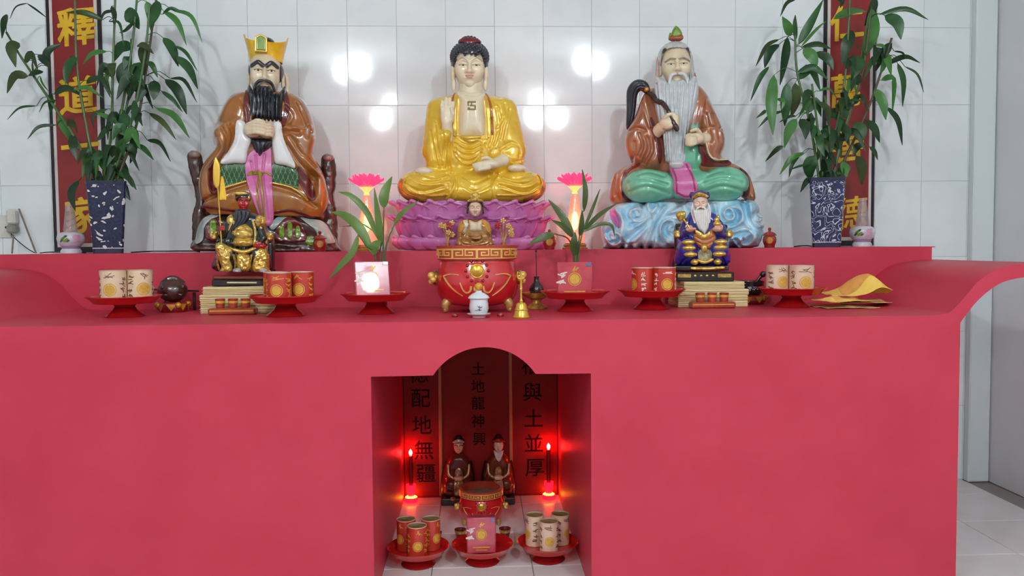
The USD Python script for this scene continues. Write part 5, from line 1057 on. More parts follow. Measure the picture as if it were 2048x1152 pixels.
# two small leafy sprays in dark bottles behind the packets on the altar top
BOTTLE = glaze('bottle_green', '#1f2a20', '#283527', 20, rough=.1, coat=1)
SPRIG = leaf_mat('leaf_sprig', '#5c7a35', '#75914a')
SPRIGD = leaf_mat('leaf_sprig_dark', '#46582f', '#5b6d3d')
def bottle(label, cx, Y):
    p = at_y(cx, 560, Y)
    t = thing('small_bottle', label, 'bottle', (p[0], Y, TOP + .0005))
    part(t, 'body', lathe([(0, 0), (.033, 0), (.036, .008), (.036, .07), (.026, .095), (.015, .112), (.0145, .14), (.018, .144), (.018, .15), (.012, .15), (.011, .112), (.02, .095), (.03, .07), (.03, .012), (0, .012)], 28), BOTTLE, 40)
    return p[0]
bottle('dark bottle behind the shiny pink packet on left, holding a leafy spray', 757, -.78)
bottle('dark bottle behind the pink packet on right, holding a leafy spray', 1152, -.78)
plant('leaf_spray', 'spray of long green leaves rising behind left pink packet', 'plant', 640, 320, 3.49, 757, -.78, TOP + .13, [[(440, 650), (440, 500), (442, 335)], [(455, 650), (480, 540), (518, 450)], [(420, 650), (425, 560), (405, 470)], [(385, 660), (330, 600), (270, 520)]],
      [((405, 560), (330, 370), (215, 250), (120, 220), 40), ((372, 660), (275, 480), (170, 390), (72, 362), 66), ((272, 520), (240, 640), (150, 740), (72, 828), 46), ((430, 600), (412, 420), (380, 195), 46), ((442, 335), (450, 230), (495, 110), 64), ((516, 452), (580, 370), (690, 282), 44), ((372, 665), (385, 600), (432, 560), 62), ((400, 520), (300, 450), (210, 460), (115, 465), 10)], 31, .03, cane_r=(.004, .0025), lm=SPRIG, lvl=-.02)
plant('leaf_spray', 'spray of narrow grey-green leaves rising behind right pink packet', 'plant', 1040, 320, 3.6, 1152, -.78, TOP + .13, [[(400, 690), (395, 600), (390, 520)], [(420, 690), (440, 560), (460, 500)], [(385, 690), (350, 570), (250, 530)], [(410, 690), (430, 560), (455, 370)]],
      [((385, 560), (300, 410), (205, 285), 52), ((380, 560), (310, 480), (225, 432), 38), ((252, 530), (160, 560), (55, 612), 50), ((465, 370), (470, 220), (448, 65), 38), ((432, 550), (440, 460), (452, 360), 44), ((455, 510), (520, 350), (575, 208), 24), ((455, 510), (560, 400), (695, 312), 30), ((455, 520), (560, 465), (650, 470), (678, 550), 26), ((395, 690), (385, 600), (392, 520), 52)], 32, .03, cane_r=(.004, .0025), lm=SPRIGD, lvl=-.02)
# ---------------------------------------------------------------- offerings on the altar and in the niche
def plastic(name, col, tr=.45, rough=.12):
    return mat(name, col, rough, 0, .5, trans=tr, ior=1.45)
REDPL = plastic('red_plastic', '#d8201f', .3)
REDPL2 = plastic('red_plastic_dark', '#b3171b', .25)
GOLD = mat('bright_gold', '#dcb040', .25, .6, .4)
GOLDP = mat('gold_print', '#dfae45', .4, .1, .1, '#cf9a35', 120)
PALECAN = mat('can_pale', '#e9cfae', .38, 0, .2, '#dfbf9c', 16)
PINKCAN = mat('can_cream', '#e6c7ae', .38, 0, .2, '#d9b398', 16)
REDCAN = mat('can_red', '#c23a2a', .32, 0, .4, '#b3301f', 14)
TINRIM = mat('can_rim', '#d8c6a8', .3, .3, .3)
WAX = mat('candle_wax', '#8a7038', .45, 0, .2, '#6d5426', 40)
INKB = mat('print_brown', '#7a5545', .6)
INKR = mat('print_red', '#a8382e', .6)
INKW = mat('print_white', '#e2cfc6', .5)

_scratch = {}
def scribble(seed, w, h, n, t):
    """a column of small brush marks, too fine in the photo to read."""
    r = np.random.default_rng(seed); g = []
    for k in range(n):
        z = h / 2 - h * (k + .5) / n
        for _ in range(4):
            a = r.uniform(0, math.pi); l = r.uniform(.25, .5) * w
            x, zz = r.uniform(-.25, .25) * w, z + r.uniform(-.3, .3) * h / n
            g.append(LineString([(x - l * math.cos(a) / 1, zz - l * math.sin(a) * .5), (x + l * math.cos(a), zz + l * math.sin(a) * .5)]).buffer(t / 2, 2))
    return unary_union(g)
def medallion(r):
    ring = Point(0, 0).buffer(r).difference(Point(0, 0).buffer(r * .86))
    core = Point(0, 0).buffer(r * .76)
    return unary_union([ring, core])
def can(R, H, body, ink, seed, face=0.0):
    """(list of (name, mesh, material)) of a wrapped candle can, medallion facing -y turned by face degrees."""
    out = [('body', lathe([(0, .0005), (R * .97, .0005), (R, .003), (R, H - .004), (R * .985, H - .001)], 40), body),
           ('rim', lathe([(R * .985, H - .004), (R * 1.012, H - .003), (R * 1.012, H), (R * .93, H), (R * .93, H - .005), (R * .985, H - .004)], 40), TINRIM),
           ('candle_top', lathe([(0, H - .007), (R * .93, H - .007), (R * .93, H - .006), (0, H - .006)], 32), WAX)]
    m = wrap(move(plate(medallion(R * .52), .0008), 0, 0, H * .40), R)
    out.append(('medallion', turn(m, face), GOLDP))
    for k, a in enumerate((-62, 62)):
        m = wrap(move(plate(scribble(seed + k, R * .5, H * .72, 4, .0032), .0006), 0, 0, H * .48), R)
        out.append(('print', turn(m, face + a), ink))
    m = wrap(move(plate(scribble(seed + 5, R * .95, H * .16, 1, .0026), .0006), 0, 0, H * .82), R)
    out.append(('print', turn(m, face), ink))
    return out
def put_can(label, group, loc, R, H, body, ink, seed, face):
    t = thing('candle_can', label, 'candle', loc, 0, group)
    for n, m, k in can(R, H, body, ink, seed, face): part(t, n, m, k, 40)
    return t
DISH_R, DISH_H = .142, .074
def dish(label, loc, R=DISH_R, k=1.0):
    t = thing('footed_dish', label, 'dish', loc, 0, 'red footed offering dishes')
    z = DISH_H * k
    part(t, 'foot', lathe([(0, 0), (.074 * k, 0), (.076 * k, .004), (.066 * k, .012), (.046 * k, .026), (.038 * k, .040), (.044 * k, z - .024), (0, z - .024)], 48), REDPL2, 40)
    part(t, 'plate', lathe([(0, z - .0235), (.060 * k, z - .0235), (.112 * k, z - .0205), (R * .88, z - .006), (R, z + .006), (R * 1.0, z + .009), (R * .97, z + .008), (R * .87, z - .001), (.112 * k, z - .0160), (.05 * k, z - .0165), (0, z - .0165)], 56), REDPL, 40)
    return t
DZ = DISH_H - .0163
def tray_at(px, Y=None, py=None, z=TOP):
    p = at_z(px, py, z) if Y is None else at_y(px, 600, Y)
    return np.array([p[0], p[1] if Y is None else Y, z + .0005])
# the six dishes on the altar
D = [tray_at(250, py=633), tray_at(572, py=632), tray_at(752, py=627), tray_at(1150, py=622), tray_at(1303, py=618), tray_at(1583, Y=-.86)]
names = ['leftmost red footed dish on the altar, under two pale candle cans', 'red footed dish right of the warrior figurine, under three red cans', 'red footed dish under the shiny pink packet left of the burner', 'red footed dish under the pink packet right of the burner', 'red footed dish left of the blue-robed figurine, under red cans', 'rightmost red footed dish on the altar, under two cream candle cans']
for n, d in zip(names, D): dish(n, d)
def on(d, dx, dy): return (d[0] + dx, d[1] + dy, d[2] + DZ + .0005)
put_can('pale candle can with gold medallion, left one on the leftmost altar dish', 'pale candle cans', on(D[0], -.036, -.015), .049, .126, PALECAN, INKB, 3, 8)
put_can('pale candle can with gold medallion, right one on the leftmost altar dish', 'pale candle cans', on(D[0], .046, .040), .049, .126, PALECAN, INKB, 9, 38)
put_can('red candle can with gold medallion, front one on dish beside warrior figurine', 'red candle cans', on(D[1], -.012, -.052), .047, .115, REDCAN, GOLDP, 12, 0)
put_can('red candle can at the right rear of dish beside warrior figurine', 'red candle cans', on(D[1], .058, .030), .047, .115, REDCAN, GOLDP, 15, -4)
put_can('red candle can at the left rear of dish beside warrior figurine', 'red candle cans', on(D[1], -.047, .040), .047, .115, REDCAN, GOLDP, 18, 4)
put_can('red candle can with white marks, left one on dish beside blue-robed figurine', 'red candle cans', on(D[4], -.034, .012), .046, .115, REDCAN, INKW, 21, -72)
put_can('red candle can with medallion, right one on dish beside blue-robed figurine', 'red candle cans', on(D[4], .050, -.018), .047, .116, REDCAN, INKW, 24, 2)
put_can('cream candle can with gold medallion, left one on the rightmost altar dish', 'pale candle cans', on(D[5], -.052, .026), .047, .118, PINKCAN, INKB, 27, 10)
put_can('cream candle can with gold medallion, right one on the rightmost altar dish', 'pale candle cans', on(D[5], .034, -.022), .050, .118, PINKCAN, INKB, 30, -2)

def packet_mat(name, a, b):
    return mat(name, a, .10, 0, 1.0, b, 14, .4, .6, bump=.12, bscale=34, coat_rough=.05)
PACK = packet_mat('packet_pink', '#c65a68', '#b8485a')
PACKB = packet_mat('packet_rose', '#c94d57', '#bb3c4a')
def packet(label, loc, w, h, dpt, rot, m, tilt=0):
    t = thing('candle_packet', label, 'packet', loc, rot, 'square pink packets')
    b = rough_box(w, dpt, h)
    part(t, 'body', turn(b, tilt, (1, 0, 0)), m, 40)
    g = [('medallion', medallion(w * .19), GOLDP, 0.0, h * .52)]
    g.append(('print', scribble(77, w * .26, h * .34, 2, .0055), INKW, -w * .36, h * .56))
    g.append(('print', scribble(81, w * .3, h * .08, 1, .0035), GOLDP, 0, h * .80))
    g.append(('print', unary_union([sbox(-w * .3, -.0025, w * .3, .0025), sbox(-w * .2, -.012, w * .2, -.009)]), GOLDP, 0, h * .17))
    for n, p, k, x, z in g: part(t, n, turn(move(plate(p, .0007), x, -dpt / 2 - .0004, z), tilt, (1, 0, 0)), k, False)
    part(t, 'flap', turn(box((w * .16, .002, h * .10), (w * .40, -dpt / 2 - .0015, h * .93), .001), tilt, (1, 0, 0)), mat('packet_blue', '#6a6f98', .2, 0, .6), False)
    return t
def rough_box(w, d, h):
    return box((w, d, h), (0, 0, h / 2), .004)
_pc = np.array(on(D[2], -.010, -.030)) + (0, -.028, .075)
_a, _b2 = EYE - _pc, np.array((*BULBS[1], 3.06)) - _pc
_n = _a / np.linalg.norm(_a) + _b2 / np.linalg.norm(_b2); _n /= np.linalg.norm(_n)
packet('square pink packet leaning back, mirror-bright in the middle, left of the burner', on(D[2], -.010, -.020)[:2] + (D[2][2] + DZ + .009,), .138, .142, .055, math.degrees(math.atan2(_n[0], -_n[1])), mat('packet_silvery', '#c8606e', .4, 0, 1.0, '#b64c5e', 14, .4, .6, coat_rough=.015), -math.degrees(math.asin(_n[2])))
packet('square pink packet with clear gold medallion, on dish right of the burner', on(D[3], -.006, -.030), .140, .142, .055, -3, PACKB, 0)

# ---------------------------------------------------------------- the large red incense burner
BURN = glaze('burner_red', '#c81d21', '#b9181d', 8, rough=.2, coat=.8)
FRET = mat('fret_gold', '#e6b95c', .35, .3, .3)
FRETBG = glaze('fret_red', '#b8482c', '#a63d26', 30)
PALEG = glaze('whisker_gold', '#d9a860', '#cf9b50', 20)
FRED_ = glaze('bead_red', '#8f1015', '#7c0d12', 40, rough=.2)
ASH = mat('incense_ash', '#8d8178', .95, col2='#74685f', scale=60, bump=.6, bscale=200)
def fret(n, w, h, t):
    """one unit of a square meander as a polygon of width w."""
    pts = [(-.46 * w, -.40 * h), (-.46 * w, .40 * h), (.40 * w, .40 * h), (.40 * w, -.16 * h), (-.16 * w, -.16 * h), (-.16 * w, .12 * h), (.12 * w, .12 * h)]
    if n % 2: pts = [(-x, z) for x, z in pts]
    return unary_union([LineString(pts).buffer(t / 2, cap_style=3, join_style=2), sbox(-w / 2, -.5 * h, w / 2, -.5 * h + t * .7), sbox(-w / 2, .5 * h - t * .7, w / 2, .5 * h)])
def burner(name, label, loc, s, detail=True):
    t = thing(name, label, 'incense burner', loc)
    P = [(0, .028), (.098, .028), (.135, .040), (.160, .070), (.170, .115), (.166, .155), (.157, .190), (.152, .204), (.152, .212)]
    prof = spline(P[1:], 40)
    part(t, 'bowl', lathe([(0, .028 * s)] + [(a * s, b * s) for a, b in prof] + [(.136 * s, .212 * s), (.130 * s, .180 * s), (0, .178 * s)], 72), BURN, 50)
    part(t, 'rim_band', lathe([(.140 * s, .2125 * s), (.160 * s, .2125 * s), (.163 * s, .218 * s), (.163 * s, .258 * s), (.166 * s, .264 * s), (.166 * s, .270 * s), (.142 * s, .270 * s), (.138 * s, .2125 * s)], 72), FRETBG, 40)
    part(t, 'ash', lathe([(0, .225 * s), (.10 * s, .222 * s), (.138 * s, .216 * s), (.138 * s, .2126 * s), (0, .2126 * s)], 40), ASH, 40)
    n = 20; w = 2 * math.pi * .163 * s / n
    for k in range(n):
        m = wrap(move(plate(fret(k, w, .040 * s, .0048 * s), .0022 * s), 0, 0, .238 * s), .163 * s)
        part(t, 'fret', turn(m, 360 / n * (k + .5)), FRET, False)
    for k in range(3):
        a = math.radians(-90 + 120 * k + 60)
        c, sn = math.cos(a), math.sin(a)
        S_ = [ (.132 * s * c, .132 * s * sn, .052 * s), (.148 * s * c, .148 * s * sn, .034 * s), (.148 * s * c, .148 * s * sn, .016 * s), (.158 * s * c, .158 * s * sn, .011 * s)]
        part(t, 'foot', tube(spline(S_, 12), np.linspace(.022, .0085, 12) * s, 12), mat('foot_gold', '#b58a4a', .35, .3, .4), True)
    # sun disc with red beads, dragon whiskers, lion handles
    def stuck(poly, dep, z):
        m = plate(poly, dep * s)
        v = m.vertices.copy()
        zz = np.clip((v[:, 2] + z * s) / s, .03, .212)
        R = np.interp(zz, prof[:, 1], prof[:, 0]) * s
        a = v[:, 0] / R; r = R - v[:, 1] - .0006 * s
        m.vertices = np.stack([r * np.sin(a), -r * np.cos(a), v[:, 2] + z * s], -1)
        return m
    sun = part(t, 'sun_disc', move(turn(lathe([(0, 0), (.027 * s, 0), (.027 * s, .006 * s), (.022 * s, .008 * s), (.015 * s, .012 * s), (0, .015 * s)], 32), 90, (1, 0, 0)), 0, -.163 * s, .170 * s), GOLD, 30)
    part(sun, 'sun_rim', move(turn(trimesh.creation.torus(.026 * s, .0028 * s, 32, 10), 90, (1, 0, 0)), 0, -.170 * s, .170 * s), GOLD, True)
    for k in range(12):
        a = 2 * math.pi * k / 12
        part(sun, 'bead', ball(.0065 * s, (.044 * s * math.cos(a), -s * math.sqrt(np.interp(.170 + .044 * math.sin(a), prof[:, 1], prof[:, 0]) ** 2 - (.044 * math.cos(a)) ** 2), (.170 + .044 * math.sin(a)) * s), (1, .9, 1), 2), FRED_, True)
    for sg in (-1, 1):
        for pts, w0, w1 in (([(.024, .108), (.028, .092), (.042, .085), (.056, .096), (.068, .124)], .008, .004), ([(.150, .150), (.112, .158), (.074, .155)], .006, .003), ([(.152, .149), (.108, .105), (.060, .072)], .006, .003)):
            pp = [(sg * x * s, (z - .1) * s) for x, z in pts]
            q = spline(pp, 26)
            g = unary_union([LineString(q[i:i + 2]).buffer((w0 + (w1 - w0) * i / 24) * s / 2, 4) for i in range(25)])
            part(t, 'dragon_whisker', stuck(g, .004, .1), PALEG, 40)
        hm = [ball(.026 * s, (sg * .168 * s, -.030 * s, .140 * s), (.7, 1, 1.15), 3), ball(.015 * s, (sg * .186 * s, -.045 * s, .150 * s), sub=2), ball(.012 * s, (sg * .186 * s, -.038 * s, .125 * s), sub=2), ball(.013 * s, (sg * .178 * s, -.055 * s, .134 * s), sub=2)]
        v = hm[0].vertices; hm[0].vertices = v + .004 * s * (meshkit.fbm(v / (.012 * s), 2, 5) - .5)[:, None] * np.sign(v)
        h = part(t, 'lion_handle', hm[0], mat('aged_gold', '#a8853a', .35, .6, .3, '#7d5a24', 60), True)
        for q in hm[1:]: part(h, 'curl', q, FRET, True)
    part(t, 'gold_knob', move(turn(lathe([(0, 0), (.014 * s, 0), (.015 * s, .004 * s), (0, .010 * s)], 20), 90, (1, 0, 0)), 0, -.168 * s, .100 * s), GOLD, 30)
    return t
_b = on_table(955, 621)
burner('incense_burner', 'large red incense burner with gold key-pattern rim in the middle of the altar', (_b[0], -.90, TOP + .0005), 1.0)

# ---------------------------------------------------------------- porcelain cup, bell, brass lamp, moon blocks
PORC = glaze('porcelain', '#dfe3e6', '#d6dbe0', 10, rough=.2, coat=.8)
p = on_table(958, 634)
t = thing('lidded_cup', 'white porcelain lidded cup with golden ball knob in front of the big burner', 'cup', (p[0], -1.19, TOP + .0005))
part(t, 'saucer', lathe([(0, 0), (.026, 0), (.027, .004), (.040, .010), (.045, .014), (.044, .016), (.030, .012), (0, .010)], 40), PORC, 40)
part(t, 'cup', lathe([(0, .0105), (.024, .0105), (.032, .018), (.037, .032), (.036, .050), (.0335, .062), (.035, .070), (.0345, .0705), (0, .0705)], 40), PORC, 40)
lid = part(t, 'lid', lathe([(0, .071), (.040, .071), (.041, .073), (.036, .081), (.024, .090), (.014, .094), (.011, .098), (.012, .101), (0, .101)], 40), PORC, 40)
part(lid, 'knob', ball(.0155, (0, 0, .1155), (1, 1, .95), 3), glaze('knob_amber', '#d99a22', '#cf8f1c', 30), True, 'golden ball knob')
for k, (w, z) in enumerate(((.020, .040), (.026, .031))):
    part(t, 'print', wrap(move(plate(scribble(91 + k, w, .006, 1, .0016), .0005), .004, 0, z), .0372), mat('print_grey', '#5a5f66', .5), False)
BRASS = mat('brass', '#e0b85c', .22, .3, .5, '#a87f30', 40)
p = on_table(1043, 636)
t = thing('hand_bell', 'small golden hand bell with three-pronged handle, right of the porcelain cup', 'bell', (p[0], -1.23, TOP + .0005))
part(t, 'bell_body', lathe([(0, .002), (.028, .002), (.033, 0), (.034, .003), (.028, .014), (.023, .034), (.020, .048), (.014, .056), (0, .058)], 40), GOLD, 35)
part(t, 'band', lathe([(.0245, .026), (.0262, .028), (.0262, .031), (.0240, .033), (.0225, .030)], 36), BRASS, 30)
part(t, 'handle', lathe([(0, .057), (.006, .057), (.0075, .062), (.004, .068), (.0035, .100), (.006, .106), (.0045, .112), (.0035, .135), (.005, .142), (0, .143)], 20), GOLD, 35)
for pts in ([(0, 0, .140), (0, 0, .176)], [(0, 0, .143), (-.011, 0, .147), (-.014, 0, .160), (-.012, 0, .172)], [(0, 0, .143), (.011, 0, .147), (.014, 0, .160), (.012, 0, .172)]):
    q = spline(pts, 10)
    part(t, 'prong', tube(q, np.linspace(.0034, .0014, 10), 8), GOLD, True)
for px, w in ((910, 'left'), (1001, 'right')):
    p = on_table(px, 633)
    c = cut(ell((0, 0, 0), (20, 9, 10)), ell((0, -10, 0), (30, 10, 30)))
    m = trimesh.creation.icosphere(3, .013); m.apply_scale((1.0, .55, .75)); m = m.slice_plane((0, 0, -.002), (0, 0, 1), cap=False) if False else m
    v = m.vertices.copy(); v[:, 2] = np.maximum(v[:, 2], -.0045); v[:, 2] += .0045 + 6e-4; v[:, 1] += .10 * np.abs(v[:, 0]); m.vertices = v
    tag(part(None, 'moon_block', turn(move(m, *(p[0], -1.165, TOP)), 0), glaze('lacquer_red', '#8c1014', '#7a0c10', 40, rough=.15), True), 'little red moon block lying %s of the porcelain cup' % w, 'moon block', 'little red moon blocks')
DGLASS = mat('dark_glass', '#3a302c', .06, 0, 1.0, trans=.35)
p = at_y(1073, 560, -.78)
t = thing('brass_lamp', 'brass dish oil lamp with dark glass and thin rod, behind the hand bell', 'oil lamp', (p[0], -.78, TOP + .0005))
part(t, 'foot', lathe([(0, 0), (.046, 0), (.048, .005), (.036, .014), (.022, .022), (.020, .034), (.028, .040), (0, .041)], 40), BRASS, 35)
part(t, 'dish', lathe([(0, .0415), (.030, .0415), (.052, .050), (.068, .064), (.070, .068), (.066, .067), (.050, .055), (0, .049)], 48), BRASS, 35)
part(t, 'glass', lathe([(.018, .055), (.030, .066), (.033, .080), (.026, .098), (.013, .112), (.010, .128), (.013, .136), (.011, .136), (.008, .128), (.011, .112), (.024, .098), (.031, .080), (.028, .068), (.016, .057)], 28), DGLASS, 40)
part(t, 'rod', tube([(0, 0, .050), (0, .0, .15), (-.001, .004, .245)], .0016, 8), mat('dark_rod', '#221c1c', .4), True)
part(t, 'rod_tip', ball(.005, (-.001, .004, .245), sub=2), mat('dark_rod', '#221c1c'), True)

# ---------------------------------------------------------------- lotus lamps, jars and glass oil lamps on the shelf
LOTGLOW = mat('lotus_petal_glow', '#ff3a55', .3, 0, .4, emit=1.7, ecol='#ff2448')
AMBER = usdkit.material(stage, '/World/Looks/amber_tube', {'a': ('transparent_bsdf', dict(color=(1, .80, .72))), 'g': ('principled_bsdf', dict(base_color=srgb('#e8a58e'), roughness=.12, coat_weight=1.0, emission_color=srgb('#ff7a6a'), emission_strength=.55)), 'm': ('mix_closure', dict(fac=.5))}, [('a.BSDF', 'm.closure1'), ('g.BSDF', 'm.closure2')], surface='m.closure')
FLAME = mat('lamp_glow', '#ffe9a0', emit=14.0, ecol='#ffc96a')
CUPGLOW = mat('lamp_cup_glow', '#ff9a5a', .3, emit=1.2, ecol='#ff9a55')
LBASE = glaze('lamp_base_gold', '#b9823a', '#96602a', 40)
def lotus_lamp(label, cx, Y):
    p = at_y(cx, 500, Y)
    t = thing('lotus_lamp', label, 'lamp', (p[0], Y, SHELF + .0005), 0, 'glowing lotus lamps')
    part(t, 'base', lathe([(0, 0), (.060, 0), (.062, .006), (.052, .012), (.056, .020), (.046, .030), (0, .032)], 40), LBASE, 35)
    part(t, 'tube', lathe([(.044, .0325), (.048, .05), (.042, .10), (.030, .17), (.020, .235), (.014, .262), (.011, .262), (.017, .235), (.027, .17), (.039, .10), (.045, .05), (.042, .034)], 40), AMBER, 40)
    part(t, 'bulb', ball(.019, (0, 0, .135), (.85, .85, 2.3), 3), FLAME, True)
    part(t, 'neck', lathe([(0, .263), (.012, .263), (.014, .268), (.010, .274), (.018, .284), (.030, .296), (.034, .300), (0, .300)], 32), CUPGLOW, 35)
    for row, (n, r0, r1, h, w) in enumerate(((11, .014, .084, .036, .044), (9, .012, .064, .052, .040), (7, .008, .036, .058, .030))):
        for k in range(n):
            a = 2 * math.pi * (k + .5 * row) / n
            c, s = math.cos(a), math.sin(a)
            U_ = np.linspace(0, 1, 8); vs = []
            for side in (1, -1):
                for u in U_:
                    rr = r0 + (r1 - r0) * u; z = .298 + h * u ** 1.3
                    hw = w / 2 * (math.sin(math.pi * (.12 + .86 * u)) ** .8)
                    for v in (-1, -.5, 0, .5, 1):
                        lift = .010 * v * v
                        vs.append((rr * c - s * hw * v, rr * s + c * hw * v, z + lift + side * .0007))
            f = []
            for i in range(7):
                for j in range(4):
                    q = [i * 5 + j, i * 5 + j + 1, (i + 1) * 5 + j + 1, (i + 1) * 5 + j]
                    f.append(q); f.append([x + 40 for x in q[::-1]])
            rim = [0, 1, 2, 3, 4] + [i * 5 + 4 for i in range(1, 8)] + [38, 37, 36] + [i * 5 for i in range(7, 0, -1)]
            for x, y in zip(rim, rim[1:] + rim[:1]): f.append([y, x, x + 40, y + 40])
            part(t, 'petal', trimesh.Trimesh(*meshkit.arrays((np.array(vs), np.array(f)))[:2], process=False), LOTGLOW, 60)
lotus_lamp('glowing pink lotus lamp between the ochre-robed sage and the golden Buddha', 735, -.36)
lotus_lamp('glowing pink lotus lamp between the golden Buddha and the elder on clouds', 1150, -.36)
JAR = glaze('jar_red', '#9a241a', '#8a1c14', 14, rough=.2, coat=.9)
JARG = mat('jar_gold', '#c98a3a', .3, .5, .4, '#b0642a', 20)
for cx, w in ((640, 'at the foot of the ochre-robed sage'), (1099, 'beside the lotus throne'), (1539, 'beside the blue cloud throne')):
    Y = -.50
    p = at_y(cx, 490, Y)
    t = thing('lidded_jar', 'tiny red lidded jar with gold belly, %s' % w, 'jar', (p[0], Y, SHELF + .0005), math.degrees(math.atan2(-p[0], 3.8)), 'tiny red jars on the shelf')
    part(t, 'body', lathe([(0, 0), (.022, 0), (.024, .004), (.023, .009), (.030, .026), (.031, .040), (.027, .052), (.023, .056), (0, .056)], 36), JAR, 40)
    part(t, 'gold_face', wrap(move(plate(Point(0, 0).buffer(.015), .0012), 0, 0, .034), .0305), JARG, 40)
    part(t, 'lid', lathe([(0, .0565), (.031, .0565), (.032, .059), (.025, .067), (.014, .073), (.007, .075), (.005, .079), (.008, .086), (.005, .093), (0, .094)], 36), JAR, 40)
CLEAR = usdkit.material(stage, '/World/Looks/clear_plastic', {'a': ('transparent_bsdf', dict(color=(.93, .91, .93))), 'g': ('principled_bsdf', dict(base_color=srgb('#e8dfe6'), roughness=.12, coat_weight=1.0)), 'm': ('mix_closure', dict(fac=.15))}, [('a.BSDF', 'm.closure1'), ('g.BSDF', 'm.closure2')], surface='m.closure')
PRINTW = mat('lamp_milk', '#d9d2d8', .25, 0, .6, '#cdc5cd', 20)
LILAC = mat('lamp_lilac', '#a98fc0', .3, 0, .5)
for cx, sc, rot, w in ((142, 1.0, 20, 'in front of the left scroll'), (1724, 1.0, -20, 'in front of the right scroll')):
    Y = -.20
    p = at_y(cx, 490, Y)
    t = thing('glass_oil_lamp', 'small flowered oil lamp with clear glass chimney, %s' % w, 'oil lamp', (p[0], Y, SHELF + .0005), rot, 'flowered glass oil lamps')
    part(t, 'foot', lathe([(0, 0), (.046, 0), (.047, .012), (.040, .024), (0, .025)], 36), PRINTW, 35)
    part(t, 'lilac_ring', lathe([(0, .0255), (.041, .0255), (.044, .032), (.046, .036), (0, .037)], 36), LILAC, 35)
    part(t, 'bowl', lathe([(0, .0375), (.046, .0375), (.058, .052), (.062, .072), (.058, .090), (.046, .100), (.034, .104), (0, .104)], 40), PRINTW, 40)
    g = [Point(x, z).buffer(r, 3) for x, z, r in ((-.030, 0, .010), (-.020, .008, .009), (-.016, -.008, .011), (-.036, -.010, .008), (-.006, -.012, .007))]
    for q in g: part(t, 'green_print', wrap(move(plate(affinity.rotate(affinity.scale(q, 1.3, .6), 35), .0012), 0, 0, .072), .0615), LIME if q is g[0] or q is g[2] else GREENG, 40)
    for x, z, r in ((.026, .006, .012), (.038, -.004, .010), (.024, -.010, .009), (.040, .010, .008)):
        part(t, 'pink_print', wrap(move(plate(Point(x, z).buffer(r, 4), .0012), 0, 0, .072), .0615), mat('print_pink', '#d9a0bd', .35), 40)
    part(t, 'chimney', lathe([(.032, .1045), (.034, .112), (.028, .150), (.022, .200), (.017, .238), (.012, .244), (.011, .241), (.015, .236), (.020, .200), (.026, .150), (.031, .112), (.030, .1045)], 32), CLEAR, 40)
    for a in (-50, 60, 180):
        c, s = math.sin(math.radians(a)), -math.cos(math.radians(a))
        part(t, 'glass_rib', tube([(.030 * c, .030 * s, .106), (.0255 * c, .0255 * s, .17), (.0165 * c, .0165 * s, .232)], .0035, 8), CLEAR, True)
# ---------------------------------------------------------------- small figurines and their stands
FGOLD = mat('figure_gold', '#e2c062', .24, .55, .6, '#b58a34', 90)
FRED = glaze('figure_red', '#b3201c', '#9c1816', 40, rough=.2)
FDARK = glaze('figure_black_green', '#0d1410', '#16231b', 60, rough=.18, coat=1)
FBLUE = glaze('figure_blue', '#2a2e9c', '#1f2276', 40, rough=.16, coat=1)
FPURP = glaze('figure_purple', '#43307a', '#35265f', 40, rough=.18, coat=1)
FORANGE = glaze('figure_orange', '#b8713a', '#a0582a', 40, rough=.2, coat=.8)
FSKIN = glaze('figure_skin', '#dba78c', '#d09878', 30, rough=.3)
FSKINP = glaze('figure_pale_skin', '#edc9b0', '#e2b79c', 30, rough=.3)
FWHITE = glaze('figure_white', '#e9e7e3', '#dedbd6', 60, rough=.25)
DWOOD = glaze('dark_wood', '#2a1a1a', '#1d1214', 30, rough=.25)
MWOOD = glaze('red_wood', '#7a3322', '#65281b', 30, rough=.3)
PAPER = mat('joss_paper', '#dcc68f', .75, col2='#a98c54', scale=42, lo=.48, hi=.66, stretch=(.15, .15, 9))
PAPER2 = mat('joss_paper_pale', '#e4d2a4', .75, col2='#b59a62', scale=42, lo=.48, hi=.66, stretch=(.15, .15, 9))
TERRA = glaze('cup_rack_red', '#a8442a', '#94381f', 30, rough=.35, coat=.3)

def joss_stack(cx, Y, wt, wb, h, dep, n, side, under):
    """packs of joss paper piled up; returns the world x and the height of the top."""
    p = at_y(cx, 600, Y)
    z = TOP + .0005
    r = np.random.default_rng(int(cx))
    nb = n - 1
    hs = [h * .70 / nb] * nb + [h * .30]
    order = ['bottom', 'second from the bottom', 'middle', 'second from the top', 'third from the bottom']
    for k in range(n):
        w = wb if k < nb else wt
        dx = r.uniform(-.006, .006)
        hh = hs[k] - .0006
        where = 'topmost' if k == n - 1 else ('lowest' if k == 0 else ['second from the bottom', 'third from the bottom', 'fourth from the bottom'][k - 1])
        t = thing('joss_paper_pack', 'pale yellow joss paper pack, %s in pile under %s' % (where, under), 'joss paper', (p[0] + dx, Y + r.uniform(-.004, .004), z), r.uniform(-1.5, 1.5), 'joss paper packs under %s' % under)
        part(t, 'sheets', box((w, dep, hh), (0, 0, hh / 2), .0015), PAPER if k % 2 else PAPER2, False)
        for q in range(2):                                              # single sheets that stick out
            zz = hh * (.3 + .4 * q)
            part(t, 'loose_sheet', box((w + .006, dep + .005, .0012), (r.uniform(-.002, .002), 0, zz)), PAPER2 if k % 2 else PAPER, False)
        z += hs[k]
    return p[0], z
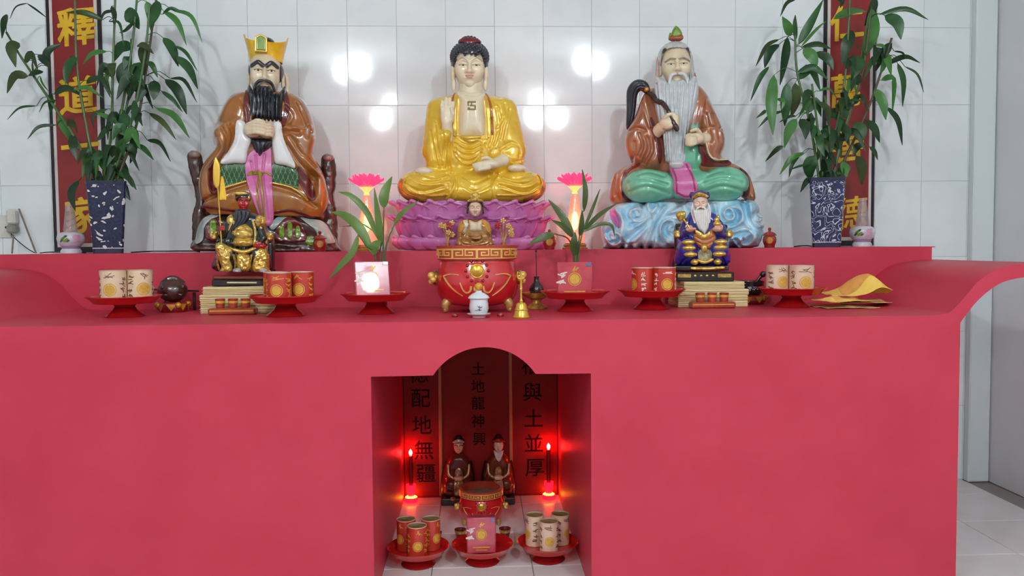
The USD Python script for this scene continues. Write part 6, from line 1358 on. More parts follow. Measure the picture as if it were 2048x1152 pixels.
def cup_rack(label, cx, Y, w, rot=0):
    p = at_y(cx, 610, Y)
    t = thing('cup_rack', label, 'cup rack', (p[0], Y, TOP + .0005), rot)
    part(t, 'tray', box((w, .050, .026), (0, 0, .013), .005), TERRA, 30)
    part(t, 'gold_line', box((w * .92, .0012, .004), (0, -.0254, .016)), GOLDP, False)
    for k in range(3):
        x = (k - 1) * w * .27
        c = part(t, 'cup', lathe([(0, .0262), (.016, .0262), (.0175, .030), (.0185, .050), (.020, .064), (.018, .064), (.016, .034), (0, .033)], 28, (x, 0, 0)), TERRA, 40)
        part(c, 'gold_band', lathe([(.0190, .046), (.0194, .048), (.0196, .053), (.0192, .055)], 28, (x, 0, 0)), GOLDP, 30)
    return t

# --- the red-faced warrior on the left pile
sx, sz = joss_stack(487, -.76, .262, .300, .110, .19, 4, 'left', 'the warrior figurine')
cup_rack('little red rack of three gold-banded cups before the warrior figurine', 466, -.915, .188)
def warrior():
    S = Sculptor(380, 360, 3.86, 482, -.76, sz + .0005)
    B = S.bottom
    dy = B - 838
    t = thing('warrior_figurine', 'small gilded red-faced warrior figurine holding a golden halberd, on a wooden plinth', 'figurine', S.loc)
    def O(*p): return [(x, y + dy) for x, y in p]
    part(t, 'plinth', S.set(box((.235, .13, .026), (0, 0, .013), .003)), DWOOD, False)
    part(t, 'plinth_top', S.set(box((.228, .125, .016), (0, 0, .0345), .004)), MWOOD, False)
    part(t, 'plaque', S.set(box((.118, .002, .007), (0, -.0655, .014), .001)), mat('plaque_gold', '#d9c89a', .4, .3), False)
    z0 = 728 + dy
    chair = U(8, rbox((420, 610 + dy, -50), (215, 120, 70), 20), infl(O((215, 470), (250, 430), (600, 430), (650, 480), (655, 700), (640, 728), (205, 728), (200, 600)), -60, 40, 70, 60))
    S.part(t, 'chair', I(chair, slab(O((100, 300), (800, 300), (800, 729), (100, 729)), -999, 999, 0)), 5, DWOOD)
    for x, y in ((195, 448), (605, 450)):
        m = U(6, ell((x, y + dy, 10), (34, 34, 40)), ell((x - 14, y - 22 + dy, 30), (14, 14, 14)), ell((x + 14, y - 20 + dy, 30), (14, 14, 14)), ell((x, y + 18 + dy, 40), (20, 14, 18)), ell((x, y - 2 + dy, 46), (13, 10, 10)))
        S.part(t, 'dragon_arm_end', rough(m, 3, 12, 1), 3, FGOLD)
    robe = U(24, infl(O((330, 270), (480, 265), (560, 320), (600, 430), (610, 560), (600, 728), (230, 728), (215, 560), (250, 430), (300, 330)), 0, 60, 80, 70), ell((300, 600 + dy, 70), (80, 90, 70)), ell((520, 600 + dy, 70), (80, 90, 70)))
    robe = I(robe, slab(O((100, 100), (800, 100), (800, 729), (100, 729)), -999, 999, 0))
    robe = folds(robe, [O((320, 480), (350, 600), (330, 720)), O((450, 480), (430, 600), (450, 720)), O((520, 400), (560, 450), (590, 440)), O((380, 520), (400, 620), (390, 720)), O((270, 430), (260, 500), (225, 540))], 9, 9, 0)
    S.part(t, 'robe', robe, 4.5, FDARK)
    ar = U(10, ell((410, 430 + dy, 86), (76, 74, 40)), ell((410, 500 + dy, 80), (80, 36, 44)))
    S.part(t, 'breastplate', folds(rough(ar, 4, 22, 3), [O((350, 420), (400, 400), (470, 420)), O((345, 460), (410, 480), (480, 455))], 6, 6), 3.4, FGOLD)
    S.part(t, 'shoulder_guard', rough(ell((535, 335 + dy, 50), (50, 52, 46)), 8, 20, 4), 3.4, FGOLD)
    S.part(t, 'shoulder_guard', rough(ell((320, 335 + dy, 40), (34, 50, 40)), 6, 20, 5), 3.4, FGOLD)
    for k, P in enumerate(([(290, 520), (230, 505), (205, 540), (225, 620), (250, 700), (240, 728), (330, 728), (320, 640), (335, 560)], [(500, 560), (570, 545), (600, 600), (595, 690), (610, 728), (490, 728), (480, 650)], [(370, 590), (450, 590), (470, 660), (455, 720), (380, 720), (360, 660)])):
        g = rough(infl(O(*P), 100, 30, 46, 40), 7, 20, 7 + k)
        S.part(t, 'gilded_skirt', I(g, slab(O((100, 100), (800, 100), (800, 729), (100, 729)), -999, 999, 0)), 3.6, FGOLD)
    S.part(t, 'belt', wire([(330, 555 + dy, 110), (410, 575 + dy, 128), (500, 545 + dy, 112)], [14, 18, 14], 4, 10), 3.4, FGOLD)
    S.part(t, 'red_knee_cloth', ell((530, 525 + dy, 110), (48, 26, 30)), 3.4, FRED)
    for P in ([(330, 330), (300, 400), (262, 450)], [(540, 380), (580, 430), (585, 500)], [(480, 330), (500, 420), (490, 520)], [(340, 340), (345, 380), (335, 430)], [(225, 600), (220, 660), (235, 720)], [(600, 600), (598, 660), (600, 720)], [(340, 600), (352, 660), (345, 722)], [(470, 600), (462, 660), (474, 722)]):
        S.part(t, 'gold_trim', skin(rough(robe, 2, 14, 2), band(O(*P), 9, 8), 7, 10), 3.4, FGOLD)
    for x in (365, 560): S.part(t, 'boot', I(ell((x, 722 + dy, 130), (34, 26, 60)), slab(O((100, 100), (800, 100), (800, 729), (100, 729)), -999, 999, 0)), 3.6, mat('boot_pale', '#b9b5c4', .25, .4, .5))
    S.part(t, 'arm', U(6, cap((300, 370 + dy, 40), (262, 440 + dy, 80), 34, 28), cap((262, 440 + dy, 80), (255, 405 + dy, 115), 26, 20)), 4, FDARK)
    S.part(t, 'grip_hand', U(4, ell((258, 392 + dy, 124), (20, 22, 20)), *[cap((240, 380 + 9 * k + dy, 138), (270, 380 + 9 * k + dy, 142), 6) for k in range(4)]), 3, FRED)
    S.part(t, 'arm', U(6, cap((535, 370 + dy, 40), (560, 460 + dy, 80), 36, 30), cap((560, 460 + dy, 80), (530, 500 + dy, 110), 28, 20)), 4, FDARK)
    S.part(t, 'knee_hand', U(4, ell((525, 502 + dy, 126), (22, 15, 18)), *[cap((512 + 9 * k, 498 + dy, 140), (508 + 9 * k, 514 + dy, 142), 5.5) for k in range(4)]), 3, FRED)
    hd, f = face(S, t, 412, 185 + dy, 48, 66, 30, FRED, 3, brow=BLACKG, brow_w=.09, lip=FRED, eye=FWHITE)
    S.part(hd, 'beard', folds(U(6, infl(O((352, 250), (380, 240), (412, 236), (445, 242), (468, 256), (462, 300), (430, 350), (380, 390), (330, 414), (318, 405), (340, 350), (345, 300)), 72, 24, 40, 40)), [O((365, 260), (365, 330), (330, 400)), O((395, 255), (395, 320), (350, 395)), O((430, 260), (420, 320), (375, 385))], 4, 5), 3.2, BLACKG)
    S.part(hd, 'helmet', cut(U(6, ell((410, 150 + dy, 15), (62, 46, 58)), ell((400, 112 + dy, 10), (44, 20, 42))), slab(O((364, 152), (460, 152), (460, 260), (364, 260)), 20, 400, 0)), 3, FDARK)
    S.part(hd, 'helmet_crest', U(5, ell((392, 118 + dy, 52), (50, 18, 16)), ell((345, 126 + dy, 40), (12, 18, 12)), ell((450, 150 + dy, 50), (12, 20, 12))), 2.8, FGOLD)
    S.part(hd, 'red_plume', ell((440, 140 + dy, -10), (24, 40, 22)), 3, FRED)
    h = S.part(t, 'halberd_pole', wire([(214, -60 + dy, 130), (228, 130 + dy, 130), (244, 380 + dy, 128), (262, 726 + dy, 120)], 5.5), 3, GOLD)
    S.part(h, 'halberd_blade', infl(O((205, -145), (222, -130), (240, -80), (242, 0), (236, 70), (214, 92), (196, 60), (188, -10), (192, -90)), 132, 12, 7, 7), 3, GOLD)
    S.part(h, 'tassel', folds(infl(O((248, 0), (266, 10), (278, 80), (288, 172), (262, 180), (236, 176), (240, 90)), 136, 10, 14, 12), [O((258, 20), (256, 175)), O((268, 40), (274, 175))], 3, 3), 3, CROWN)
warrior()

# --- the smiling wealth figurine in blue on the right pile
rx, rz = joss_stack(1415, -.72, .262, .300, .108, .19, 4, 'right', 'the blue-robed figurine')
cup_rack('little red rack of three gold-banded cups before the blue-robed figurine', 1424, -.875, .188)
def wealth():
    S = Sculptor(1230, 370, 4.15, 1408, -.72, rz + .0005)
    B = S.bottom; dy = B - 820
    def O(*p): return [(x, y + dy) for x, y in p]
    t = thing('elder_figurine', 'small white-bearded figurine in blue and gold robe on a dark plinth, holding golden ingots', 'figurine', S.loc)
    part(t, 'plinth', S.set(box((.250, .14, .040), (0, 0, .020), .003)), DWOOD, False)
    for x, w in ((-.082, .056), (.086, .056)): part(t, 'gold_bar', S.set(box((w, .002, .016), (x, -.0705, .024), .001)), FGOLD, False)
    for k in range(4): part(t, 'gold_stud', S.set(move(ball(.006, sc=(1, .4, .8)), -.037 + k * .025, -.0705, .024)), FGOLD, True)
    lim = slab(O((100, 0), (1200, 0), (1200, 732), (100, 732)), -999, 999, 0)
    S.part(t, 'seat', I(U(6, infl(O((490, 360), (560, 330), (900, 340), (930, 400), (940, 560), (940, 720), (940, 745), (498, 745), (490, 560)), -70, 40, 60, 60), rbox((715, 720 + dy, 0), (225, 30, 110), 10)), lim), 5, DWOOD)
    robe = U(26, infl(O((640, 230), (790, 235), (870, 300), (930, 400), (938, 520), (930, 690), (520, 690), (512, 520), (520, 420), (580, 310)), 0, 60, 84, 70), ell((605, 560 + dy, 80), (80, 100, 74)), ell((860, 560 + dy, 80), (80, 100, 74)))
    robe = folds(I(robe, slab(O((100, 0), (1200, 0), (1200, 694), (100, 694)), -999, 999, 0)), [O((560, 380), (600, 440), (590, 480)), O((880, 380), (850, 440), (860, 480)), O((600, 620), (560, 660), (540, 690)), O((680, 560), (670, 630), (690, 690)), O((780, 560), (790, 630), (770, 690)), O((880, 610), (900, 650), (915, 690))], 8, 9, 0)
    S.part(t, 'robe', robe, 4.5, FBLUE)
    S.part(t, 'orange_tunic', folds(infl(O((665, 400), (740, 440), (800, 380), (835, 440), (830, 520), (770, 560), (700, 540), (650, 470)), 80, 40, 46, 50), [O((670, 450), (740, 480), (820, 450)), O((680, 490), (745, 515), (820, 490))], 6, 6), 3.6, FORANGE)
    S.part(t, 'gold_collar', rough(infl(O((660, 390), (700, 400), (745, 430), (785, 400), (790, 440), (740, 470), (680, 440)), 118, 14, 14, 20), 3, 14), 3.2, FGOLD)
    for x, y in ((612, 494), (618, 542), (875, 494), (872, 540), (628, 596), (862, 594), (662, 660), (850, 660)):
        m = U(8, ell((x, y + dy, 140 if y < 640 else 122), (56 if y < 640 else 34, 24, 28)), ell((x, y - 10 + dy, 140 if y < 640 else 122), (26 if y < 640 else 16, 18, 20)))
        S.part(t, 'gold_ingot', m, 3.2, FGOLD)
    S.part(t, 'front_panel', skin(robe, O((700, 560), (790, 560), (800, 640), (745, 660), (695, 640)), 7, 12), 3.4, mat('front_panel_pale', '#c9c2a6', .3, .1, .5, '#9a8a52', 90))
    S.part(t, 'belt_buckle', rough(ell((740, 545 + dy, 150), (26, 34, 16)), 3, 10), 3, FGOLD)
    S.part(t, 'hem_gold', wire([(690, 645 + dy, 120), (745, 662 + dy, 130), (805, 640 + dy, 120)], 14, 4, 10), 3.2, FGOLD)
    S.part(t, 'base_scroll', rough(wire([(640, 712 + dy, 112), (770, 716 + dy, 120), (895, 708 + dy, 112)], 15, 4, 12), 4, 14), 3.2, FGOLD)
    for x, y in ((522, 424), (944, 428)):
        S.part(t, 'gold_arm_end', rough(U(6, ell((x, y + dy, 70), (32, 36, 36)), ell((x, y - 18 + dy, 94), (15, 13, 12)), ell((x, y + 16 + dy, 96), (20, 13, 12))), 3, 12), 3.2, FGOLD)
    S.part(t, 'sleeve', U(8, cap((600, 330 + dy, 30), (560, 430 + dy, 60), 44, 44), cap((560, 430 + dy, 60), (610, 400 + dy, 110), 40, 26)), 4, FPURP)
    S.part(t, 'sleeve', U(8, cap((820, 330 + dy, 30), (885, 430 + dy, 60), 44, 44), cap((885, 430 + dy, 60), (855, 400 + dy, 110), 40, 28)), 4, FPURP)
    S.part(t, 'left_hand', U(5, ell((628, 388 + dy, 130), (36, 22, 26)), *[wire([(608 + 13 * k, 392 + dy, 146), (626 + 13 * k, 382 + dy, 156), (642 + 9 * k, 386 + dy, 148)], [9, 8.5, 7], 2, 6) for k in range(4)], wire([(606, 376 + dy, 132), (622, 360 + dy, 138), (640, 362 + dy, 136)], [9, 8, 6], 2, 6)), 2.8, FSKIN)
    S.part(t, 'right_hand', U(5, ell((848, 388 + dy, 130), (42, 24, 28)), *[wire([(826 + 14 * k, 398 + dy, 148), (828 + 13 * k, 384 + dy, 158), (830 + 12 * k, 366 + dy, 152)], [9, 8.5, 7], 2, 6) for k in range(4)], wire([(878, 384 + dy, 134), (884, 364 + dy, 142), (872, 354 + dy, 144)], [9, 8, 6], 2, 6)), 2.8, FSKIN)
    S.part(t, 'held_ingot', rough(U(6, ell((845, 345 + dy, 138), (34, 22, 24)), ell((843, 312 + dy, 132), (22, 24, 20)), ell((852, 286 + dy, 120), (14, 18, 14))), 2, 14), 3, FGOLD)
    sc = S.part(t, 'sceptre', wire([(628, 385 + dy, 150), (600, 340 + dy, 140), (566, 290 + dy, 120)], [8, 8, 9], 3, 8), 3, FGOLD)
    S.part(sc, 'sceptre_head', rough(U(8, ell((550, 268 + dy, 116), (40, 36, 24)), ell((524, 262 + dy, 112), (16, 16, 16)), ell((576, 250 + dy, 112), (16, 16, 16)), ell((548, 300 + dy, 116), (24, 18, 18))), 3, 14), 3, FGOLD)
    hd, f = face(S, t, 710, 168 + dy, 62, 78, 24, FSKINP, 3, brow=mat('brow_white', '#d6cfc6', .5), brow_w=.06, lip=mat('lip_red', '#b5483c', .35), arch=(-.14, -.26, -.2))
    S.part(hd, 'hat', cut(U(8, ell((706, 108 + dy, 10), (70, 52, 66)), ell((640, 96 + dy, 0), (24, 30, 24)), ell((770, 100 + dy, 0), (18, 32, 22))), slab(O((655, 112), (770, 112), (770, 240), (655, 240)), 18, 400, 0)), 3, FPURP)
    S.part(hd, 'hat_band', rough(wire([(652, 118 + dy, 60), (700, 92 + dy, 86), (766, 112 + dy, 62)], [11, 15, 11], 4, 10), 3, 12), 2.8, FGOLD)
    bd = infl(O((650, 200), (664, 225), (690, 222), (712, 226), (740, 222), (764, 218), (778, 196), (786, 250), (785, 310), (776, 380), (748, 432), (730, 424), (690, 380), (660, 310), (648, 250)), 92, 30, 44, 44)
    bd = cut(bd, ell((714, 212 + dy, 130), (22, 10, 30)), k=4)
    S.part(hd, 'beard', folds(bd, [O((665 + 16 * k, 235), (685 + 12 * k, 320), (722 + 6 * k, 425)) for k in range(8)], 4, 5), 3, FWHITE)
    S.part(hd, 'moustache', wire([(712, 200 + dy, 96), (690, 206 + dy, 98), (672, 230 + dy, 94)], [5, 7, 5], 3, 8), 2.6, FWHITE)
    S.part(hd, 'moustache', wire([(716, 200 + dy, 96), (740, 206 + dy, 98), (756, 230 + dy, 94)], [5, 7, 5], 3, 8), 2.6, FWHITE)
    S.part(hd, 'side_lock', wire([(646, 170 + dy, 40), (640, 240 + dy, 60), (664, 330 + dy, 110)], [6, 9, 8], 3, 10), 2.8, FWHITE)
    S.part(hd, 'side_lock', wire([(772, 170 + dy, 40), (788, 240 + dy, 60), (782, 330 + dy, 105)], [6, 9, 8], 3, 10), 2.8, FWHITE)
wealth()

# --- the small goddess behind the burner, with a flower spray on each side
def goddess():
    Y = -.53
    S = Sculptor(840, 360, 3.84, 949, Y, SHELF + .0005)
    B = S.bottom; dy = B - 542
    def O(*p): return [(x, y + dy) for x, y in p]
    t = thing('goddess_figurine', 'small seated goddess figurine in golden robes and tiara behind the big incense burner', 'figurine', S.loc)
    BRONZE = mat('figure_bronze', '#b98a4c', .28, .45, .5, '#8f5f34', 70)
    CREAM = mat('figure_cream', '#dcc7a6', .3, .1, .5)
    AMB = glaze('figure_amber', '#cf9636', '#b97c28', 30, rough=.22)
    robe = U(22, infl(O((360, 300), (300, 330), (285, 400), (280, 520), (286, 542), (560, 542), (565, 520), (552, 400), (530, 330), (470, 300)), 0, 50, 60, 50), ell((340, 490 + dy, 50), (66, 44, 50)), ell((505, 490 + dy, 50), (66, 44, 50)), ell((425, 510 + dy, 50), (100, 36, 50)))
    robe = folds(robe, [O((310, 480), (350, 500), (420, 500)), O((540, 480), (500, 505), (430, 510)), O((330, 420), (310, 460), (320, 520)), O((520, 420), (540, 460), (530, 520)), O((380, 440), (425, 455), (470, 440)), O((390, 480), (430, 490), (480, 470))], 7, 7, 0)
    S.part(t, 'robe', robe, 3.6, BRONZE)
    S.part(t, 'shawl', skin(robe, O((352, 285), (300, 325), (288, 390), (320, 400), (350, 340), (372, 320)), 6, 12), 3, AMB)
    S.part(t, 'shawl', skin(robe, O((480, 285), (535, 325), (552, 385), (520, 400), (490, 340), (468, 320)), 6, 12), 3, AMB)
    S.part(t, 'chest', folds(infl(O((378, 306), (425, 320), (475, 306), (480, 360), (470, 396), (385, 396), (372, 350)), 40, 30, 36, 30), [O((440, 310), (440, 395))], 4, 5), 3, CREAM)
    S.part(t, 'raised_hand', U(5, ell((352, 352 + dy, 66), (16, 24, 14)), *[cap((340 + 8 * k, 340 + dy, 70), (334 + 9 * k, 312 + dy, 74), 5.5, 4.5) for k in range(4)], cap((364, 358 + dy, 70), (372, 338 + dy, 76), 5.5, 4.5), cap((350, 375 + dy, 60), (336, 400 + dy, 46), 14, 18)), 2.6, CREAM)
    S.part(t, 'lap_hands', U(5, ell((432, 445 + dy, 84), (40, 14, 18)), *[cap((400 + 14 * k, 446 + dy, 96), (420 + 14 * k, 452 + dy, 100), 6) for k in range(4)], cap((466, 440 + dy, 92), (448, 434 + dy, 98), 6.5)), 2.8, BRONZE)
    for x, y in ((336, 470), (366, 452), (500, 470), (350, 420), (540, 408), (330, 400)): S.part(t, 'gold_bead', ell((x, y + dy, 78), (7, 7, 8)), 2.4, FGOLD)
    hd, f = face(S, t, 424, 215 + dy, 52, 66, 14, FSKINP, 2.6, brow=BROWLINE, brow_w=.03)
    S.part(hd, 'hair', cut(U(8, ell((424, 185 + dy, 4), (66, 52, 62)), ell((424, 140 + dy, 0), (36, 34, 36)), cap((366, 190 + dy, -8), (362, 250 + dy, -20), 9, 7), cap((482, 190 + dy, -8), (488, 250 + dy, -20), 9, 7)), slab(O((374, 172), (476, 172), (480, 320), (370, 320)), 6, 400, 2), slab(O((330, 196), (520, 196), (520, 330), (330, 330)), -12, 400, 0)), 3, glaze('figure_brown_hair', '#3a241e', '#2c1a17', 40))
    S.part(hd, 'tiara', rough(U(6, wire([(374, 160 + dy, 48), (424, 146 + dy, 66), (476, 160 + dy, 48)], [10, 14, 10], 4, 10), ell((424, 118 + dy, 44), (30, 28, 14)), ell((396, 128 + dy, 40), (18, 20, 12)), ell((452, 128 + dy, 40), (18, 20, 12))), 4, 14), 2.8, FGOLD)
    for sg, w, px in ((-1, 'left', 895), (1, 'right', 1007)):
        p = at_y(px, 490, Y + .012)
        q = thing('flower_spray', 'tiny golden flower spray with red buds, %s of the small goddess' % w, 'flower spray', (p[0], Y + .012, SHELF + .0005), 0, 'golden flower sprays beside the goddess')
        part(q, 'holder', lathe([(0, 0), (.014, 0), (.015, .004), (.008, .012), (.010, .026), (.013, .034), (0, .034)], 24), FGOLD, 35)
        r = np.random.default_rng(50 + sg)
        for k in range(7):
            a = r.uniform(-1, 1); hgt = r.uniform(.05, .105)
            tip = (a * .038, r.uniform(-.012, .008), .034 + hgt - abs(a) * .025)
            part(q, 'stem', tube(spline([(0, 0, .030), (a * .016, 0, .034 + hgt * .5), tip], 8), .0016, 6), FGOLD, True)
            f_ = cat_([ball(.0062, (tip[0] + .0085 * math.cos(2 * math.pi * j / 5), tip[1], tip[2] + .0085 * math.sin(2 * math.pi * j / 5)), (1, .5, 1), 1) for j in range(5)] + [ball(.0065, tip, (1, .8, 1), 1)])
            part(q, 'flower', f_, FRED if k % 3 == 1 else mat('petal_gold', '#cba25a', .35, .3, .4), True)
goddess()

# ---------------------------------------------------------------- wooden fish drum, chime bowl, yellow papers
FISH = glaze('fish_wood', '#4a2a22', '#2f1a17', 16, rough=.3, coat=.5)
CUSH = mat('cushion_red', '#9c1a1c', .35, 0, .2, '#86141a', 40)
CUSHG = mat('cushion_gold', '#d9a030', .3, .3, .3, '#c08424', 60)
def cushion(label, x, Y, r):
    t = thing('cushion', label, 'cushion', (x, Y, TOP + .0005), 0)
    part(t, 'pad', lathe([(0, 0), (r * .9, 0), (r * 1.05, .012), (r * 1.06, .024), (r * .92, .038), (r * .7, .041), (0, .036)], 44), CUSH, 50)
    for k in range(8):
        a = 360 / 8 * k
        tri = Polygon([(-.020, .034), (.020, .034), (0, .006)])
        m = move(plate(tri, .0025), 0, -r * 1.045, 0)
        part(t, 'gold_patch', turn(m, a + 12), CUSHG, False)
    for k in range(4):
        a = math.radians(90 * k + 38)
        part(t, 'tassel_knob', ball(.013, (r * 1.10 * math.cos(a), r * 1.10 * math.sin(a), .030), sub=2), CUSHG, True)
    return .0395
p = at_y(346, 600, -.72)
h = cushion('round red and gold cushion under the wooden fish drum', p[0], -.72, .058)
S0 = thing('wooden_fish', 'dark carved round wooden fish drum on a red cushion at left', 'wooden fish', (p[0], -.72, TOP + h + .0005), 20)
ws = cut(rough(U(4, ell((0, -50, 0), (62, 50, 58)), wire([(-40, -84, 0), (0, -104, 0), (40, -84, 0)], [10, 13, 10], 4, 8)), 2, 22, 3), cap((-52, -36, 46), (52, -36, 46), 5), ell((0, -50, 0), (48, 36, 42)))
def raw(sh, hh, s):
    lo, hi = sh.lo - 2 * hh, sh.hi + 2 * hh
    n = np.ceil((hi - lo) / hh).astype(int) + 1
    X, Y, Z = [lo[i] + hh * np.arange(n[i]) for i in range(3)]
    D = np.broadcast_to(sh.f(X[:, None, None], Y[None, :, None], Z[None, None, :]), n)
    V, F = nets(np.asarray(D, np.float32), lo, hh)
    m = trimesh.Trimesh(np.stack([V[:, 0], -V[:, 2], -V[:, 1]], -1) * s, F, process=False)
    if m.volume < 0: m.invert()
    return m
fm = raw(ws, 3, .001 * .98)
fm.apply_translation((0, 0, -fm.vertices[:, 2].min()))
islands(S0, 'drum', fm, FISH, True, None, .3)
sr = np.random.default_rng(4)
part(S0, 'carved_eye', ball(.008, (-.040, -.040, .066), (1, .6, 1), 2), FISH, True)
part(S0, 'carved_eye', ball(.008, (.040, -.040, .066), (1, .6, 1), 2), FISH, True)
a, b = at_y(303, 579, -.643), at_y(398, 582, -.643)
_o = np.array([(a[0] + b[0]) / 2, -.643, TOP + .0005])
t = thing('drum_mallet', 'thin stick with white tip lying behind the wooden fish drum', 'mallet', _o)
a, b = a - _o, b - _o; a[1] = b[1] = 0
part(t, 'stick', tube([a + (.012, 0, 0), (a + b) / 2, b], .0042, 10), DWOOD, True)
part(t, 'white_tip', tube([a - (.010, 0, 0), a - (.007, 0, 0), a + (.009, 0, 0), a + (.012, 0, 0)], [.008, .0115, .0115, .009], 14), WHITEG, True)
part(t, 'rest', box((.012, .012, a[2] - .0045), (a[0] * .7 + b[0] * .3, 0, (a[2] - .0045) / 2), .002), DWOOD, False)
part(t, 'rest', box((.012, .012, b[2] - .0045), (a[0] * .1 + b[0] * .9, 0, (b[2] - .0045) / 2), .002), DWOOD, False)

p = at_y(1504, 590, -.66)
h = cushion('round red and gold cushion under the black chime bowl', p[0], -.66, .058)
t = thing('chime_bowl', 'black chime bowl on a red cushion right of the blue-robed figurine', 'bowl', (p[0] - .010, -.66, TOP + h + .0005))
BLK = mat('black_bronze', '#17161a', .25, .3, .6, '#211f22', 40)
part(t, 'bowl', lathe([(0, 0), (.036, 0), (.050, .008), (.058, .026), (.061, .055), (.063, .062), (.060, .063), (.056, .055), (.053, .028), (.046, .012), (0, .006)], 48), BLK, 40)
for k in range(3): part(t, 'pale_mark', wrap(move(plate(scribble(200 + k, .016, .020, 2, .003), .0006), .012 * (k - 1) * 1.6, 0, .034), .0588), mat('mark_grey', '#8f9096', .4), False)
t = thing('chime_striker', 'black padded striker leaning in the chime bowl', 'striker', (p[0], -.66, TOP + h))
part(t, 'shaft', tube(spline([(-.010, 0, .022), (.028, 0, .070), (.052, -.004, .098)], 10), np.linspace(.006, .008, 10), 10), BLK, True)
part(t, 'padded_head', tube(spline([(.040, -.002, .082), (.056, -.004, .104)], 8), [.006, .011, .0125, .013, .013, .0125, .011, .006], 14), DWOOD, True)

YPAP = mat('yellow_paper', '#f4cd62', .7, col2='#eabf54', scale=12)
YPAPP = mat('yellow_paper_print', '#eaa854', .7, col2='#e09848', scale=30)
YPAPC = mat('cream_paper', '#ecd096', .7, col2='#dfbf80', scale=14)
def sheet(label, px, Y, w, d, z, rot, seed, amp, m, prn=False, peak=0.0):
    p = at_y(px, 590, Y)
    t = thing('paper_sheet', label, 'paper', (p[0], Y, TOP + z), rot, 'crumpled yellow papers')
    n = 26
    u, v = np.meshgrid(np.linspace(-1, 1, n), np.linspace(-1, 1, n), indexing='ij')
    pts = np.stack([u * 1.5, v * 1.5, np.zeros_like(u) + seed], -1)
    zz = amp * (meshkit.fbm(pts, 2, seed) ** 2 * 2.0) * (1 - .45 * np.maximum(np.abs(u), np.abs(v)) ** 2) + peak * np.exp(-((u - .15 + .5 * v) / .42) ** 2) * np.exp(-((v + .1) / .9) ** 2)
    P = np.stack([u * w / 2 * (1 - .10 * zz / max(amp + peak, 1e-6)), v * d / 2, zz], -1).reshape(-1, 3)
    P[:, 2] -= P[:, 2].min()
    f = []
    for i in range(n - 1):
        for j in range(n - 1):
            f.append([i * n + j, (i + 1) * n + j, (i + 1) * n + j + 1, i * n + j + 1])
    F = np.array(f); N = n * n
    V = np.vstack([P + (0, 0, .0016), P])
    rim = [i * n for i in range(n)] + [(n - 1) * n + j for j in range(1, n)] + [i * n + n - 1 for i in range(n - 2, -1, -1)] + [j for j in range(n - 2, 0, -1)]
    F = np.vstack([F, F[:, ::-1] + N, [[y, x, x + N, y + N] for x, y in zip(rim, rim[1:] + rim[:1])]])
    part(t, 'sheet', trimesh.Trimesh(*meshkit.arrays((V, F))[:2], process=False), m, 60)
    if prn:
        k = [q for q in range(len(f)) if abs(P[f[q][0], 0]) < w * .27 and abs(P[f[q][0], 1]) < d * .30]
        Fp = np.array([f[q] for q in k])
        Vp = P + (0, 0, .0022)
        part(t, 'print', trimesh.Trimesh(*meshkit.arrays((Vp, Fp))[:2], process=True), YPAPP, 60)
    return t
sheet('cream paper sheet lowest in the crumpled pile at the right end of the altar', 1684, -.90, .235, .19, .0006, 4, 3, .010, YPAPC)
sheet('flat cream paper sheet with a pale corner sticking out right of the crumpled pile', 1724, -.86, .20, .17, .0150, -10, 5, .014, YPAPC)
sheet('yellow paper sheet curling towards the left in the crumpled pile', 1684, -.93, .245, .17, .0280, 14, 8, .020, YPAP, True)
sheet('yellow printed paper sheet peaking on top of the crumpled pile', 1712, -.875, .245, .18, .0480, -8, 12, .014, YPAP, True, .085)
# ---------------------------------------------------------------- inside the niche
LEDR = mat('red_candle_glow', '#ff2030', .3, emit=1.6, ecol='#ff1028')
LEDB = mat('red_bulb', '#ff5030', emit=85.0, ecol='#ff2420')
LEDY = mat('amber_ring', '#ffc040', emit=12.0, ecol='#ff8a20')
RPLAST = mat('red_stick', '#8c0f14', .25, 0, .5, trans=.3)
def niche_lamp(label, px, ybulb, Y):
    q = at_y(px, ybulb, Y)
    t = thing('electric_candle', label, 'lamp', (q[0], Y, .0008), 0, 'red electric candles in the niche')
    H = q[2]
    part(t, 'base', lathe([(0, 0), (.034, 0), (.035, .012), (.030, .020), (0, .021)], 32), LEDR, 35)
    part(t, 'amber_ring', lathe([(.0305, .0212), (.024, .026), (.018, .028), (.018, .0215)], 28), LEDY, 35)
    part(t, 'cup', lathe([(.017, .0285), (.021, .050), (.024, .085), (.022, .085), (.016, .030)], 28), LEDR, 35)
    part(t, 'stick', lathe([(0, .030), (.011, .030), (.011, H - .022), (.014, H - .016), (0, H - .014)], 24), RPLAST, 35)
    part(t, 'bulb', lathe([(0, H - .0135), (.007, H - .012), (.010, H - .003), (.008, H + .006), (.003, H + .014), (0, H + .018)], 20), LEDB, True)
niche_lamp('red electric candle glowing on the left side of the niche', 821, 905, -.170)
niche_lamp('red electric candle glowing on the right side of the niche', 1097, 893, -.170)
N = [tray_at(837, py=1128, z=0.0), tray_at(965, py=1123, z=0.0), tray_at(1096, py=1118, z=0.0)]
for n, d in zip(('red footed dish on the niche floor, left one with red cans', 'red footed dish on the niche floor, middle one with a pink packet', 'red footed dish on the niche floor, right one with cream cans'), N): dish(n, d, .124, .92)
def onn(d, dx, dy): return (d[0] + dx, d[1] + dy, d[2] + DISH_H * .92 - .0163 + .0005)
for (dx, dy, w, f) in ((.0, -.052, 'front one', 6), (-.050, .030, 'left rear one', -40), (.050, .030, 'right rear one', 44)):
    put_can('red candle can in the niche, %s on the left dish' % w, 'red candle cans in the niche', onn(N[0], dx, dy), .0385, .125, REDCAN, GOLDP, 40, f)
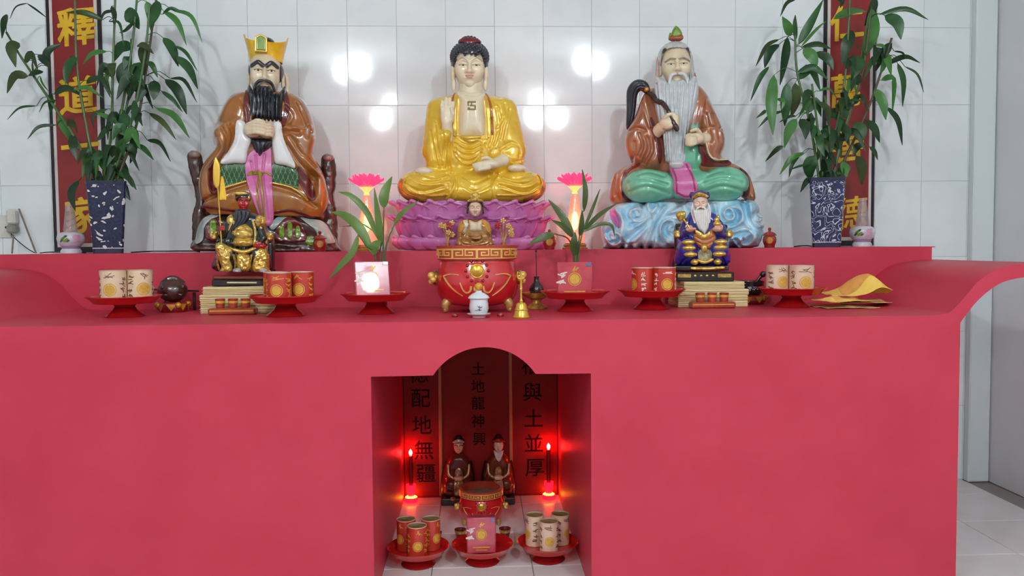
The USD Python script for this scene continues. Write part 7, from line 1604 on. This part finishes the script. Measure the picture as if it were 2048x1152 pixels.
for (dx, dy, w, f) in ((.0, -.052, 'front one', 0), (-.052, .030, 'left rear one', -60), (.054, .034, 'right rear one', 50)):
    put_can('cream candle can in the niche, %s on the right dish' % w, 'cream candle cans in the niche', onn(N[2], dx, dy), .0375, .125, PINKCAN, INKB, 50, f)
_pc = np.array(onn(N[1], .0, -.030)) + (0, -.02, .12)
_a, _b2 = EYE - _pc, np.array((BULBS[1][0], BULBS[1][1], 3.06)) - _pc
packet('pink packet standing on the middle dish in the niche', onn(N[1], -.004, -.036)[:2] + (onn(N[1], 0, 0)[2] + .002,), .116, .142, .05, 0, PACK, -4)
burner('incense_burner', 'small red incense burner with gold pattern in the niche behind the pink packet', (at_z(963, 1050, 0)[0], -.52, .0008), .62)
CUPR = glaze('tea_cup_red', '#6e1a18', '#5c1414', 30)
for x, y, dy, w in ((921, 1060, .0, 'left of the middle packet'), (1010, 1058, 0, 'right of the middle packet'), (872, 1066, .03, 'behind the red cans')):
    q = at_z(x, y + 22, 0)
    t = thing('tea_cup', 'small dark red tea cup on the niche floor, %s' % w, 'cup', (q[0], min(q[1], -.72), .0008), 0, 'small dark red tea cups')
    part(t, 'cup', lathe([(0, 0), (.014, 0), (.016, .004), (.022, .030), (.026, .052), (.024, .052), (.019, .028), (0, .010)], 28), CUPR, 40)
    part(t, 'band', lathe([(.0235, .036), (.0248, .040), (.0256, .047), (.0254, .049)], 28), FGOLD, 30)
    part(t, 'tea', lathe([(0, .041), (.0215, .041), (.0215, .0415), (0, .0415)], 24), mat('tea', '#4a2412', .05), 30)
q = at_z(1038, 1080, 0)
t = thing('oil_glass', 'small glass of yellow oil beside the cream cans in the niche', 'glass', (q[0], -.80, .0008))
part(t, 'glass', lathe([(0, 0), (.021, 0), (.022, .003), (.026, .062), (.0245, .062), (.0205, .006), (0, .005)], 28), CLEAR, 40)
part(t, 'oil', lathe([(0, .0055), (.0195, .0065), (.0225, .036), (0, .036)], 24), mat('yellow_oil', '#f0b820', .08, 0, .8), 35)

def seated(name, label, px, Y, robe_c, skin_c, trim_c, beard, crown):
    S = Sculptor(860, 850, 5.5, px, Y, .0008)
    B = S.bottom; cx = (px - 860) * 5.5
    dy = B - 860
    def O(*p): return [(x - 340 + cx, y + dy) for x, y in p]
    t = thing(name, label, 'figurine', S.loc)
    c = lambda x: x - 340 + cx
    S.part(t, 'chair', U(8, infl(O((170, 470), (230, 420), (450, 420), (500, 470), (505, 850), (165, 850)), -70, 40, 60, 60), rbox((c(335), 820 + dy, 10), (185, 40, 130), 12)), 7, DWOOD)
    rb = U(26, infl(O((290, 320), (390, 320), (450, 380), (490, 500), (500, 620), (470, 780), (200, 780), (170, 620), (180, 500), (230, 380)), 0, 60, 90, 70), ell((c(260), 640 + dy, 80), (80, 70, 70)), ell((c(420), 640 + dy, 80), (80, 70, 70)))
    rb = folds(rb, [O((290, 480), (300, 600), (280, 770)), O((390, 480), (380, 600), (400, 770)), O((220, 420), (240, 500), (200, 560)), O((460, 420), (440, 500), (480, 560)), O((240, 660), (340, 700), (440, 660))], 10, 11, 0)
    S.part(t, 'robe', rb, 6, robe_c)
    S.part(t, 'gold_front', rough(skin(rb, O((310, 470), (370, 470), (390, 600), (380, 760), (300, 760), (290, 600)), 9, 14), 4, 20), 5, trim_c)
    S.part(t, 'sleeve_trim', wire([(c(225), 430 + dy, 70), (c(235), 520 + dy, 100), (c(280), 560 + dy, 120)], [16, 18, 14], 4, 10), 5, trim_c)
    S.part(t, 'sleeve_trim', wire([(c(455), 430 + dy, 70), (c(445), 520 + dy, 100), (c(400), 560 + dy, 120)], [16, 18, 14], 4, 10), 5, trim_c)
    S.part(t, 'hands', U(6, ell((c(340), 560 + dy, 130), (56, 28, 30)), *[cap((c(305 + 20 * k), 552 + dy, 152), (c(312 + 18 * k), 574 + dy, 156), 9) for k in range(4)]), 5, skin_c)
    for s_ in (-1, 1): S.part(t, 'gold_shoe', ell((c(340 + 60 * s_), 790 + dy, 120), (34, 24, 46)), 5, trim_c)
    hd, f = face(S, t, c(340), 235 + dy, 56, 76, 20, skin_c, 4.5, brow=BLACKG if not beard else FWHITE, brow_w=.06)
    S.part(hd, 'hat' if beard else 'hair', cut(U(8, ell((c(340), 190 + dy, 6), (70, 56, 66)), ell((c(340), 140 + dy, 0), (40, 30, 36))), slab(O((286, 190), (394, 190), (394, 330), (286, 330)), 14, 400, 0)), 5, DWOOD)
    S.part(hd, 'hat_band', rough(wire([(c(285), 180 + dy, 54), (c(340), 160 + dy, 74), (c(395), 180 + dy, 54)], [12, 20, 12], 4, 10), 3, 14), 4.5, crown)
    if beard: S.part(hd, 'beard', folds(infl(O((285, 275), (310, 285), (340, 292), (372, 285), (396, 275), (385, 330), (362, 390), (342, 412), (320, 385), (296, 330)), 70, 26, 34, 34), [O((310, 300), (338, 400)), O((340, 300), (342, 405)), O((368, 300), (346, 400))], 5, 5), 4.5, FWHITE)
TPALE = mat('trim_pale_gold', '#c9a878', .3, .5, .4, '#9a7a4c', 80)
seated('earth_god_figurine', 'small seated white-bearded figurine in brown and gold robe, at the right in the niche', 997, -.200, glaze('robe_brown', '#7a3a1e', '#5c2a18', 30), FSKINP, TPALE, True, FRED)
seated('earth_goddess_figurine', 'small seated beardless figurine with silver headdress, at the left in the niche', 917, -.200, glaze('robe_wine', '#6e2a20', '#541e1a', 30), FSKIN, TPALE, False, mat('headdress_silver', '#d6d0c4', .25, .5, .4))

# ---------------------------------------------------------------- wall socket, plug, sticks, cables
SOCK = mat('socket_plastic', '#d9d6cc', .35, col2='#cfcabd', scale=10)
a, b = at_y(-40, 437, 0), at_y(24, 470, 0)
t = thing('wall_socket', 'white wall socket plate at the left edge above the shelf', 'socket', ((a[0] + b[0]) / 2, 0, (a[2] + b[2]) / 2))
part(t, 'plate', box((b[0] - a[0], .010, a[2] - b[2] + .03), (0, -.005, 0), .003), SOCK, False)
part(t, 'socket_hole', turn(lathe([(0, 0), (.006, 0), (.006, .001), (0, .001)], 16), 90, (1, 0, 0)).apply_translation((.055, -.0101, -.004)), BLACKG, 30)
p = at_y(28, 440, -.02)
t = thing('plug_adapter', 'beige plug adapter on the wall socket with a grey lower half', 'plug', (p[0], -.0102, p[2]))
part(t, 'adapter', box((.042, .045, .075), (0, -.0226, .016), .008), SOCK, 30)
part(t, 'grey_plug', box((.044, .050, .045), (0, -.0252, -.046), .010), mat('plug_grey', '#8d8e86', .4), 30)
part(t, 'cord', tube(spline([(-.012, -.025, -.066), (.020, -.03, -.10), (.075, -.035, -.145), (.115, -.05, -.165 + .0)], 16), .0024, 8), BLACKG, True)
INC = mat('incense_stick', '#8d7a6a', .6, 0, 0, '#7a6858', 60)
for k, (x0, y0, x1, lab) in enumerate(((38, 418, 72, 'brown incense stick leaning on the plug adapter'), (27, 470, 24, 'short brown stick standing under the plug adapter'))):
    q0, q1 = at_y(x0, y0, -.060 - .02 * k), at_y(x1, 505, -.12)
    q1 = np.array([q1[0], -.12, SHELF + .004])
    tag(part(None, 'incense_stick', tube([q0, (q0 + q1) / 2, q1], .0042, 8), INC, True), lab, 'stick', 'brown sticks at the left edge')
for k, (xs, lab) in enumerate((((80, 95, 120, 150, 172), 'thin dark cable on the shelf behind the small lamp at left'), ((262, 300, 340, 384, 400), 'thin dark cable on the shelf between the left vase and the sage'), ((1588, 1602, 1615, 1625), 'short dark cable end on the shelf left of the right vase'))):
    r = np.random.default_rng(k); pts = []
    for i, x in enumerate(xs):
        Y = -.10 - .02 * (i % 2) - .02 * k
        q = at_y(x, 500, Y); pts.append((q[0], Y, SHELF + .0035 + (.004 if 0 < i < len(xs) - 1 else 0)))
    tag(part(None, 'cable', tube(spline(pts, 24), .003, 8), BLACKG, True), lab, 'cable', 'thin dark cables on the shelf')
